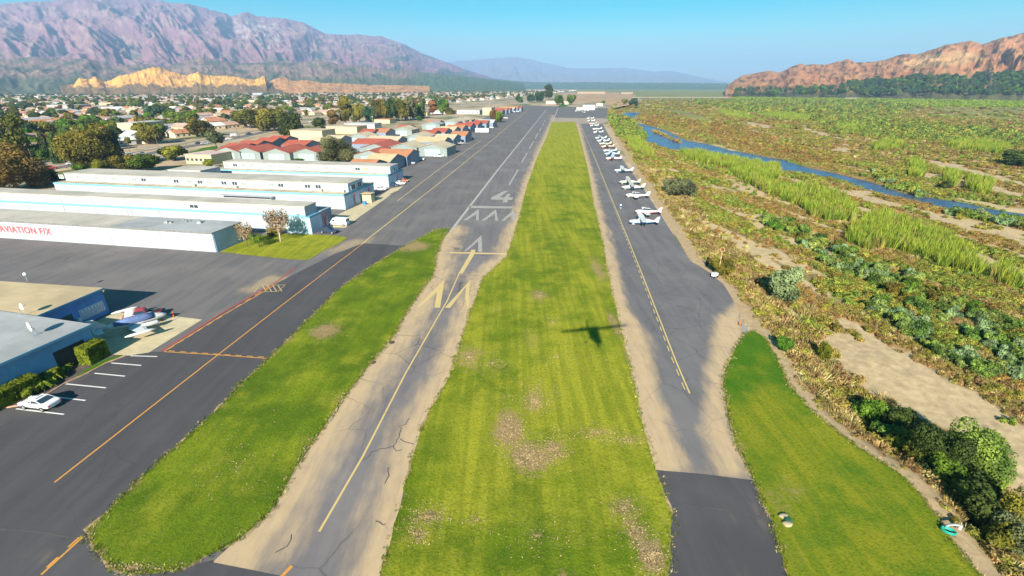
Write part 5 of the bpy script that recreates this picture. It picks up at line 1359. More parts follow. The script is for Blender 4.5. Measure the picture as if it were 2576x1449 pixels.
    for s in (-1, 1):
        b = MB(); b.box(h - .16, h + .012, s * W * .33 - .18, s * W * .33 + .18, .58, .72); b.build('headlight', lamp_white, t)
        b = MB(); b.box(-h - .012, -h + .1, s * W * .36 - .14, s * W * .36 + .14, .68, .8); b.build('taillight', ac_red, t)
        for x in (h - .9, -h + .95):
            r = .33 if kind in ('sedan', 'coupe') else .38
            b = MB(); b.tube((x, s * (W / 2 - .2), r), (x, s * (W / 2 + .015), r), r, n=14); wo_ = b.build('wheel', tyre, t)
            b = MB(); b.tube((x, s * (W / 2 + .01), r), (x, s * (W / 2 + .03), r), r * .6, n=10); b.build('rim', metal_g, wo_)
    return t
cw, cb, cr, cg, cs = car_paint('white', (.80, .80, .79)), car_paint('navy', (.03, .045, .09)), car_paint('red', (.38, .03, .03)), car_paint('grey', (.25, .26, .28)), car_paint('silver', (.5, .52, .54))
car('white coupe with a dark glass sunroof parked by the hedge', (-57.35, 47.6, .02), R(170), 'coupe', cw, sun=True)
car('dark red pickup truck parked behind the twin airplane', (-61.9, 71.3, .04), R(210), 'pickup', cr, cat='pickup')
car('dark navy car parked at the corner of the hangar lawn', (-48.6, 121.6, .02), R(-12), 'suv', cb)
car('white panel van parked beside the red door truss', (-48.4, 129.3, .02), R(168), 'van', cw, cat='van')
car('white sedan parked against the wall of the third hangar row', (*G(958, 478), .02), R(-10), 'sedan', cw)
car('black car in front of the farthest white hangar row', (*G(990, 468), .02), R(-12), 'sedan', cb)
car('white car beside the black one at the white hangar row', (*G(1006, 464), .02), R(-8), 'sedan', cw)
car('orange red car parked by the farthest white hangar row', (*G(1015, 457), .02), R(-14), 'sedan', car_paint('orange', (.5, .16, .06)))
car('silver pickup outside the second gabled hangar', (*G(1032, 413), .02), R(-10), 'pickup', cs, cat='pickup')
car('white suv parked in front of the orange hangar', (*G(1057, 403), .02), R(-10), 'suv', cw)
bt = thing('box_truck', 'small white box truck beside the orange hangar', 'truck', (*G(1034, 404), .02), R(-10))
frame_box('cargo_box', bt, -2.2, 1.2, -1.1, 1.1, .7, 2.9, cw); frame_box('cab', bt, 1.3, 2.8, -1, 1, .5, 2.1, cs); frame_box('windscreen', bt, 2.81, 2.84, -.85, .85, 1.3, 1.95, ac_glass)
for x in (-1.4, 2.0):
    for s in (-1, 1): b = MB(); b.tube((x, s * .85, .42), (x, s * 1.1, .42), .42, n=12); b.build('wheel', tyre, bt)
tr = thing('white_trailer', 'long white trailer standing alone on the far taxiway', 'trailer', (*G(1213, 335), .02), R(-6))
frame_box('trailer_body', tr, -5.5, 5.5, -1.3, 1.3, .8, 3.9, cw); frame_box('trailer_door', tr, 5.51, 5.55, -1, 1, .9, 3.6, metal_g)
for x in (-3.5, -2.4):
    for s in (-1, 1): b = MB(); b.tube((x, s * 1.0, .45), (x, s * 1.28, .45), .45, n=12); b.build('wheel', tyre, tr)
kk = thing('storage_hut', 'small tan storage hut with a flat roof against the third hangar row', 'hut', (*G(928, 508), .03), HA)
frame_box('wall', kk, -1.6, 1.6, -1.2, 1.2, 0, 2.5, cream_wall); frame_box('roof', kk, -1.9, 1.9, -1.5, 1.5, 2.9, 3.05, roof_sand)
for sx2 in (-1.5, 1.5):
    for sy2 in (-1.1, 1.1): b = MB(); b.tube((sx2, sy2, 2.5), (sx2, sy2, 2.9), .06, n=5); b.build('post', metal_g, kk)
bb_ = MB(); bb_.box(-.5, .5, -.4, .4, 0, 1.0); bb_.box(-.55, .55, -.45, .45, 1.0, 1.1); tag(bb_.build('dustbin', M('blue_plastic', (.05, .2, .55), .5), None, (*G(918, 515), .03), HA), 'blue bin in front of the small tan storage hut', 'bin')
tag(frame_box('equipment_rack', None, -1.3, 1.3, -1, 1, 0, 3.0, M('dark_machine', (.06, .08, .12), .6), loc=(*G(1193, 348), .02)), 'dark machine standing by the taxiway right of the orange airplane part', 'machine')
b = MB(); b.loft([oval(-2.0, .2, .6, 1.2), oval(-.5, 1.0, .1, 2.6), oval(1.2, .9, .2, 2.8), oval(2.4, .1, 1.2, 1.6)]); tag(b.build('aircraft_part', ac_orange, None, (*G(1185, 350), .02), R(80), True), 'orange rounded aircraft body standing on end outside a hangar', 'aircraft part')
# cone-like orange marker and people
def cone(label, px, py, h=.8, z=.04):
    t = thing('traffic_cone', label, 'cone', (*G(px, py), z))
    b = MB(); b.box(-.25, .25, -.25, .25, 0, .05); b.build('base', tyre, t)
    b = MB(); b.tube((0, 0, .05), (0, 0, h), .17, .03, 10); b.build('cone_body', M('cone_orange', (.75, .14, .03), .5, .05), t)
cone('orange traffic cone in front of the nose of the twin airplane', 437, 797, 1.1)
cone('orange marker cone at the dirt edge of the taxiway', 1861, 817, .7)
def person(label, loc, rz, top, trousers):
    me = bpy.data.meshes.new('person_body')
    J = {'pelvis': (0, 0, .95, .15), 'chest': (0, 0, 1.32, .17), 'neck': (0, 0, 1.5, .065), 'head': (0, .01, 1.62, .10), 'crown': (0, 0, 1.72, .08), 'ls': (-.2, 0, 1.42, .065), 'le': (-.27, .03, 1.14, .05), 'lh': (-.26, .12, .92, .038), 'rs': (.2, 0, 1.42, .065), 're': (.27, -.03, 1.14, .05), 'rh': (.27, .06, .9, .038),
         'lk': (-.1, .06, .5, .075), 'la': (-.1, -.08, .08, .05), 'lt': (-.1, .08, .04, .045), 'rk': (.1, .02, .5, .075), 'ra': (.1, .12, .08, .05), 'rt': (.1, .28, .04, .045), 'lp': (-.1, 0, .88, .1), 'rp': (.1, 0, .88, .1)}
    K = list(J); E_ = [('pelvis', 'chest'), ('chest', 'neck'), ('neck', 'head'), ('head', 'crown'), ('chest', 'ls'), ('ls', 'le'), ('le', 'lh'), ('chest', 'rs'), ('rs', 're'), ('re', 'rh'), ('pelvis', 'lp'), ('lp', 'lk'), ('lk', 'la'), ('la', 'lt'), ('pelvis', 'rp'), ('rp', 'rk'), ('rk', 'ra'), ('ra', 'rt')]
    me.from_pydata([J[k][:3] for k in K], [(K.index(a), K.index(c)) for a, c in E_], [])
    me.materials.append(top)
    t = thing('person', label, 'person', loc, rz)
    o = link('body', me, t)
    sk = o.modifiers.new('skin', 'SKIN'); o.modifiers.new('sub', 'SUBSURF').levels = 1
    for i, k in enumerate(K): me.skin_vertices[0].data[i].radius = (J[k][3], J[k][3])
    me.skin_vertices[0].data[0].use_root = True
    b = MB(); b.loft([[(math.cos(a) * r, math.sin(a) * r * .8, z) for a in (k * math.pi / 5 for k in range(10))] for r, z in ((.2, .62), (.22, .8), (.2, 1.0))]); b.build('trousers', trousers, t, smooth=True)
    b = MB(); b.loft([[(math.cos(a) * r, math.sin(a) * r + .0, z) for a in (k * math.pi / 5 for k in range(10))] for r, z in ((.115, 1.64), (.12, 1.7), (.09, 1.76), (.02, 1.8))]); b.build('hair', M('dark_hair', (.04, .03, .02), .8), t, smooth=True)
person('person in a pale blue top walking on the right taxiway beside the dashed line', (*G(1561, 526), .03), R(170), M('pale_blue_cloth', (.45, .58, .72), .8), M('navy_cloth', (.03, .04, .08), .8))

# ------------------------------------------------------------------ windsock pole and small things on the right
wx_, wy_ = G(1806, 692)
t = thing('windsock_pole', 'orange and white banded windsock pole with a round hoop on top', 'windsock', (wx_, wy_, -.1), 0)
bo, bw_ = M('band_orange', (.50, .22, .07), .6), M('band_white', (.55, .48, .34), .6)
for k in range(10):
    b = MB(); b.tube((0, 0, k * .52), (0, 0, (k + 1) * .52 - .01), .08 if k % 2 else .07, n=8); b.build('pole_band', bw_ if k % 2 else bo, t)
b = MB(); n = 20
pts = [(math.cos(2 * math.pi * k / n) * .42, math.sin(2 * math.pi * k / n) * .25, 5.6 + math.sin(2 * math.pi * k / n) * .36) for k in range(n + 1)]
b.path(pts, .06, 6); b.build('hoop', M('hoop_yellow', (.50, .32, .14), .6), t)
b = MB(); b.loft([[(math.cos(a) * r + dx, dy + math.sin(a) * r * .4, 5.6 + dz_ + math.sin(a) * r) for a in (k * math.pi / 6 for k in range(12))] for r, dx, dy, dz_ in ((.36, .02, .05, 0), (.3, .2, .4, -.25), (.2, .35, .6, -.8))], 0, False); b.build('sock', M('sock_brown', (.22, .10, .05), .8), t)
t = thing('service_cart', 'small white and blue wheeled cart at the foot of the windsock pole', 'cart', (*G(1797, 698), .02), R(30))
frame_box('cart_body', t, -.6, .6, -.35, .35, .35, .95, lamp_white); frame_box('cart_lid', t, -.62, .0, -.37, .37, .96, 1.1, ac_pale)
for x in (-.45, .45):
    for s in (-1, 1): b = MB(); b.tube((x, s * .36, .22), (x, s * .45, .22), .22, n=12); b.build('wheel', tyre, t)
b = MB(); b.path([(.6, -.2, .6), (1.0, -.2, .95), (1.15, .2, .95), (.6, .2, .6)], .03); b.build('handle', metal_g, t)
b = MB(); b.loft([[(math.cos(a) * r, math.sin(a) * r, z) for a in (k * math.pi / 6 for k in range(12))] for r, z in ((.28, 0), (.34, .9), (.37, .92), (.37, 1.0), (.1, 1.12))]); tag(b.build('litter_bin', tyre, None, (*G(1778, 667), 0)), 'black bin on the dirt verge up the bank from the windsock pole', 'bin')
t = thing('garden_hose', 'coiled teal hose lying on the lawn beside a standpipe', 'hose', (*G(2384, 1340), .08), R(-35)); 
hose = M('teal_rubber', (.02, .36, .28), .4, .1)
for k in range(5):
    n = 28; b = MB(); rr = .42 + .05 * (k % 3)
    b.path([(math.cos(2 * math.pi * i / n) * (rr * .75 + .15), math.sin(2 * math.pi * i / n) * rr * .7, .05 + k * .05) for i in range(n + 1)], .04, 6); b.build('hose_loop', hose, t, smooth=True)
stone_w = M('dull_white', (.5, .46, .4), .7)
t = thing('standpipe', 'grey standpipe with a white cap beside the coiled teal hose', 'pipe', (*G(2402, 1334), .07), R(20))
b = MB(); b.path([(-.8, .5, .1), (-.4, .3, .45), (.1, .0, .55), (.3, -.1, .5)], .1, 8); b.build('pipe', metal_g, t)
b = MB(); b.tube((.3, -.1, .1), (.3, -.1, .55), .15, n=12); b.build('cap', stone_w, t)
b = MB(); b.tube((-.8, .5, -.05), (-.8, .5, .35), .12, n=8); b.build('valve', dark_m, t)
stone = M('pale_stone', (.40, .33, .21), .85, .15)
for (px, py), lab in (((1972, 1301), 'farther of two pale flat stones on the right lawn'), ((1980, 1321), 'nearer of two pale flat stones on the right lawn')):
    b = MB(); b.loft([[(math.cos(a) * r * (1 + .2 * math.sin(3 * a + px)), math.sin(a) * r * .7, z) for a in (k * math.pi / 6 for k in range(12))] for r, z in ((.42, 0), (.46, .12), (.3, .2))]); tag(b.build('stone', stone, None, (*G(px, py), .06), 0, True), lab, 'stone')
b = MB(); b.box(-.3, .3, -.22, .22, 0, .22); b.box(-.22, .22, -.15, .15, .22, .27); tag(b.build('valve_box', M('dark_green_box', (.03, .10, .06), .6), None, (*G(1981, 1311), .06)), 'dark green valve box between the two pale stones', 'valve box')
# kerb and gravel bed by the nearest hangar
b = MB(); kerb = Gs([z4(q) for q in ((40, 1294), (230, 1262), (420, 1165), (545, 1088), (740, 1000), (900, 915), (1050, 858))])
for (x1, y1), (x2, y2) in zip(kerb[:-1], kerb[1:]):
    d = Vector((x2 - x1, y2 - y1)); n_ = Vector((-d.y, d.x)).normalized() * .09
    b.prism([(x1 - n_.x, y1 - n_.y), (x2 - n_.x, y2 - n_.y), (x2 + n_.x, y2 + n_.y), (x1 + n_.x, y1 + n_.y)], 0, .14)
o = b.build('kerb', M('salmon_kerb', (.50, .30, .20), .8, .15)); o['kind'] = 'structure'
sheet('planting_bed', Gs([z4(q) for q in ((30, 1285), (230, 1252), (420, 1155), (545, 1080), (740, 992), (900, 905), (1040, 855), (900, 845), (690, 860), (420, 1010), (200, 1140), (-100, 1260))]), 0.05, M('bed_soil', (.10, .08, .07), .9, .3, 1, 'world'))
sheet('grass_border', Gs([z4(q) for q in ((610, 1055), (740, 985), (1035, 862), (1010, 852), (880, 890), (740, 960), (640, 1030))]), 0.07, lawn_m)
# ------------------------------------------------------------------ foliage meshes
def quads(P, D, S, asp=1.0, g=rng, upright=0.0):
    """leaf quads at P facing D with size S"""
    n = len(P)
    D = D / (np.linalg.norm(D, axis=1, keepdims=True) + 1e-6)
    t = g.normal(size=(n, 3)); 
    if upright: t = t * (1 - upright) + np.array([0, 0, 1.0]) * upright * 3
    A = np.cross(D, t); A /= np.linalg.norm(A, axis=1, keepdims=True) + 1e-6
    B = np.cross(A, D)
    a = A * (S / 2)[:, None]; b = B * (S / 2 * asp)[:, None]
    V = np.stack([P - a - b, P + a - b, P + a + b, P - a + b], 1).reshape(-1, 3)
    return V, np.arange(n * 4).reshape(n, 4)
def crown_mesh(name, lobes, n, size, mat, seed=0, flat=0.0, droop=0.0, core=True):
    """lobes: (x,y,z,rx,ry,rz). Leaf clumps through the outer shell of every lobe"""
    g = np.random.default_rng(seed)
    w = np.array([l[3] * l[5] for l in lobes]); w = w / w.sum()
    PP = []; DD = []
    for l, k in zip(lobes, (w * n).astype(int) + 4):
        d = g.normal(size=(k, 3)); d /= np.linalg.norm(d, axis=1, keepdims=True)
        r = 1 - np.abs(g.normal(0, .16, size=(k, 1)))
        r = r * (1 + 0.14 * np.sin(d[:, :1] * 7 + seed) * np.cos(d[:, 2:] * 6 + seed))
        p = np.array(l[:3]) + d * np.array(l[3:6]) * r
        PP.append(p); DD.append(d + g.normal(0, .55, size=(k, 3)) + np.array([0, 0, .25]))
    P = np.concatenate(PP); D = np.concatenate(DD)
    k = P[:, 2] > 0.02; P, D = P[k], D[k]
    S = size * g.uniform(.55, 1.3, len(P))
    V, F = quads(P, D, S, 1.0, g)
    V = V + g.normal(0, size * .12, V.shape)
    me = np_mesh(name, V, F, [mat])
    return me
def lobes_round(seed, r=1.0, h=1.0, n=7, base=.35):
    g = np.random.default_rng(seed); L = [(0, 0, h * (base + (1 - base) * .5), r * .66, r * .66, h * (1 - base) * .46)]
    for i in range(n):
        a = 2 * math.pi * i / n + g.uniform(-.4, .4); q = g.uniform(.42, .68) * r
        z = h * g.uniform(base + .12, .86); s = g.uniform(.26, .44)
        L.append((math.cos(a) * q, math.sin(a) * q, z, r * s, r * s, h * s * .62))
    return L
def trunk_mesh(name, h, r, mat, seed=0, limbs=4, lean=.0):
    g = random.Random(seed); b = MB()
    top = (g.uniform(-.06, .06) + lean, g.uniform(-.06, .06), h * .62)
    b.path([(0, 0, -.03), (top[0] * .3, top[1] * .3, h * .25), top], [r, r * .75, r * .45], 7)
    for i in range(limbs):
        a = 2 * math.pi * i / limbs + g.uniform(-.4, .4); z = h * g.uniform(.28, .5)
        b.path([(top[0] * .5, top[1] * .5, z), (math.cos(a) * .22, math.sin(a) * .22, z + h * .18), (math.cos(a) * .42, math.sin(a) * .42, z + h * .34)], [r * .5, r * .34, r * .15], 5)
    return b.mesh(name, [mat], True)
bark = M('tree_bark', (.17, .12, .08), .9, .3, 3); pale_bark = M('pale_bark', (.48, .42, .33), .8, .2, 3)
LM = {
 'dark': leaf_mat('dark_foliage', (0.045, 0.075, 0.02), col2=(0.0875, 0.1187, 0.0225)),
 'olive': leaf_mat('olive_foliage', (0.125, 0.1313, 0.02), col2=(0.2375, 0.2125, 0.0275)),
 'green': leaf_mat('green_foliage', (0.075, 0.1562, 0.015), col2=(0.15, 0.2375, 0.0225)),
 'yellow': leaf_mat('yellow_green_foliage', (0.1375, 0.1812, 0.015), col2=(0.2125, 0.2313, 0.02)),
 'brown': leaf_mat('autumn_foliage', (0.1875, 0.1, 0.0312), col2=(0.2875, 0.1562, 0.0438)),
 'grey': leaf_mat('grey_green_foliage', (0.1063, 0.1187, 0.0562), col2=(0.1875, 0.1938, 0.0813)),
 'silver': leaf_mat('silver_foliage', (0.1375, 0.2188, 0.0938), col2=(0.25, 0.3375, 0.15)),
 'rust': leaf_mat('rusty_foliage', (.25, .155, .095), col2=(.37, .25, .165)),
 'willow': leaf_mat('willow_foliage', (0.0938, 0.175, 0.0275), col2=(0.2063, 0.275, 0.0475)),
 'deep': leaf_mat('deep_green_foliage', (.065, .120, .020), col2=(.120, .185, .030)),
 'pale': leaf_mat('pale_green_foliage', (.150, .215, .050), col2=(.250, .320, .080)),
 'orchard': leaf_mat('orchard_foliage', (.22, .34, .024), col2=(.34, .44, .035)),
 'bluegreen': leaf_mat('blue_green_foliage', (0.0438, 0.1, 0.0438), col2=(0.0875, 0.1438, 0.0625)),
}
CR = {}
def crown(kind, shape, var):
    k = (kind, shape, var)
    if k in CR: return CR[k]
    if shape == 'round': me = crown_mesh('crown', lobes_round(var * 7 + 1, .5, 1, 8, .22), 1500, .085, LM[kind], var)
    elif shape == 'big': me = crown_mesh('crown', lobes_round(var * 5 + 2, .5, 1, 14, .12), 5200, .046, LM[kind], var + 9)
    elif shape == 'huge': me = crown_mesh('crown', lobes_round(var * 5 + 2, .5, 1, 20, .06), 15000, .024, LM[kind], var + 9)
    elif shape == 'bush': me = crown_mesh('crown', lobes_round(var * 3 + 3, .5, 1, 8, .02), 4200, .046, LM[kind], var + 20)
    elif shape == 'tall':
        g = random.Random(var); L = [(g.uniform(-.16, .16), g.uniform(-.16, .16), z, g.uniform(.24, .4), g.uniform(.24, .4), .11) for z in (.3, .42, .52, .62, .72, .82, .9)]
        me = crown_mesh('crown', L, 1700, .08, LM[kind], var + 30)
    elif shape == 'cypress':
        L = [(0, 0, .06 + .1 * i, .5 * (1 - .085 * i) ** .7, .5 * (1 - .085 * i) ** .7, .1) for i in range(10)]
        me = crown_mesh('crown', L, 1600, .10, LM[kind], var + 40)
    elif shape == 'open':
        me = crown_mesh('crown', lobes_round(var * 3 + 5, .5, 1, 12, .3), 1300, .038, LM[kind], var + 50)
    CR[k] = me
    return me
TK = {}
def trunk(pale, var):
    k = (pale, var)
    if k not in TK: TK[k] = trunk_mesh('trunk', 1.0, .035, pale_bark if pale else bark, var)
    return TK[k]
def tree(label, x, y, z, h, w, kind='olive', shape='round', group=None, pale=False, name=None, cat='tree', var=None, with_trunk=True):
    var = rnd.randrange(3) if var is None else var
    t = thing(name or {'cypress': 'cypress_tree', 'bush': 'bush'}.get(shape, 'tree'), label, cat, (x, y, z), rnd.uniform(0, 6.28), group)
    c = link('crown', crown(kind, shape, var), t); c.scale = (w, w, h)
    if with_trunk and shape not in ('bush',):
        k = link('trunk', trunk(pale, var), t); k.scale = (max(w, h * .5) * .9, max(w, h * .5) * .9, h)
    return t
def ptree(label, px, py, top, wpx, kind='olive', shape='round', z=0.0, **k):
    """tree placed by the photo column/row of its foot, the row of its top and its width in photo pixels"""
    x, y = G(px, py, z); lo, hi = 0.3, 60.0
    for _ in range(40):
        m_ = (lo + hi) / 2
        if PX(x, y, z + m_)[1] > top: lo = m_
        else: hi = m_
    dep = y * cp - (z - CAM_H) * sp
    zz = float(height(np.array([x]), np.array([y]))[0]) if z < 0 else z
    return tree(label, x, y, zz, lo, wpx * dep / FPX, kind, shape, **k)

# ------------------------------------------------------------------ hand placed trees (left side)
ptree('large dark olive tree left of the railway road, behind the white hangar rows', 240, 428, 317, 128, 'olive', 'huge', name='large_tree')
ptree('shaded dark tree joined to the right side of the large olive tree', 288, 420, 330, 62, 'dark', 'big', name='large_tree')
ptree('broad russet brown tree at the left edge above the lettered hangar', 42, 478, 368, 150, 'brown', 'huge', name='large_tree')
ptree('olive green tree at the left edge behind the russet one', 28, 408, 290, 104, 'olive', 'big', name='large_tree')
ptree('dark bushy tree between the russet tree and the white hangar', 108, 462, 425, 80, 'dark', 'big')
ptree('left of two slim dark cypresses', 124, 402, 333, 26, 'dark', 'cypress')
ptree('right of two slim dark cypresses', 150, 410, 345, 30, 'dark', 'cypress')
ptree('bright green bush at the foot of the cypresses', 108, 403, 372, 48, 'green', 'bush')
ptree('yellow green bush behind the white hangar roof', 258, 436, 400, 46, 'yellow', 'bush')
ptree('olive bush between the yellow and the bright green ones', 318, 432, 392, 52, 'olive', 'bush')
ptree('rounded bright green tree behind the long white hangar', 366, 430, 385, 76, 'green', 'big')
ptree('small green bush left of the yellow one behind the hangar roof', 212, 438, 412, 40, 'green', 'bush')
ptree('dark spreading tree by the street lamp in the yard', 440, 402, 365, 68, 'olive', 'round', pale=False)
ptree('yellowish palm like bush beside the low cream building', 527, 422, 402, 26, 'yellow', 'bush')
ptree('brown and olive tree left of the dark pair in the town', 384, 362, 317, 60, 'olive', 'big')
ptree('bluish dark round tree in the middle of the town', 386, 298, 264, 42, 'bluegreen', 'round')
ptree('dark cypress like tree above the cream gymnasium', 222, 320, 298, 16, 'dark', 'cypress')
ptree('wide green tree with an olive top right of the gymnasium', 470, 315, 276, 72, 'green', 'big')
ptree('olive tree with a dark right side behind the railway', 508, 344, 300, 60, 'olive', 'big')
ptree('dark tree by the railway with a brown shadow', 545, 372, 325, 42, 'grey', 'round')
ptree('left crown of the big yellow olive grove', 632, 322, 270, 84, 'olive', 'big', name='large_tree')
ptree('middle crown of the big yellow olive grove', 692, 330, 270, 88, 'olive', 'big', name='large_tree')
ptree('dark right crown of the big olive grove', 735, 344, 285, 66, 'dark', 'big', name='large_tree')
ptree('round dark grey green tree right of the olive grove', 804, 326, 294, 36, 'dark', 'round')
ptree('reddish brown eucalyptus beside the round grey green tree', 840, 320, 277, 32, 'brown', 'tall', pale=True)
ptree('tall eucalyptus with a pale trunk above the hangars', 872, 318, 242, 38, 'olive', 'tall', pale=True, var=1)
for i, (a, b_, c_, d_, k_) in enumerate(((905, 308, 255, 40, 'olive'), (930, 310, 262, 34, 'bluegreen'), (958, 306, 249, 42, 'olive'), (985, 306, 244, 36, 'dark'), (1010, 305, 248, 40, 'olive'), (1034, 302, 247, 36, 'grey'), (1058, 298, 262, 34, 'green'))):
    ptree(['olive tree, first of the wood behind the long white shed', 'bluish tree, second of the wood behind the white shed', 'tall olive tree, third of the wood behind the hangars', 'darkest tree of the wood behind the hangars', 'olive tree, fifth of the wood behind the hangars', 'grey brown tree, sixth of the wood behind the hangars', 'bright green tree at the right end of the wood'][i], a, b_, c_, d_, k_, 'big')
ptree('russet tree right of the wood, above the sandy sheds', 1089, 290, 253, 28, 'brown', 'tall')
ptree('dark green tree right of the russet one above the sheds', 1116, 286, 246, 34, 'green', 'big')
ptree('olive bush below the dark green tree', 1130, 287, 270, 34, 'olive', 'bush')
ptree('bright green round bush in front of the sandy shed', 1055, 303, 291, 16, 'green', 'bush')
ptree('round brown olive tree amid the red roofed hangars', 852, 410, 346, 104, 'grey', 'huge', name='large_tree')
ptree('olive shrub before the second grey gable of the left block', 645, 398, 372, 24, 'olive', 'bush')
ptree('green bush before the third grey gable of the left block', 700, 399, 377, 40, 'olive', 'bush')
ptree('low bright green hedge left of the round brown tree', 760, 404, 395, 60, 'green', 'bush')
ptree('russet half of the tree at the runway edge', 1243, 306, 274, 24, 'brown', 'big')
ptree('green half of the tree at the runway edge', 1257, 308, 278, 22, 'green', 'big')
ptree('brown weeping tree with pale trunks on the hangar lawn', 706, 607, 524, 70, 'rust', 'open', pale=True, name='weeping_tree', z=.06)
ptree('reddish small tree at the corner of the lettered hangar', 622, 620, 558, 46, 'rust', 'open', name='small_tree', z=.06)
ptree('small green tree beside the reddish one', 652, 622, 586, 44, 'green', 'open', name='small_tree', z=.06)
ptree('olive shrub behind the weeping tree', 690, 592, 568, 40, 'olive', 'bush', z=.06)
ptree('tall dark eucalyptus at the far end of the runway', 1382, 252, 212, 26, 'dark', 'tall')
ptree('green tree behind the far end of the grass strip', 1406, 264, 238, 24, 'green', 'big')
ptree('green tree right of the small cream house at the runway end', 1437, 263, 238, 26, 'green', 'big')
ptree('bushy tree left of the runway end', 1336, 258, 236, 24, 'bluegreen', 'big')
ptree('bushy dark tree left of the tall far eucalyptus', 1358, 256, 230, 24, 'dark', 'big')
ptree('tree beside the winding road at the far end of the runway', 1305, 258, 240, 22, 'green', 'big')
ptree('small green tree behind the teal shed', 1517, 263, 253, 12, 'green', 'round')
ptree('lone round tree on the far river bank', 1592, 268, 246, 24, 'bluegreen', 'round')
ptree('round tree with a brown top far up the riverbed', 1571, 262, 248, 18, 'olive', 'round')
# clipped hedge and palms by the nearest hangar
def hedge(label, px, py, w, d, h, rz):
    g = np.random.default_rng(px)
    x, y = G(px, py); P = []; D = []
    n = int(900 * (w * h + d * h + w * d))
    for _ in range(3):
        q = g.uniform(-1, 1, (n, 3)); ax = g.integers(0, 3, n); 
        q[np.arange(n), ax] = np.sign(q[np.arange(n), ax]) * g.uniform(.9, 1.02, n)
        dd = np.zeros((n, 3)); dd[np.arange(n), ax] = np.sign(q[np.arange(n), ax]); P.append(q); D.append(dd + g.normal(0, .6, (n, 3)))
        break
    P = np.concatenate(P); D = np.concatenate(D); P[:, 2] = (P[:, 2] + 1) / 2
    P = P * np.array([w / 2, d / 2, h]); k = P[:, 2] > 0; P, D = P[k], D[k]
    V, F = quads(P, D, g.uniform(.08, .2, len(P)), 1, g)
    me = np_mesh('hedge', V, F, [LM['yellow']])
    t = thing('hedge', label, 'hedge', (x, y, 0), rz); link('foliage', me, t)
    c = MB(); c.box(-w / 2 * .9, w / 2 * .9, -d / 2 * .9, d / 2 * .9, 0, h * .93); c.build('hedge_core', LM['green'], t)
    return t
hedge('clipped green hedge at the left edge beside the white coupe', 30, 1010, 1.7, 6.0, 2.1, R(-14))
hedge('low clipped hedge running along the wall of the nearest blue hangar', 95, 968, 1.2, 5.0, 1.2, R(-14))
hedge('big cube shaped bush at the right end of the nearest blue hangar', 240, 905, 2.0, 2.8, 2.6, R(-10))
def palm(label, px, py, h, r, n=26):
    x, y = G(px, py); t = thing('palm', label, 'palm', (x, y, .05), rnd.random() * 6)
    b = MB(); b.path([(0, 0, 0), (.05, 0, h * .5), (0, 0, h)], [.16, .13, .1], 7); b.build('trunk', bark, t)
    g = random.Random(px)
    for i in range(n):
        a = 2 * math.pi * i / n * 2.4; up = g.uniform(.1, .9)
        f = MB(); pts = [Vector((math.cos(a) * r * s, math.sin(a) * r * s, h + up * r * s * .8 - r * s * s * .9)) for s in (0, .35, .7, 1)]
        sd = Vector((-math.sin(a), math.cos(a), 0)); wd = (.05, .16, .14, .02)
        for k in range(3):
            for s_ in (-1, 1):
                f.face([pts[k], pts[k] + sd * s_ * wd[k] * r + Vector((0, 0, -.1 * r)), pts[k + 1] + sd * s_ * wd[k + 1] * r + Vector((0, 0, -.1 * r)), pts[k + 1]])
        f.build('frond', LM['yellow'], t)
palm('feathery palm against the hedge, nearest to the coupe', 112, 975, .9, 1.5)
palm('second palm, right of the first along the blue wall', 138, 955, 1.1, 1.4)
palm('small palm by the dark hangar door', 165, 930, .7, 1.0)
palm('low palm under the cube shaped bush', 218, 912, .4, 1.1)
ptree('small round shrub beside the coupe bonnet', 72, 1000, 978, 30, 'yellow', 'bush')

# ------------------------------------------------------------------ river bank, individually placed
ptree('grey green tree with a pale trunk on the bank behind the parked airplanes', 1695, 492, 440, 64, 'grey', 'big', z=-3, pale=True)
ptree('spreading tree with two pale trunks right of its neighbour on the bank', 1722, 492, 443, 60, 'grey', 'big', z=-3, pale=True)
ptree('silvery green bush standing out in the brown scrub', 1962, 756, 676, 78, 'silver', 'bush', z=-3.6)
ptree('olive bush behind the windsock pole', 1812, 705, 662, 62, 'olive', 'bush', z=-1.5)
ptree('dark green bush at the tip of the right lawn', 1962, 910, 872, 44, 'green', 'bush', z=-2)
ptree('reed like bright green tuft by the top of the sand bar', 2065, 910, 862, 34, 'yellow', 'bush', z=-4)
ptree('large willow on the sand bar edge at the lower right', 2425, 1215, 1080, 140, 'willow', 'huge', z=-4, name='willow_tree')
ptree('dark willow between the lawn and the large one', 2330, 1225, 1110, 120, 'dark', 'huge', z=-4, name='willow_tree')
ptree('brownish willow in the bottom right corner', 2530, 1400, 1268, 130, 'olive', 'huge', z=-4, name='willow_tree')
ptree('grey brown shrub below the corner willow', 2500, 1440, 1362, 90, 'grey', 'bush', z=-4)
ptree('green vine covered shrub at the start of the shaded thicket', 2180, 1060, 1000, 80, 'green', 'bush', z=-3.5)
ptree('dark shrub right of the vine covered one', 2245, 1085, 1022, 80, 'dark', 'bush', z=-3.8)
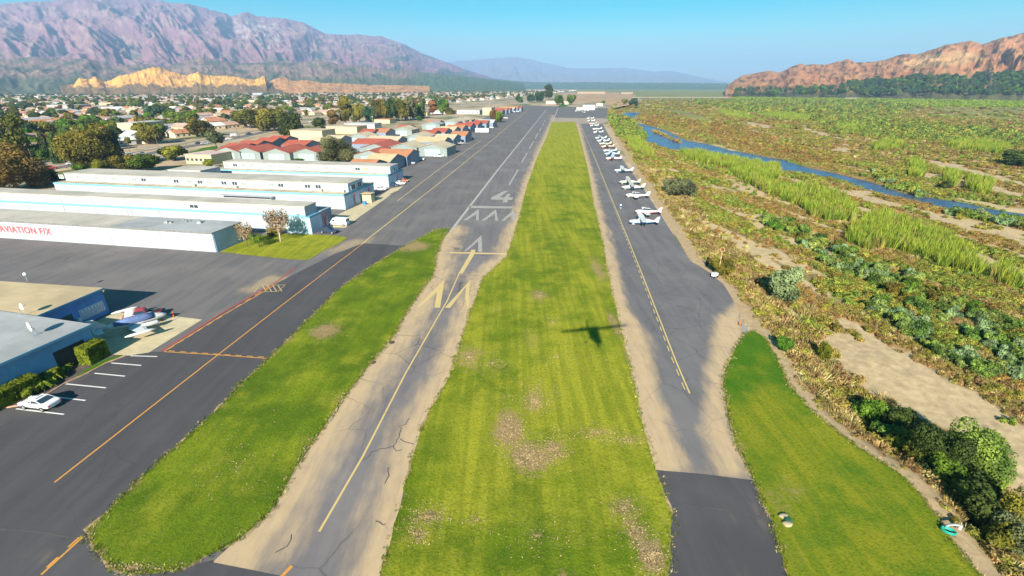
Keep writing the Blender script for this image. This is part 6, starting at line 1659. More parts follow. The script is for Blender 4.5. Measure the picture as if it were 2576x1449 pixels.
for i, (a, b_, c_, d_, k_) in enumerate(((2255, 1150, 1085, 90, 'olive'), (2310, 1195, 1128, 90, 'olive'), (2360, 1250, 1180, 90, 'green'), (2405, 1310, 1238, 90, 'dark'), (2450, 1370, 1295, 90, 'dark'), (2480, 1420, 1350, 80, 'olive'), (2225, 1110, 1060, 70, 'willow'), (2390, 1190, 1120, 100, 'dark'), (2440, 1280, 1200, 110, 'dark'), (2500, 1330, 1250, 100, 'dark'))):
    ptree('dense shrub of the dark thicket just below the right lawn, %s' % ['first from the top', 'second from the top', 'third from the top', 'fourth from the top', 'fifth from the top', 'lowest of the row', 'beside the rusty bank', 'behind the second one', 'in the deepest shade', 'under the corner willow'][i], a, b_, c_, d_, k_, 'bush', z=-3.2)
ptree('dark green tree at the right edge of the frame beyond the river', 2558, 420, 378, 70, 'dark', 'big', z=-4)
ptree('dark bush on the bright sand beyond the river', 2378, 476, 455, 34, 'dark', 'bush', z=-4)

# ------------------------------------------------------------------ scattered vegetation
def gn_scatter(name, label, cat, P, S, Rz, I, sources, tilt=0.0):
    n = len(P)
    me = bpy.data.meshes.new(name); me.vertices.add(n); me.vertices.foreach_set('co', np.asarray(P, np.float32).ravel())
    a = me.attributes.new('siz', 'FLOAT_VECTOR', 'POINT'); a.data.foreach_set('vector', np.asarray(S, np.float32).ravel())
    rot = np.stack([rng.normal(0, tilt, n), rng.normal(0, tilt, n), Rz], 1)
    a = me.attributes.new('rot', 'FLOAT_VECTOR', 'POINT'); a.data.foreach_set('vector', rot.astype(np.float32).ravel())
    a = me.attributes.new('pick', 'INT', 'POINT'); a.data.foreach_set('value', np.asarray(I, np.int32))
    me.update()
    o = link(name, me); tag(o, label, cat, None, 'stuff')
    col = bpy.data.collections.new(name + '_sources')
    for i, s in enumerate(sources): col.objects.link(bpy.data.objects.new('source_%02d' % i, s))
    ng = bpy.data.node_groups.new(name, 'GeometryNodeTree')
    ng.interface.new_socket('Geometry', in_out='INPUT', socket_type='NodeSocketGeometry')
    ng.interface.new_socket('Geometry', in_out='OUTPUT', socket_type='NodeSocketGeometry')
    N = ng.nodes; i_ = N.new('NodeGroupInput'); o_ = N.new('NodeGroupOutput')
    ip = N.new('GeometryNodeInstanceOnPoints'); ci = N.new('GeometryNodeCollectionInfo')
    ci.inputs['Collection'].default_value = col; ci.inputs['Separate Children'].default_value = True; ci.inputs['Reset Children'].default_value = True
    def na(nm, ty):
        q = N.new('GeometryNodeInputNamedAttribute'); q.data_type = ty; q.inputs['Name'].default_value = nm; return q.outputs[0]
    L = ng.links
    L.new(i_.outputs[0], ip.inputs['Points']); L.new(ci.outputs[0], ip.inputs['Instance']); ip.inputs['Pick Instance'].default_value = True
    L.new(na('pick', 'INT'), ip.inputs['Instance Index']); L.new(na('rot', 'FLOAT_VECTOR'), ip.inputs['Rotation']); L.new(na('siz', 'FLOAT_VECTOR'), ip.inputs['Scale'])
    L.new(ip.outputs[0], o_.inputs[0])
    mo = o.modifiers.new('scatter', 'NODES'); mo.node_group = ng
    return o
def clump(name, mat, n, r, h, s, seed, asp=1.0):
    g = np.random.default_rng(seed); L = [(g.uniform(-.5, .5) * r, g.uniform(-.5, .5) * r, h * g.uniform(.2, .55), r * g.uniform(.3, .5), r * g.uniform(.3, .5), h * g.uniform(.3, .5)) for _ in range(6)]
    return crown_mesh(name, L, n, s, mat, seed)
def twig_clump(name, mat, n, r, h, seed, wid=.05):
    g = np.random.default_rng(seed); V = []; 
    a = g.uniform(0, 6.28, n); q = r * np.sqrt(g.uniform(0, 1, n)) * .6
    x, y = np.cos(a) * q, np.sin(a) * q; ln = h * g.uniform(.5, 1.1, n); ox = np.cos(a) * g.uniform(.1, .5, n) * r; oy = np.sin(a) * g.uniform(.1, .5, n) * r
    b = g.uniform(0, 6.28, n); wx, wy = np.cos(b) * wid, np.sin(b) * wid
    V = np.stack([np.stack([x - wx, y - wy, 0 * x], 1), np.stack([x + wx, y + wy, 0 * x], 1), np.stack([x + ox + wx * .8, y + oy + wy * .8, ln * .75], 1), np.stack([x + ox * 1.3 - wx * .3, y + oy * 1.3, ln], 1)], 1).reshape(-1, 3)
    return np_mesh(name, V, np.arange(n * 4).reshape(n, 4), [mat])
reed_m = leaf_mat('reed_leaves', (.210, .290, .022), .3, .22, .5, (.340, .400, .045))
reed_d = leaf_mat('reed_leaves_dry', (.27, .28, .05), .3, .2, .5, (.40, .36, .09))
scrubs = {k: leaf_mat('scrub_' + k, sc(c, 1.2), .32, .3, 1.2, sc(c2, 1.2)) for k, c, c2 in (('brown', (.235, .160, .055), (.350, .245, .090)), ('russet', (.250, .150, .038), (.350, .220, .055)), ('straw', (.330, .265, .100), (.450, .370, .16)), ('olive', (.175, .165, .028), (.290, .255, .046)), ('green', (.110, .165, .024), (.215, .255, .040)))}
def reed_clump(seed, mat):
    g = np.random.default_rng(seed); n = 46
    a = twig_clump('reed', mat, n, .9, 1.0, seed, .045)
    return a
S_SCRUB = [clump('s', scrubs['brown'], 620, 1, .8, .10, 1), clump('s', scrubs['russet'], 620, 1, .7, .10, 2), clump('s', scrubs['straw'], 560, 1, .6, .10, 3), clump('s', scrubs['olive'], 700, 1, .8, .10, 4), clump('s', scrubs['green'], 700, 1, .85, .10, 5),
           twig_clump('s', scrubs['brown'], 70, 1, .9, 6, .04), twig_clump('s', scrubs['straw'], 70, 1, .8, 7, .035)]
S_BUSH = [crown_mesh('b', lobes_round(60 + i, 1, 1, 11, .02), 1900, .11, LM[k], 60 + i) for i, k in enumerate(('willow', 'silver', 'green', 'deep', 'pale', 'olive'))]
S_REED = [reed_clump(80 + i, reed_m if i < 4 else reed_d) for i in range(5)]
REED_PX = [bigz([(430, 620), (560, 635), (720, 670), (860, 690), (1030, 715), (1035, 800), (900, 790), (750, 740), (600, 700), (450, 665)]),
 rz_([(0, 30), (120, 45), (215, 80), (205, 130), (150, 160), (170, 195), (280, 195), (420, 200), (560, 240), (640, 275), (690, 320), (735, 390), (720, 430), (560, 410), (440, 400), (430, 350), (350, 310), (240, 280), (150, 235), (60, 190), (0, 160), (-120, 100)]),
 rz_([(690, 500), (760, 450), (850, 395), (960, 385), (1100, 440), (1200, 490), (1330, 550), (1450, 595), (1560, 690), (1575, 790), (1480, 765), (1340, 755), (1260, 705), (1100, 630), (960, 600), (870, 625), (760, 595), (690, 545)]),
 rz_([(1620, 760), (1720, 740), (1830, 820), (1830, 870), (1700, 850)]),
 wz_([(560, 890), (700, 800), (1000, 870), (1100, 1000), (1300, 1150), (1290, 1290), (1150, 1310), (1050, 1200), (750, 1100), (680, 960)]),
 rz_([(1100, 20), (1180, 25), (1185, 120), (1110, 120)]), rz_([(1340, 90), (1440, 105), (1430, 205), (1330, 170)]), rz_([(1490, 135), (1640, 150), (1645, 250), (1500, 220)]),
 bigz([(950, 365), (1250, 395), (1220, 435), (960, 405)]), bigz([(1420, 450), (1600, 460), (1560, 505), (1420, 490)]), bigz([(2080, 575), (2250, 555), (2480, 590), (2430, 640), (2150, 620)]), bigz([(640, 360), (760, 360), (900, 410), (860, 430), (700, 400)]),
 bigz([(1600, 590), (1700, 560), (1830, 575), (1780, 610), (1650, 620)]), bigz([(1830, 320), (1980, 318), (1960, 345), (1800, 345)])]
THICK_PX = [wz_([(150, 400), (350, 230), (500, 260), (750, 260), (850, 400), (1000, 550), (1140, 700), (1100, 820), (1000, 830), (700, 800), (550, 900), (430, 880), (350, 760), (170, 520)]),
 rz_([(100, 380), (250, 400), (420, 520), (640, 600), (800, 700), (1000, 790), (1150, 820), (1300, 900), (1500, 1000), (1750, 1090), (2100, 1260), (2100, 1600), (1884, 1449), (1600, 1300), (1400, 1120), (1250, 1080), (1000, 970), (900, 870), (700, 800), (560, 750), (500, 650), (300, 530), (120, 440)]),
 rz_([(760, 900), (900, 960), (1100, 1080), (1250, 1150), (1380, 1300), (1600, 1400), (1884, 1500), (1500, 1449), (1250, 1300), (1050, 1170), (850, 1040)]),
 bigz([(500, 280), (760, 270), (1280, 290), (1780, 330), (2000, 330), (1700, 400), (1900, 430), (2200, 470), (2800, 540), (2800, 600), (2576, 600), (2250, 560), (1900, 550), (1700, 540), (1350, 500), (1280, 440), (950, 400), (700, 350), (520, 320)]),
 rz_([(860, 80), (950, 100), (1100, 180), (1200, 240), (1150, 260), (960, 190), (880, 140)]), rz_([(1350, 340), (1884, 440), (2100, 480), (2100, 520), (1884, 480), (1350, 370)])]
def sample_bed(n, r0, r1, az0=1, az1=62):
    """points over the river bed, area-uniform"""
    r = np.sqrt(rng.uniform(r0 ** 2, r1 ** 2, n)); a = rng.uniform(R(az0), R(az1), n)
    return np.sin(a) * r, np.cos(a) * r
def in_any(px, py, polys):
    k = np.zeros(len(px), bool)
    for p in polys: k |= inpoly(px, py, p)
    return k
def bed_points(n, r0, r1):
    X, Y = sample_bed(n, r0, r1); d = riverside(X, Y); k = d > 1.2; X, Y, d = X[k], Y[k], d[k]
    px, py = PX(X, Y, -4.0)
    wob = np.minimum(9, 700 / np.maximum(np.hypot(X, Y), 20))
    qx = px + N1.fbm(X / 4, Y / 4, 3) * wob * 3; qy = py + N2.fbm(X / 4, Y / 4, 3) * wob * 2
    wat = inpoly(X, Y, WATER) & ~inpoly(X, Y, ISLE)
    k = (~wat) & (px < 2900) & (py < 1800)
    return X[k], Y[k], d[k], px[k], py[k], qx[k], qy[k]
reedP, reedS, bushP, bushS, bushI, scP, scS, scI = ([] for _ in range(8))
for r0, r1, dens, grow in ((25, 110, 1.7, .9), (110, 200, 1.0, 1.05), (200, 350, .42, 1.4), (350, 560, .17, 1.9), (560, 900, .055, 2.8), (900, 1500, .014, 4.4)):
    area = (r1 ** 2 - r0 ** 2) * R(61) / 2
    X, Y, d, px, py, qx, qy = bed_points(int(area * dens), r0, r1)
    reed = in_any(qx, qy, REED_PX); thick = in_any(qx, qy, THICK_PX) & ~reed; sand = in_any(qx, qy, SAND_PX) & ~reed & ~thick
    org = in_any(qx, qy, ORANGE_PX); brn = in_any(qx, qy, BROWN_PX)
    fld = in_any(px, py, FIELD_PX); u = rng.uniform(0, 1, len(X)); Z = height(X, Y)
    k = reed & (u < .62); gg = min(grow, 2.2)
    reedP += list(zip(X[k], Y[k], Z[k] - .1)); s = rng.uniform(.8, 1.25, k.sum()) * gg ** .5; reedS += list(zip(s * 1.3 * gg ** .4, s * 1.3 * gg ** .4, s * 3.1 * (1 if gg < 2 else .8)))
    k = thick & (u < (.30 if r1 <= 200 else .40)); s = rng.uniform(.75, 1.6, k.sum()) * (grow * 1.2) ** .8
    far = np.hypot(X[k], Y[k]) > 330
    bushP += list(zip(X[k], Y[k], Z[k] - .2)); bushS += list(zip(s, s, s * rng.uniform(.9, 1.4, k.sum())))
    nx = N3(X[k] / 12, Y[k] / 12)
    bushI += list(np.where(far, rng.choice([0, 2, 5, 0, 4], k.sum()), np.where(nx > .15, rng.choice([0, 2, 5], k.sum()), rng.choice([1, 0, 3, 4], k.sum()))))
    k = (~reed) & (~fld) & (~thick | (u > .7)) & (~sand | (u < .02)) & (~org | (u < .25))
    bank = d[k] < 2.2
    s = rng.uniform(.55, 1.2, k.sum()) * grow * np.where(bank, .5, 1)
    st, sdn = bands(X[k], Y[k]); st = st + .05 * rng.normal(size=k.sum()); s = np.where(st < -.1, s * 1.45, s)
    idx = np.where(st > .12, rng.choice([1, 0, 1, 5, 3], k.sum()), np.where(st < -.1, np.where(np.hypot(X[k], Y[k]) > 330, rng.choice([4, 3, 2, 3, 0], k.sum()), rng.choice([4, 4, 3, 4, 3], k.sum())), rng.choice([0, 3, 2, 5, 6, 3, 3], k.sum())))
    idx = np.where(brn[k], rng.choice([1, 0, 3, 1], k.sum()), idx)
    idx = np.where((d[k] < 15 + 5 * N2(X[k] / 8, Y[k] / 8)) & (np.hypot(X[k], Y[k]) < 260), rng.choice([0, 5, 6, 0, 2, 3], k.sum()), idx)
    wdk = segdist(X[k], Y[k], WATER + WATER[:1]); s = np.where(wdk < 7, s * .45, s)
    tallb = (d[k] < 16) & (d[k] > 3) & (np.hypot(X[k], Y[k]) < 300); s = np.where(tallb, s * 1.35, s)
    keep = (rng.uniform(0, 1, k.sum()) < np.where(sdn > .17, .12, np.where(sdn > .1, .5, .95))) & ((wdk > 2.5) | (rng.uniform(0, 1, k.sum()) < .3))
    scP += list(np.array(list(zip(X[k], Y[k], Z[k] - .08)))[keep]); scS += list(np.stack([s, s, s * rng.uniform(.7, 1.2, len(s)) * (1 if grow < 3 else .7)], 1)[keep]); scI += list(idx[keep])
# rusty strip along the bank below the right lawn
xs, ys = np.array(Gs([(2060, 1000), (2110, 1050), (2150, 1085), (2190, 1110)], -2)).T
gn_scatter('reed_bed', 'bright green giant reeds standing in bands along the riverbed', 'reeds', reedP, reedS, rng.uniform(0, 6.28, len(reedP)), rng.choice([0, 1, 2, 3, 4, 0, 1, 2], len(reedP)), S_REED, .06)
gn_scatter('riverbed_scrub', 'low brown, russet and olive scrub covering the riverbed', 'scrub', scP, scS, rng.uniform(0, 6.28, len(scP)), scI, S_SCRUB, .08)
# thicket: the largest bushes are things, the rest one mass
bushP = np.array(bushP); bushS = np.array(bushS); bushI = np.array(bushI)
app = bushS[:, 0] / np.hypot(bushP[:, 0], bushP[:, 1]); pxb, pyb = PX(bushP[:, 0], bushP[:, 1], -4)
vis = (pxb < 2590) & (pyb < 1460)
order = np.argsort(-np.where(vis, app, 0)); top = order[:260]; rest = order[260:]
BL = ['leafy green willow bush of the dense thicket between the sand bar and the reeds', 'silvery willow bush of the dense thicket between the sand bar and the reeds', 'fresh green bush of the dense thicket between the sand bar and the reeds', 'dark bush of the dense thicket between the sand bar and the reeds', 'bluish green bush of the dense thicket between the sand bar and the reeds', 'olive bush of the dense thicket between the sand bar and the reeds']
for i in top:
    o = link('willow_bush', S_BUSH[bushI[i]], None, tuple(bushP[i]), rng.uniform(0, 6.28)); o.scale = tuple(bushS[i])
    X_, Y_ = pxb[i], pyb[i]; sz = 'large' if bushS[i, 0] > np.median(bushS[top, 0]) else 'small'; tl_ = 'tall' if bushS[i, 2] > 1.22 * bushS[i, 0] else 'low'
    where = ('in the far bushes above the parked airplanes' if Y_ < 380 else 'on the far bank beside the river' if X_ > 2180 and Y_ < 520 else 'in the band below the reeds, behind the parked airplanes' if Y_ < 600 else 'in the band below the reeds, level with the windsock' if Y_ < 690 else
             'in the middle of the band, below the tallest reeds' if Y_ < 790 and X_ < 2330 else 'in the band at the right edge, below the reeds' if Y_ < 860 and X_ >= 2330 else 'between the sand bar and the band of reeds' if Y_ < 900 else 'at the right edge above the wide sand bar')
    lb = '%s %s %s bush %s' % (tl_, sz, ('leafy green', 'silvery', 'fresh green', 'deep green', 'pale green', 'olive')[bushI[i]], where)
    tag(o, lb, 'bush', lb.replace(' bush ', ' bushes '))
S_FAR = [crown_mesh('b', lobes_round(160 + i, 1, 1, 9, .02), 700, .19, m_, 160 + i) for i, m_ in enumerate((scrubs['green'], LM['silver'], scrubs['green'], LM['willow'], scrubs['olive'], scrubs['green']))]
gn_scatter('distant_thicket', 'mass of green bushes and willows farther up the riverbed', 'bushes', bushP[rest], bushS[rest], rng.uniform(0, 6.28, len(rest)), bushI[rest], S_FAR, .05)

# orchards and woods beyond the river
S_ORCH = [crown_mesh('o', lobes_round(90, 1, 1, 5, .02), 160, .34, LM['orchard'], 90), crown_mesh('o', lobes_round(91, 1, 1, 5, .02), 160, .34, LM['yellow'], 91)]
P = []
for f in FIELD_PX[:1]:
    W = Gs(f, 0); xs = [p[0] for p in W]; ys = [p[1] for p in W]
    gx, gy = np.meshgrid(np.arange(0, 2400, 7.5), np.arange(500, 2300, 8.5)); gx = gx.ravel() + rng.uniform(-1, 1, gx.size); gy = gy.ravel() + rng.uniform(-1, 1, gy.size)
    ca, sa = math.cos(.3), math.sin(.3); gx, gy = gx * ca - gy * sa + 300, gx * sa + gy * ca
    a, b_ = PX(gx, gy, 0); k = inpoly(a, b_, f) & (gx < 1900)
    P += list(zip(gx[k], gy[k], height(gx[k], gy[k])))
s = rng.uniform(2.2, 3.2, len(P))
gn_scatter('orchard', 'dense bright green orchard rows on the far side of the river', 'orchard', P, np.stack([s, s, s * 1.1], 1), rng.uniform(0, 6.28, len(P)), rng.choice([0, 0, 1], len(P)), S_ORCH)
S_WOOD = [crown('dark', 'round', 0), crown('bluegreen', 'round', 1), crown('dark', 'tall', 1), crown('green', 'round', 2), crown('grey', 'round', 0)]
n = 16000
r = rng.uniform(1250, 2350, n); a = rng.uniform(R(23), R(62), n); X, Y = np.sin(a) * r, np.cos(a) * r
A_, E_ = zip(*sorted(sky_dir(*p) for p in SK_R)); el = np.interp(a, A_, E_)
Z = np.where(r > 1750, ((r - 1750) / 1250) ** .95 * (CAM_H + 3000 * el), 0.0)
px, py = PX(X, Y, Z); wob = 6 * N1.fbm(X / 60, Y / 60, 3)
k = inpoly(px, py + wob, [(1835, 244), (1850, 232), (1900, 226), (1980, 224), (2100, 220), (2160, 205), (2230, 205), (2300, 194), (2420, 198), (2480, 188), (2600, 186), (2960, 180), (2960, 250), (2560, 246), (2400, 238), (2200, 240)]) & (rng.uniform(0, 1, n) < np.interp(px, [1830, 2000, 2200, 2600], [.07, .12, .32, .5]))
X, Y, Z = X[k], Y[k], Z[k]
s = rng.uniform(9, 17, len(X))
P = np.stack([X, Y, Z - .5], 1); S = np.stack([s * .95, s * .95, s], 1)
gn_scatter('distant_woodland', 'dark belt of woodland along the foot of the red hills', 'woodland', P, S, rng.uniform(0, 6.28, len(P)), rng.choice([0, 1, 2, 0, 3], len(P)), S_WOOD)

# ------------------------------------------------------------------ road and railway along the town, bridge
sheet('railway_verge', jitter_line(Gs([(-300, 480), (0, 440), (75, 420), (225, 398), (382, 372), (540, 343), (644, 326), (754, 305), (900, 288), (1128, 266), (1248, 256), (1310, 250), (1310, 254), (1248, 262), (1128, 274), (900, 300), (754, 318), (644, 345), (560, 368), (382, 396), (225, 420), (75, 442), (-300, 500)]), 6, 2, 51, freq=.1), 0.01, M('dry_verge', (.42, .32, .20), .9, .25, .05, 'world'))
strip('road', jitter_line(Gs([(-300, 492), (75, 432), (225, 410), (382, 385), (540, 357), (644, 337), (754, 312), (900, 294), (1128, 270), (1248, 259), (1310, 252)]), 10, 0, 1, False), 9, 0.03, apron_asphalt)['kind'] = 'structure'
strip('railway', Gs([(-300, 480), (75, 424), (225, 402), (382, 376), (540, 347), (644, 329), (754, 306), (900, 289), (1128, 267), (1248, 257)]), 3.4, 0.04, M('rail_ballast', (.22, .17, .15), .9, .2, .5, 'world'))['kind'] = 'structure'
strip('road', Gs([(1310, 262), (1335, 252), (1350, 246), (1375, 240)]), 10, 0.03, M('pale_road', (.40, .36, .31), .9, .1, .1, 'world'))['kind'] = 'structure'
sheet('grass_field', Gs([(470, 386), (510, 372), (548, 366), (545, 374), (500, 388)]), 0.03, lawn_m)
br = thing('bridge', 'long low road bridge crossing the riverbed near the horizon', 'bridge', (*G(1590, 250), 0), 0)
x0, y0 = G(1590, 250); x1, y1 = G(1832, 250); Lb = math.hypot(x1 - x0, y1 - y0); br.rotation_euler[2] = math.atan2(y1 - y0, x1 - x0)
pale_c = M('bridge_concrete', (.26, .22, .17), .8, .1)
frame_box('deck', br, 0, Lb, -5, 5, 4.2, 5.4, pale_c); frame_box('parapet', br, 0, Lb, -5.3, -5.02, 5.4, 6.4, pale_c); frame_box('parapet', br, 0, Lb, 5.02, 5.3, 5.4, 6.4, pale_c)
for i in range(9): frame_box('pier', br, Lb * (i + .6) / 9 - 1.2, Lb * (i + .6) / 9 + 1.2, -4, 4, -5, 4.18, pale_c)
for i, (px, py, w, h, lab) in enumerate(((1978, 235, 22, 8, 'white farm building with a tall gable far beyond the river'), (2070, 236, 30, 7, 'wide white farmhouse among the dark trees beyond the river'), (2050, 247, 34, 5, 'low white greenhouse in the orchards'), (2118, 246, 24, 8, 'pink farmhouse in the middle of the orchards'), (2140, 250, 28, 4, 'white roofed shed right of the pink farmhouse'), (2262, 231, 14, 10, 'white house on stilts above the orchards'), (2510, 246, 80, 5, 'long low yellow white greenhouse at the right edge'), (1900, 236, 12, 6, 'small cream house at the foot of the nearest red hill'), (2445, 250, 24, 5, 'low cream shed left of the long greenhouse'), (2195, 232, 16, 7, 'small pale barn before the dark woodland'))):
    block('farm_building', lab, px - w / 2, px + w / 2, py, h, 14, pale_wall if i % 2 else cream_wall, roof_white, ang=R(-18), cat='farm building')

# ------------------------------------------------------------------ the town
ZB = [(-400, 500), (0, 428), (75, 408), (225, 388), (382, 362), (540, 336), (644, 318), (754, 298), (900, 284), (1128, 262), (1248, 252), (1400, 236), (1460, 230)]
zx, zy = zip(*ZB)
wall_c = [M('house_wall_' + n, c, .8, .08) for n, c in (('cream', (.68, .57, .38)), ('white', (.74, .71, .66)), ('tan', (.55, .42, .28)), ('pink', (.62, .44, .36)), ('pale', (.62, .63, .62)))]
roof_c = [M('house_roof_' + n, c, .8, .2, .3) for n, c in (('terracotta', (.46, .20, .10)), ('brown', (.28, .19, .14)), ('grey', (.33, .31, .31)), ('tan', (.50, .38, .26)), ('white', (.68, .66, .62)), ('pinkish', (.48, .30, .23)))]
def house_mb(w, d, e, rg):
    b = MB()
    for s in (-1, 1): b.face([(s * w / 2, -d / 2, 0), (s * w / 2, d / 2, 0), (s * w / 2, d / 2, e), (s * w / 2, 0, rg), (s * w / 2, -d / 2, e)][::s])
    b.face([(-w / 2, -d / 2, 0), (w / 2, -d / 2, 0), (w / 2, -d / 2, e), (-w / 2, -d / 2, e)]); b.face([(w / 2, d / 2, 0), (-w / 2, d / 2, 0), (-w / 2, d / 2, e), (w / 2, d / 2, e)])
    rf = MB(); ov = .5
    for s in (-1, 1):
        q = [(-w / 2 - ov, s * (d / 2 + ov), e - .1), (w / 2 + ov, s * (d / 2 + ov), e - .1), (w / 2 + ov, 0, rg + .15), (-w / 2 - ov, 0, rg + .15)]
        rf.face(q if s < 0 else q[::-1])
    return b, rf
HT = []
for w, d, e, rg in ((15, 11, 3.2, 5.6), (19, 12, 3.4, 5.8), (12, 10, 3.2, 5.4), (25, 15, 4.8, 7.0), (17, 10, 5.8, 8.0)):
    b, rf = house_mb(w, d, e, rg)
    wn_ = MB()
    for k in range(int(w / 4)): wn_.box(-w / 2 + 1.5 + k * 4, -w / 2 + 3.0 + k * 4, -d / 2 - .05, -d / 2 - .002, 1, 2.2)
    HT.append((b.mesh('house_wall', [wall_c[0]]), rf.mesh('house_roof', [roof_c[0]]), wn_.mesh('house_windows', [glass]), w, d))
wcn, rcn = ['cream', 'white', 'tan', 'pink', 'pale'], ['terracotta', 'brown', 'grey', 'tan', 'white', 'pinkish']
cand = []
ca, sa = math.cos(R(-28)), math.sin(R(-28))
for i in range(-150, 150):
    for j in range(0, 150):
        u = i * 21 + rnd.uniform(-3, 3); v = j * 17 + (j // 2) * 17 + rnd.uniform(-2, 2)
        x, y = u * ca - v * sa - 200, u * sa + v * ca + 120
        if y < 150: continue
        px, py = PX(x, y, 0); px, py = float(px), float(py)
        if px < -260 or px > 1460 or py < 219 or py > np.interp(px, zx, zy) - 3: continue
        cand.append((math.hypot(x, y), x, y, px, py))
cand.sort()
def zone(px, py):
    cols = ((70, 'at the left edge'), (190, 'above the large olive tree'), (300, 'past the large olive tree'), (400, 'above the gymnasium'), (500, 'below the yellow bluffs'), (600, 'left of the olive grove'), (740, 'above the olive grove'), (860, 'beyond the left hangars'), (990, 'beyond the hangar wood'), (1120, 'right of the hangar wood'), (1260, 'above the far hangars'), (1340, 'left of the far eucalyptus'), (9999, 'at the runway end'))
    a = next(n for m_, n in cols if px < m_)
    b_ = 'near the railway' if py > np.interp(px, zx, zy) - 32 and py > 262 else ('in the nearer rows' if py > 285 else 'in the middle rows' if py > 262 else 'in the upper rows' if py > 242 else 'in the far rows')
    return a, b_
nh = 0; restH = []; houseXY = []
for c in cand:
    if rnd.random() < .12: continue
    r_, x, y, px, py = c
    if min([9] + [math.hypot(x - q[0], y - q[1]) for q in houseXY[-40:]]) < 9: continue
    houseXY.append((x, y))
    wi, ri, ti = rnd.choices(range(5), (5, 4, 3, 2, 3))[0], rnd.choices(range(6), (4, 3, 3, 4, 3, 3))[0], rnd.choices(range(5), (4, 3, 3, 1, 2))[0]
    rz = R(-28) + rnd.choice((0, math.pi / 2)) + rnd.uniform(-.08, .08)
    if nh < 300 and -20 < px < 1460:
        z_ = zone(px, py)
        lab = '%s%s house with a %s roof %s %s' % (('', 'long ', 'small ', 'large ', 'tall ')[ti], wcn[wi], rcn[ri], z_[1], z_[0])
        me_w, me_r, me_n, w, d = HT[ti]
        t = thing('house', lab, 'house', (x, y, 0), rz, '%s houses with %s roofs %s %s' % (wcn[wi], rcn[ri], z_[1], z_[0]))
        o = link('wall', me_w, t); o.material_slots[0].link = 'OBJECT'; o.material_slots[0].material = wall_c[wi]
        o = link('roof', me_r, t); o.material_slots[0].link = 'OBJECT'; o.material_slots[0].material = roof_c[ri]
        if nh < 90: link('windows', me_n, t)
        nh += 1
    else: restH.append((x, y, rz, wi, ri, ti))
b = MB()
for x, y, rz, wi, ri, ti in restH:
    _, _, _, w, d = HT[ti]; c_, s_ = math.cos(rz), math.sin(rz)
    hb, rb = house_mb(w, d, 3.2, 5.2)
    for src, mi in ((hb, wi), (rb, 5 + ri)):
        i0 = len(b.v); b.v += [(x + vx * c_ - vy * s_, y + vx * s_ + vy * c_, vz) for vx, vy, vz in src.v]
        b.f += [tuple(i0 + k for k in f) for f in src.f]; b.m += [mi] * len(src.f)
tag(b.build('distant_houses', wall_c + roof_c), 'far houses of the town in rows towards the foothills', 'houses', None, 'stuff')
# larger town buildings
for lab, px0, px1, py, h, dpt, wm, rm, nm, bays in (
 ('tall cream gymnasium block right of the large olive tree', 306, 352, 350, 11, 26, cream_wall, roof_white, 'building', 0),
 ('orange roofed hall joined to the cream gymnasium', 353, 376, 346, 7, 20, cream_wall, roof_orange, 'building', 3),
 ('white cylinder like storage building on the town skyline', 636, 664, 243, 12, 26, white_wall, roof_white, 'building', 0),
 ('long low white factory left of the storage building', 560, 600, 252, 6, 30, pale_wall, roof_white, 'factory', 4),
 ('cream warehouse in front of the white storage building', 606, 648, 262, 8, 26, cream_wall, roof_sand, 'warehouse', 5),
 ('white school building with a cream roof in the upper town', 395, 445, 268, 7, 22, pale_wall, roof_tan, 'school', 6),
 ('cream public building with an orange tiled roof', 252, 300, 272, 9, 24, cream_wall, roof_orange, 'building', 6),
 ('red brick hall with an orange roof on the hillside edge of town', 480, 560, 246, 6, 24, M('brick_wall', (.42, .18, .10), .8, .2), roof_orange, 'building', 6),
 ('long grey church like hall with dark red gables at the left', 122, 206, 280, 9, 26, M('stone_wall', (.40, .36, .34), .8, .15), roof_grey, 'building', 5),
 ('white house standing alone at the upper left', 88, 112, 250, 9, 18, pale_wall, roof_white, 'building', 2),
 ('low orange roofed row beside the cypresses', 82, 118, 362, 5, 14, cream_wall, roof_orange, 'building', 3),
 ('orange roofed row behind the large olive tree', 150, 205, 356, 5, 16, cream_wall, roof_orange, 'building', 4),
 ('pinkish roofed low building with a blue band behind the hangar rows', 470, 545, 412, 4.5, 16, cream_wall, M('pink_roof', (.55, .40, .34), .8, .15, .2), 'building', 6),
 ('solar roofed hall in the middle of the town', 452, 500, 300, 5, 22, pale_wall, M('solar_roof', (.16, .19, .26), .4, .1), 'building', 4),
 ('salmon roofed hall near the railway', 375, 410, 318, 5, 16, cream_wall, roof_orange, 'building', 3)):
    block(nm, lab, px0, px1, py, h, dpt, wm, rm, nm, bays=bays)
# town trees
TP = []
n = 26000
r = rng.uniform(230 ** .6, 3300 ** .6, n) ** (1 / .6); a = rng.uniform(R(-55), R(12), n); X, Y = np.sin(a) * r, np.cos(a) * r
px, py = PX(X, Y, 0); lim = np.interp(px, zx, zy)
k = (px > -260) & (px < 1750) & (py < lim - 2) & (py > 214)
nz = N1.fbm(X / 90, Y / 90, 3); k &= rng.uniform(0, 1, n) < np.clip(.17 + 1.1 * nz + .5 * sstep(238, 222, py) * sstep(900, 500, px) + .25 * (px > 1420), .1, 1)
X, Y, px, py = X[k], Y[k], px[k], py[k]; r = np.hypot(X, Y)
if houseXY:
    HX = np.array(houseXY)
    keep = np.ones(len(X), bool)
    for i in range(len(X)):
        if r[i] < 900 and np.min(np.hypot(HX[:, 0] - X[i], HX[:, 1] - Y[i])) < 8: keep[i] = False
    X, Y, px, py, r = X[keep], Y[keep], px[keep], py[keep], r[keep]
h = rng.uniform(4.5, 11.5, len(X)) * (1 + .25 * (rng.uniform(0, 1, len(X)) > .85)); w = h * rng.uniform(.7, 1.25, len(X))
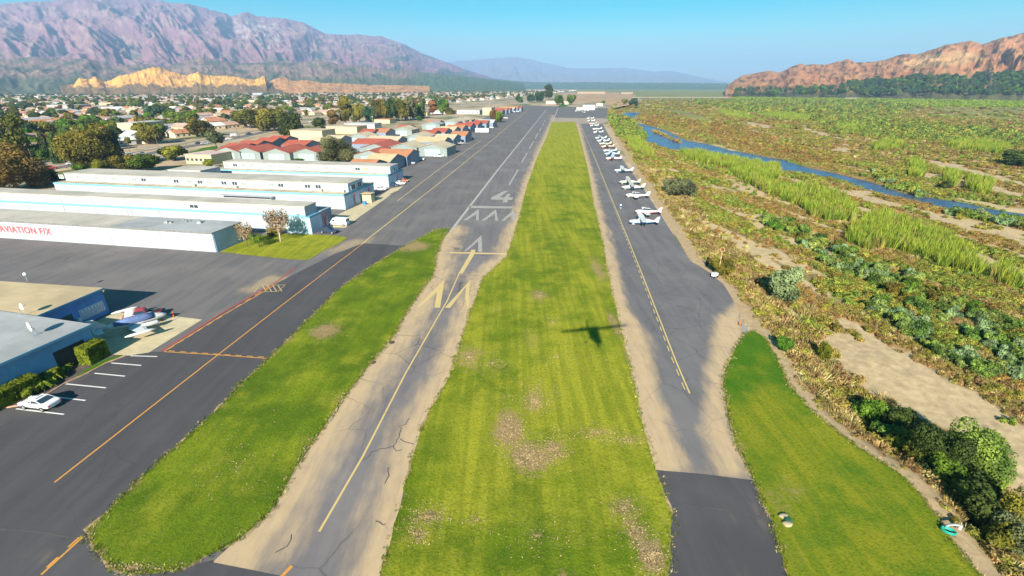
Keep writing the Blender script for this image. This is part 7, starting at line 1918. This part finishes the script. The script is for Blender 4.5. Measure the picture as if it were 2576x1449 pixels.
kinds = ['dark', 'olive', 'green', 'bluegreen', 'brown', 'grey', 'yellow']; kw = [.22, .26, .2, .12, .06, .08, .06]
ki = rng.choice(len(kinds), len(X), p=kw)
order = np.argsort(-(h / r) * ((px > -20) & (px < 2600)))
KN = {'dark': 'dark green', 'olive': 'olive', 'green': 'fresh green', 'bluegreen': 'bluish green', 'brown': 'russet', 'grey': 'grey green', 'yellow': 'yellow green'}
for i in order[:280]:
    z_ = zone(px[i], py[i]); kk_ = kinds[ki[i]]
    sh = 'tall' if w[i] / h[i] < .8 else 'round'
    tree('%s%s%s tree %s %s' % ('slender ' if sh == 'tall' else 'broad ' if w[i] > 1.05 * h[i] else 'round ', 'high ' if h[i] > 9.5 else '', KN[kk_], z_[1], z_[0]), X[i], Y[i], 0, h[i], w[i], kk_, sh, group='%s trees %s %s' % (KN[kk_], z_[1], z_[0]))
rest = order[280:]
S_TOWN = [crown(k_, 'round', v_) for k_ in kinds for v_ in (0, 1)]
P = np.stack([X[rest], Y[rest], 0 * X[rest]], 1); S = np.stack([w[rest], w[rest], h[rest]], 1)
gn_scatter('distant_trees', 'countless far trees between the houses and along the valley', 'trees', P, S, rng.uniform(0, 6.28, len(rest)), ki[rest] * 2 + rng.integers(0, 2, len(rest)), S_TOWN)
# vehicles on the road
for i, (px_, py_, kd, cc, lab) in enumerate(((500, 362, 'sedan', cb, 'dark car with a pale roof driving on the road beyond the hangars'), (590, 343, 'van', cw, 'white van on the road above the red roofed block'), (180, 414, 'sedan', cw, 'white car on the road below the large olive tree'), (330, 392, 'suv', cs, 'silver car parked in the yard beside the road'), (312, 396, 'sedan', cw, 'white car in the yard right of the large olive tree'), (345, 398, 'pickup', cg, 'grey pickup in the yard near the green tree'))):
    car(lab, (*G(px_, py_), .05), R(58), kd, cc)

# leaf litter: real leaf clumps on the dry patches
LP = [(1280, 1080, 48, 60, 900), (1345, 1010, 40, 50, 420), (1330, 1150, 80, 50, 900), (1390, 1130, 55, 50, 420), (1180, 900, 50, 35, 260), (1240, 915, 60, 40, 160), (1355, 745, 35, 20, 160), (1080, 1300, 70, 40, 260), (1050, 1345, 45, 40, 160), (1500, 1090, 90, 30, 200), (1580, 1110, 60, 25, 120), (1570, 1280, 60, 50, 200), (1600, 1340, 50, 60, 200),
      (1640, 1400, 45, 60, 400), (1390, 810, 40, 30, 110), (820, 830, 50, 28, 260), (860, 1010, 30, 40, 160), (330, 1430, 150, 20, 260), (1350, 1350, 200, 90, 160), (1400, 900, 200, 120, 300), (770, 1130, 25, 45, 100), (600, 1180, 260, 200, 200), (1200, 1310, 40, 20, 60)]
Q = []
for cx, cy, rx, ry, n in LP:
    for _ in range(n * 2):
        a = rnd.uniform(0, 6.28); q = abs(rnd.gauss(0, .55)); X_, Y_ = G(cx + math.cos(a) * q * rx, cy + math.sin(a) * q * ry); Q.append((X_, Y_))
Q = np.array(Q); Pq = np.stack([Q[:, 0], Q[:, 1], np.full(len(Q), .10)], 1)
ok = inpoly(Q[:, 0], Q[:, 1], SW) | inpoly(Q[:, 0], Q[:, 1], isl_poly); Pq = Pq[ok]
D = rng.normal(0, .45, Pq.shape) + np.array([0, 0, 1]); V, F = quads(Pq, D, rng.uniform(.04, .13, len(Pq)), .7)
tag(link('leaf_litter', np_mesh('leaf_litter', V, F, [M('dead_leaves', (.36, .26, .13), .9, .35, 2.0, 'world')])), 'dead tan leaves lying in drifts on the grass strip and island', 'leaves', None, 'stuff')
# rough grass tufts along the edges and over the lawns
def edge_pts(poly, n, inw=.22):
    P_ = np.array(poly); i = rng.integers(0, len(P_), n); j = (i + 1) % len(P_); t = rng.uniform(0, 1, (n, 1))
    return P_[i] * (1 - t) + P_[j] * t + rng.normal(0, inw, (n, 2))
T_ = np.concatenate([edge_pts(isl_poly, 2600), edge_pts(SW, 3600), edge_pts(lw_poly, 1600)])
T_ = T_[(T_[:, 1] < 170) & (T_[:, 1] > 18)]
tuft = [twig_clump('tuft', LM['green'], 14, .5, .35, 201, .03), twig_clump('tuft', LM['yellow'], 14, .5, .35, 202, .03), twig_clump('tuft', scrubs['straw'], 14, .5, .3, 203, .03)]
s = rng.uniform(.25, .65, len(T_))
gn_scatter('edge_grass', 'ragged grass tufts along the edges of the lawns', 'grass', np.stack([T_[:, 0], T_[:, 1], np.full(len(T_), .05)], 1), np.stack([s, s, s], 1), rng.uniform(0, 6.28, len(T_)), rng.choice([0, 1, 2], len(T_)), tuft, .1)

for i, (px_, py_) in enumerate(((95, 436), (168, 424), (262, 406), (330, 392), (402, 384), (470, 372), (532, 362), (600, 348), (668, 334), (722, 320), (905, 296), (965, 291), (1040, 282), (1150, 270))):
    x, y = G(px_, py_); t = thing('utility_pole', 'wooden utility pole with a crossarm, %s along the road from the left' % ('first second third fourth fifth sixth seventh eighth ninth tenth eleventh twelfth thirteenth fourteenth'.split()[i]), 'utility pole', (x, y, 0), R(60), 'utility poles beside the railway road')
    b = MB(); b.tube((0, 0, 0), (0, 0, 10.5), .16, .11, 7); b.build('pole', bark, t)
    b = MB(); b.box(-1.2, 1.2, -.07, .07, 9.6, 9.8); b.box(-.9, .9, -.07, .07, 8.8, 8.95); b.build('crossarm', bark, t)
rdl = [(75, 432), (225, 410), (382, 385), (540, 357), (644, 337), (754, 312), (900, 294), (1128, 270), (1248, 259)]
for i in range(16):
    t_ = (i + .5 + .3 * rnd.random()) / 16 * 8; k = int(t_); f = t_ - k; a_, b_ = rdl[k], rdl[k + 1]
    px_, py_ = a_[0] + (b_[0] - a_[0]) * f, a_[1] + (b_[1] - a_[1]) * f + rnd.choice((-1.5, 1.5))
    cc, cn = rnd.choice(((cw, 'white'), (cb, 'navy'), (cs, 'silver'), (cg, 'grey'), (cr, 'dark red'))); kd, kn = rnd.choice((('sedan', 'sedan'), ('suv', 'suv'), ('pickup', 'pickup')))
    car('%s %s on the railway road, %s from the left' % (cn, kn, 'first second third fourth fifth sixth seventh eighth ninth tenth eleventh twelfth thirteenth fourteenth fifteenth sixteenth'.split()[i]), (*G(px_, py_), .05), R(52), kd, cc)
for i, (px_, py_, kd, cc, lab) in enumerate(((1122, 386, 'sedan', cs, 'silver car tucked beside the big grey hangar'), (1105, 395, 'pickup', cw, 'white pickup in front of the big grey hangar doors'), (878, 505, 'suv', cg, 'grey suv between the second and third hangar rows'), (1163, 356, 'suv', cr, 'dark red car near the low wing airplane at the hangar row'), (1236, 322, 'sedan', cw, 'white car near the last red hangar'), (1500, 272, 'suv', cw, 'white car by the far hangar'), (1435, 266, 'sedan', cb, 'dark car by the small cream house at the runway end'))):
    car(lab, (*G(px_, py_), .03), R(-12 + 20 * (i % 3)), kd, cc)
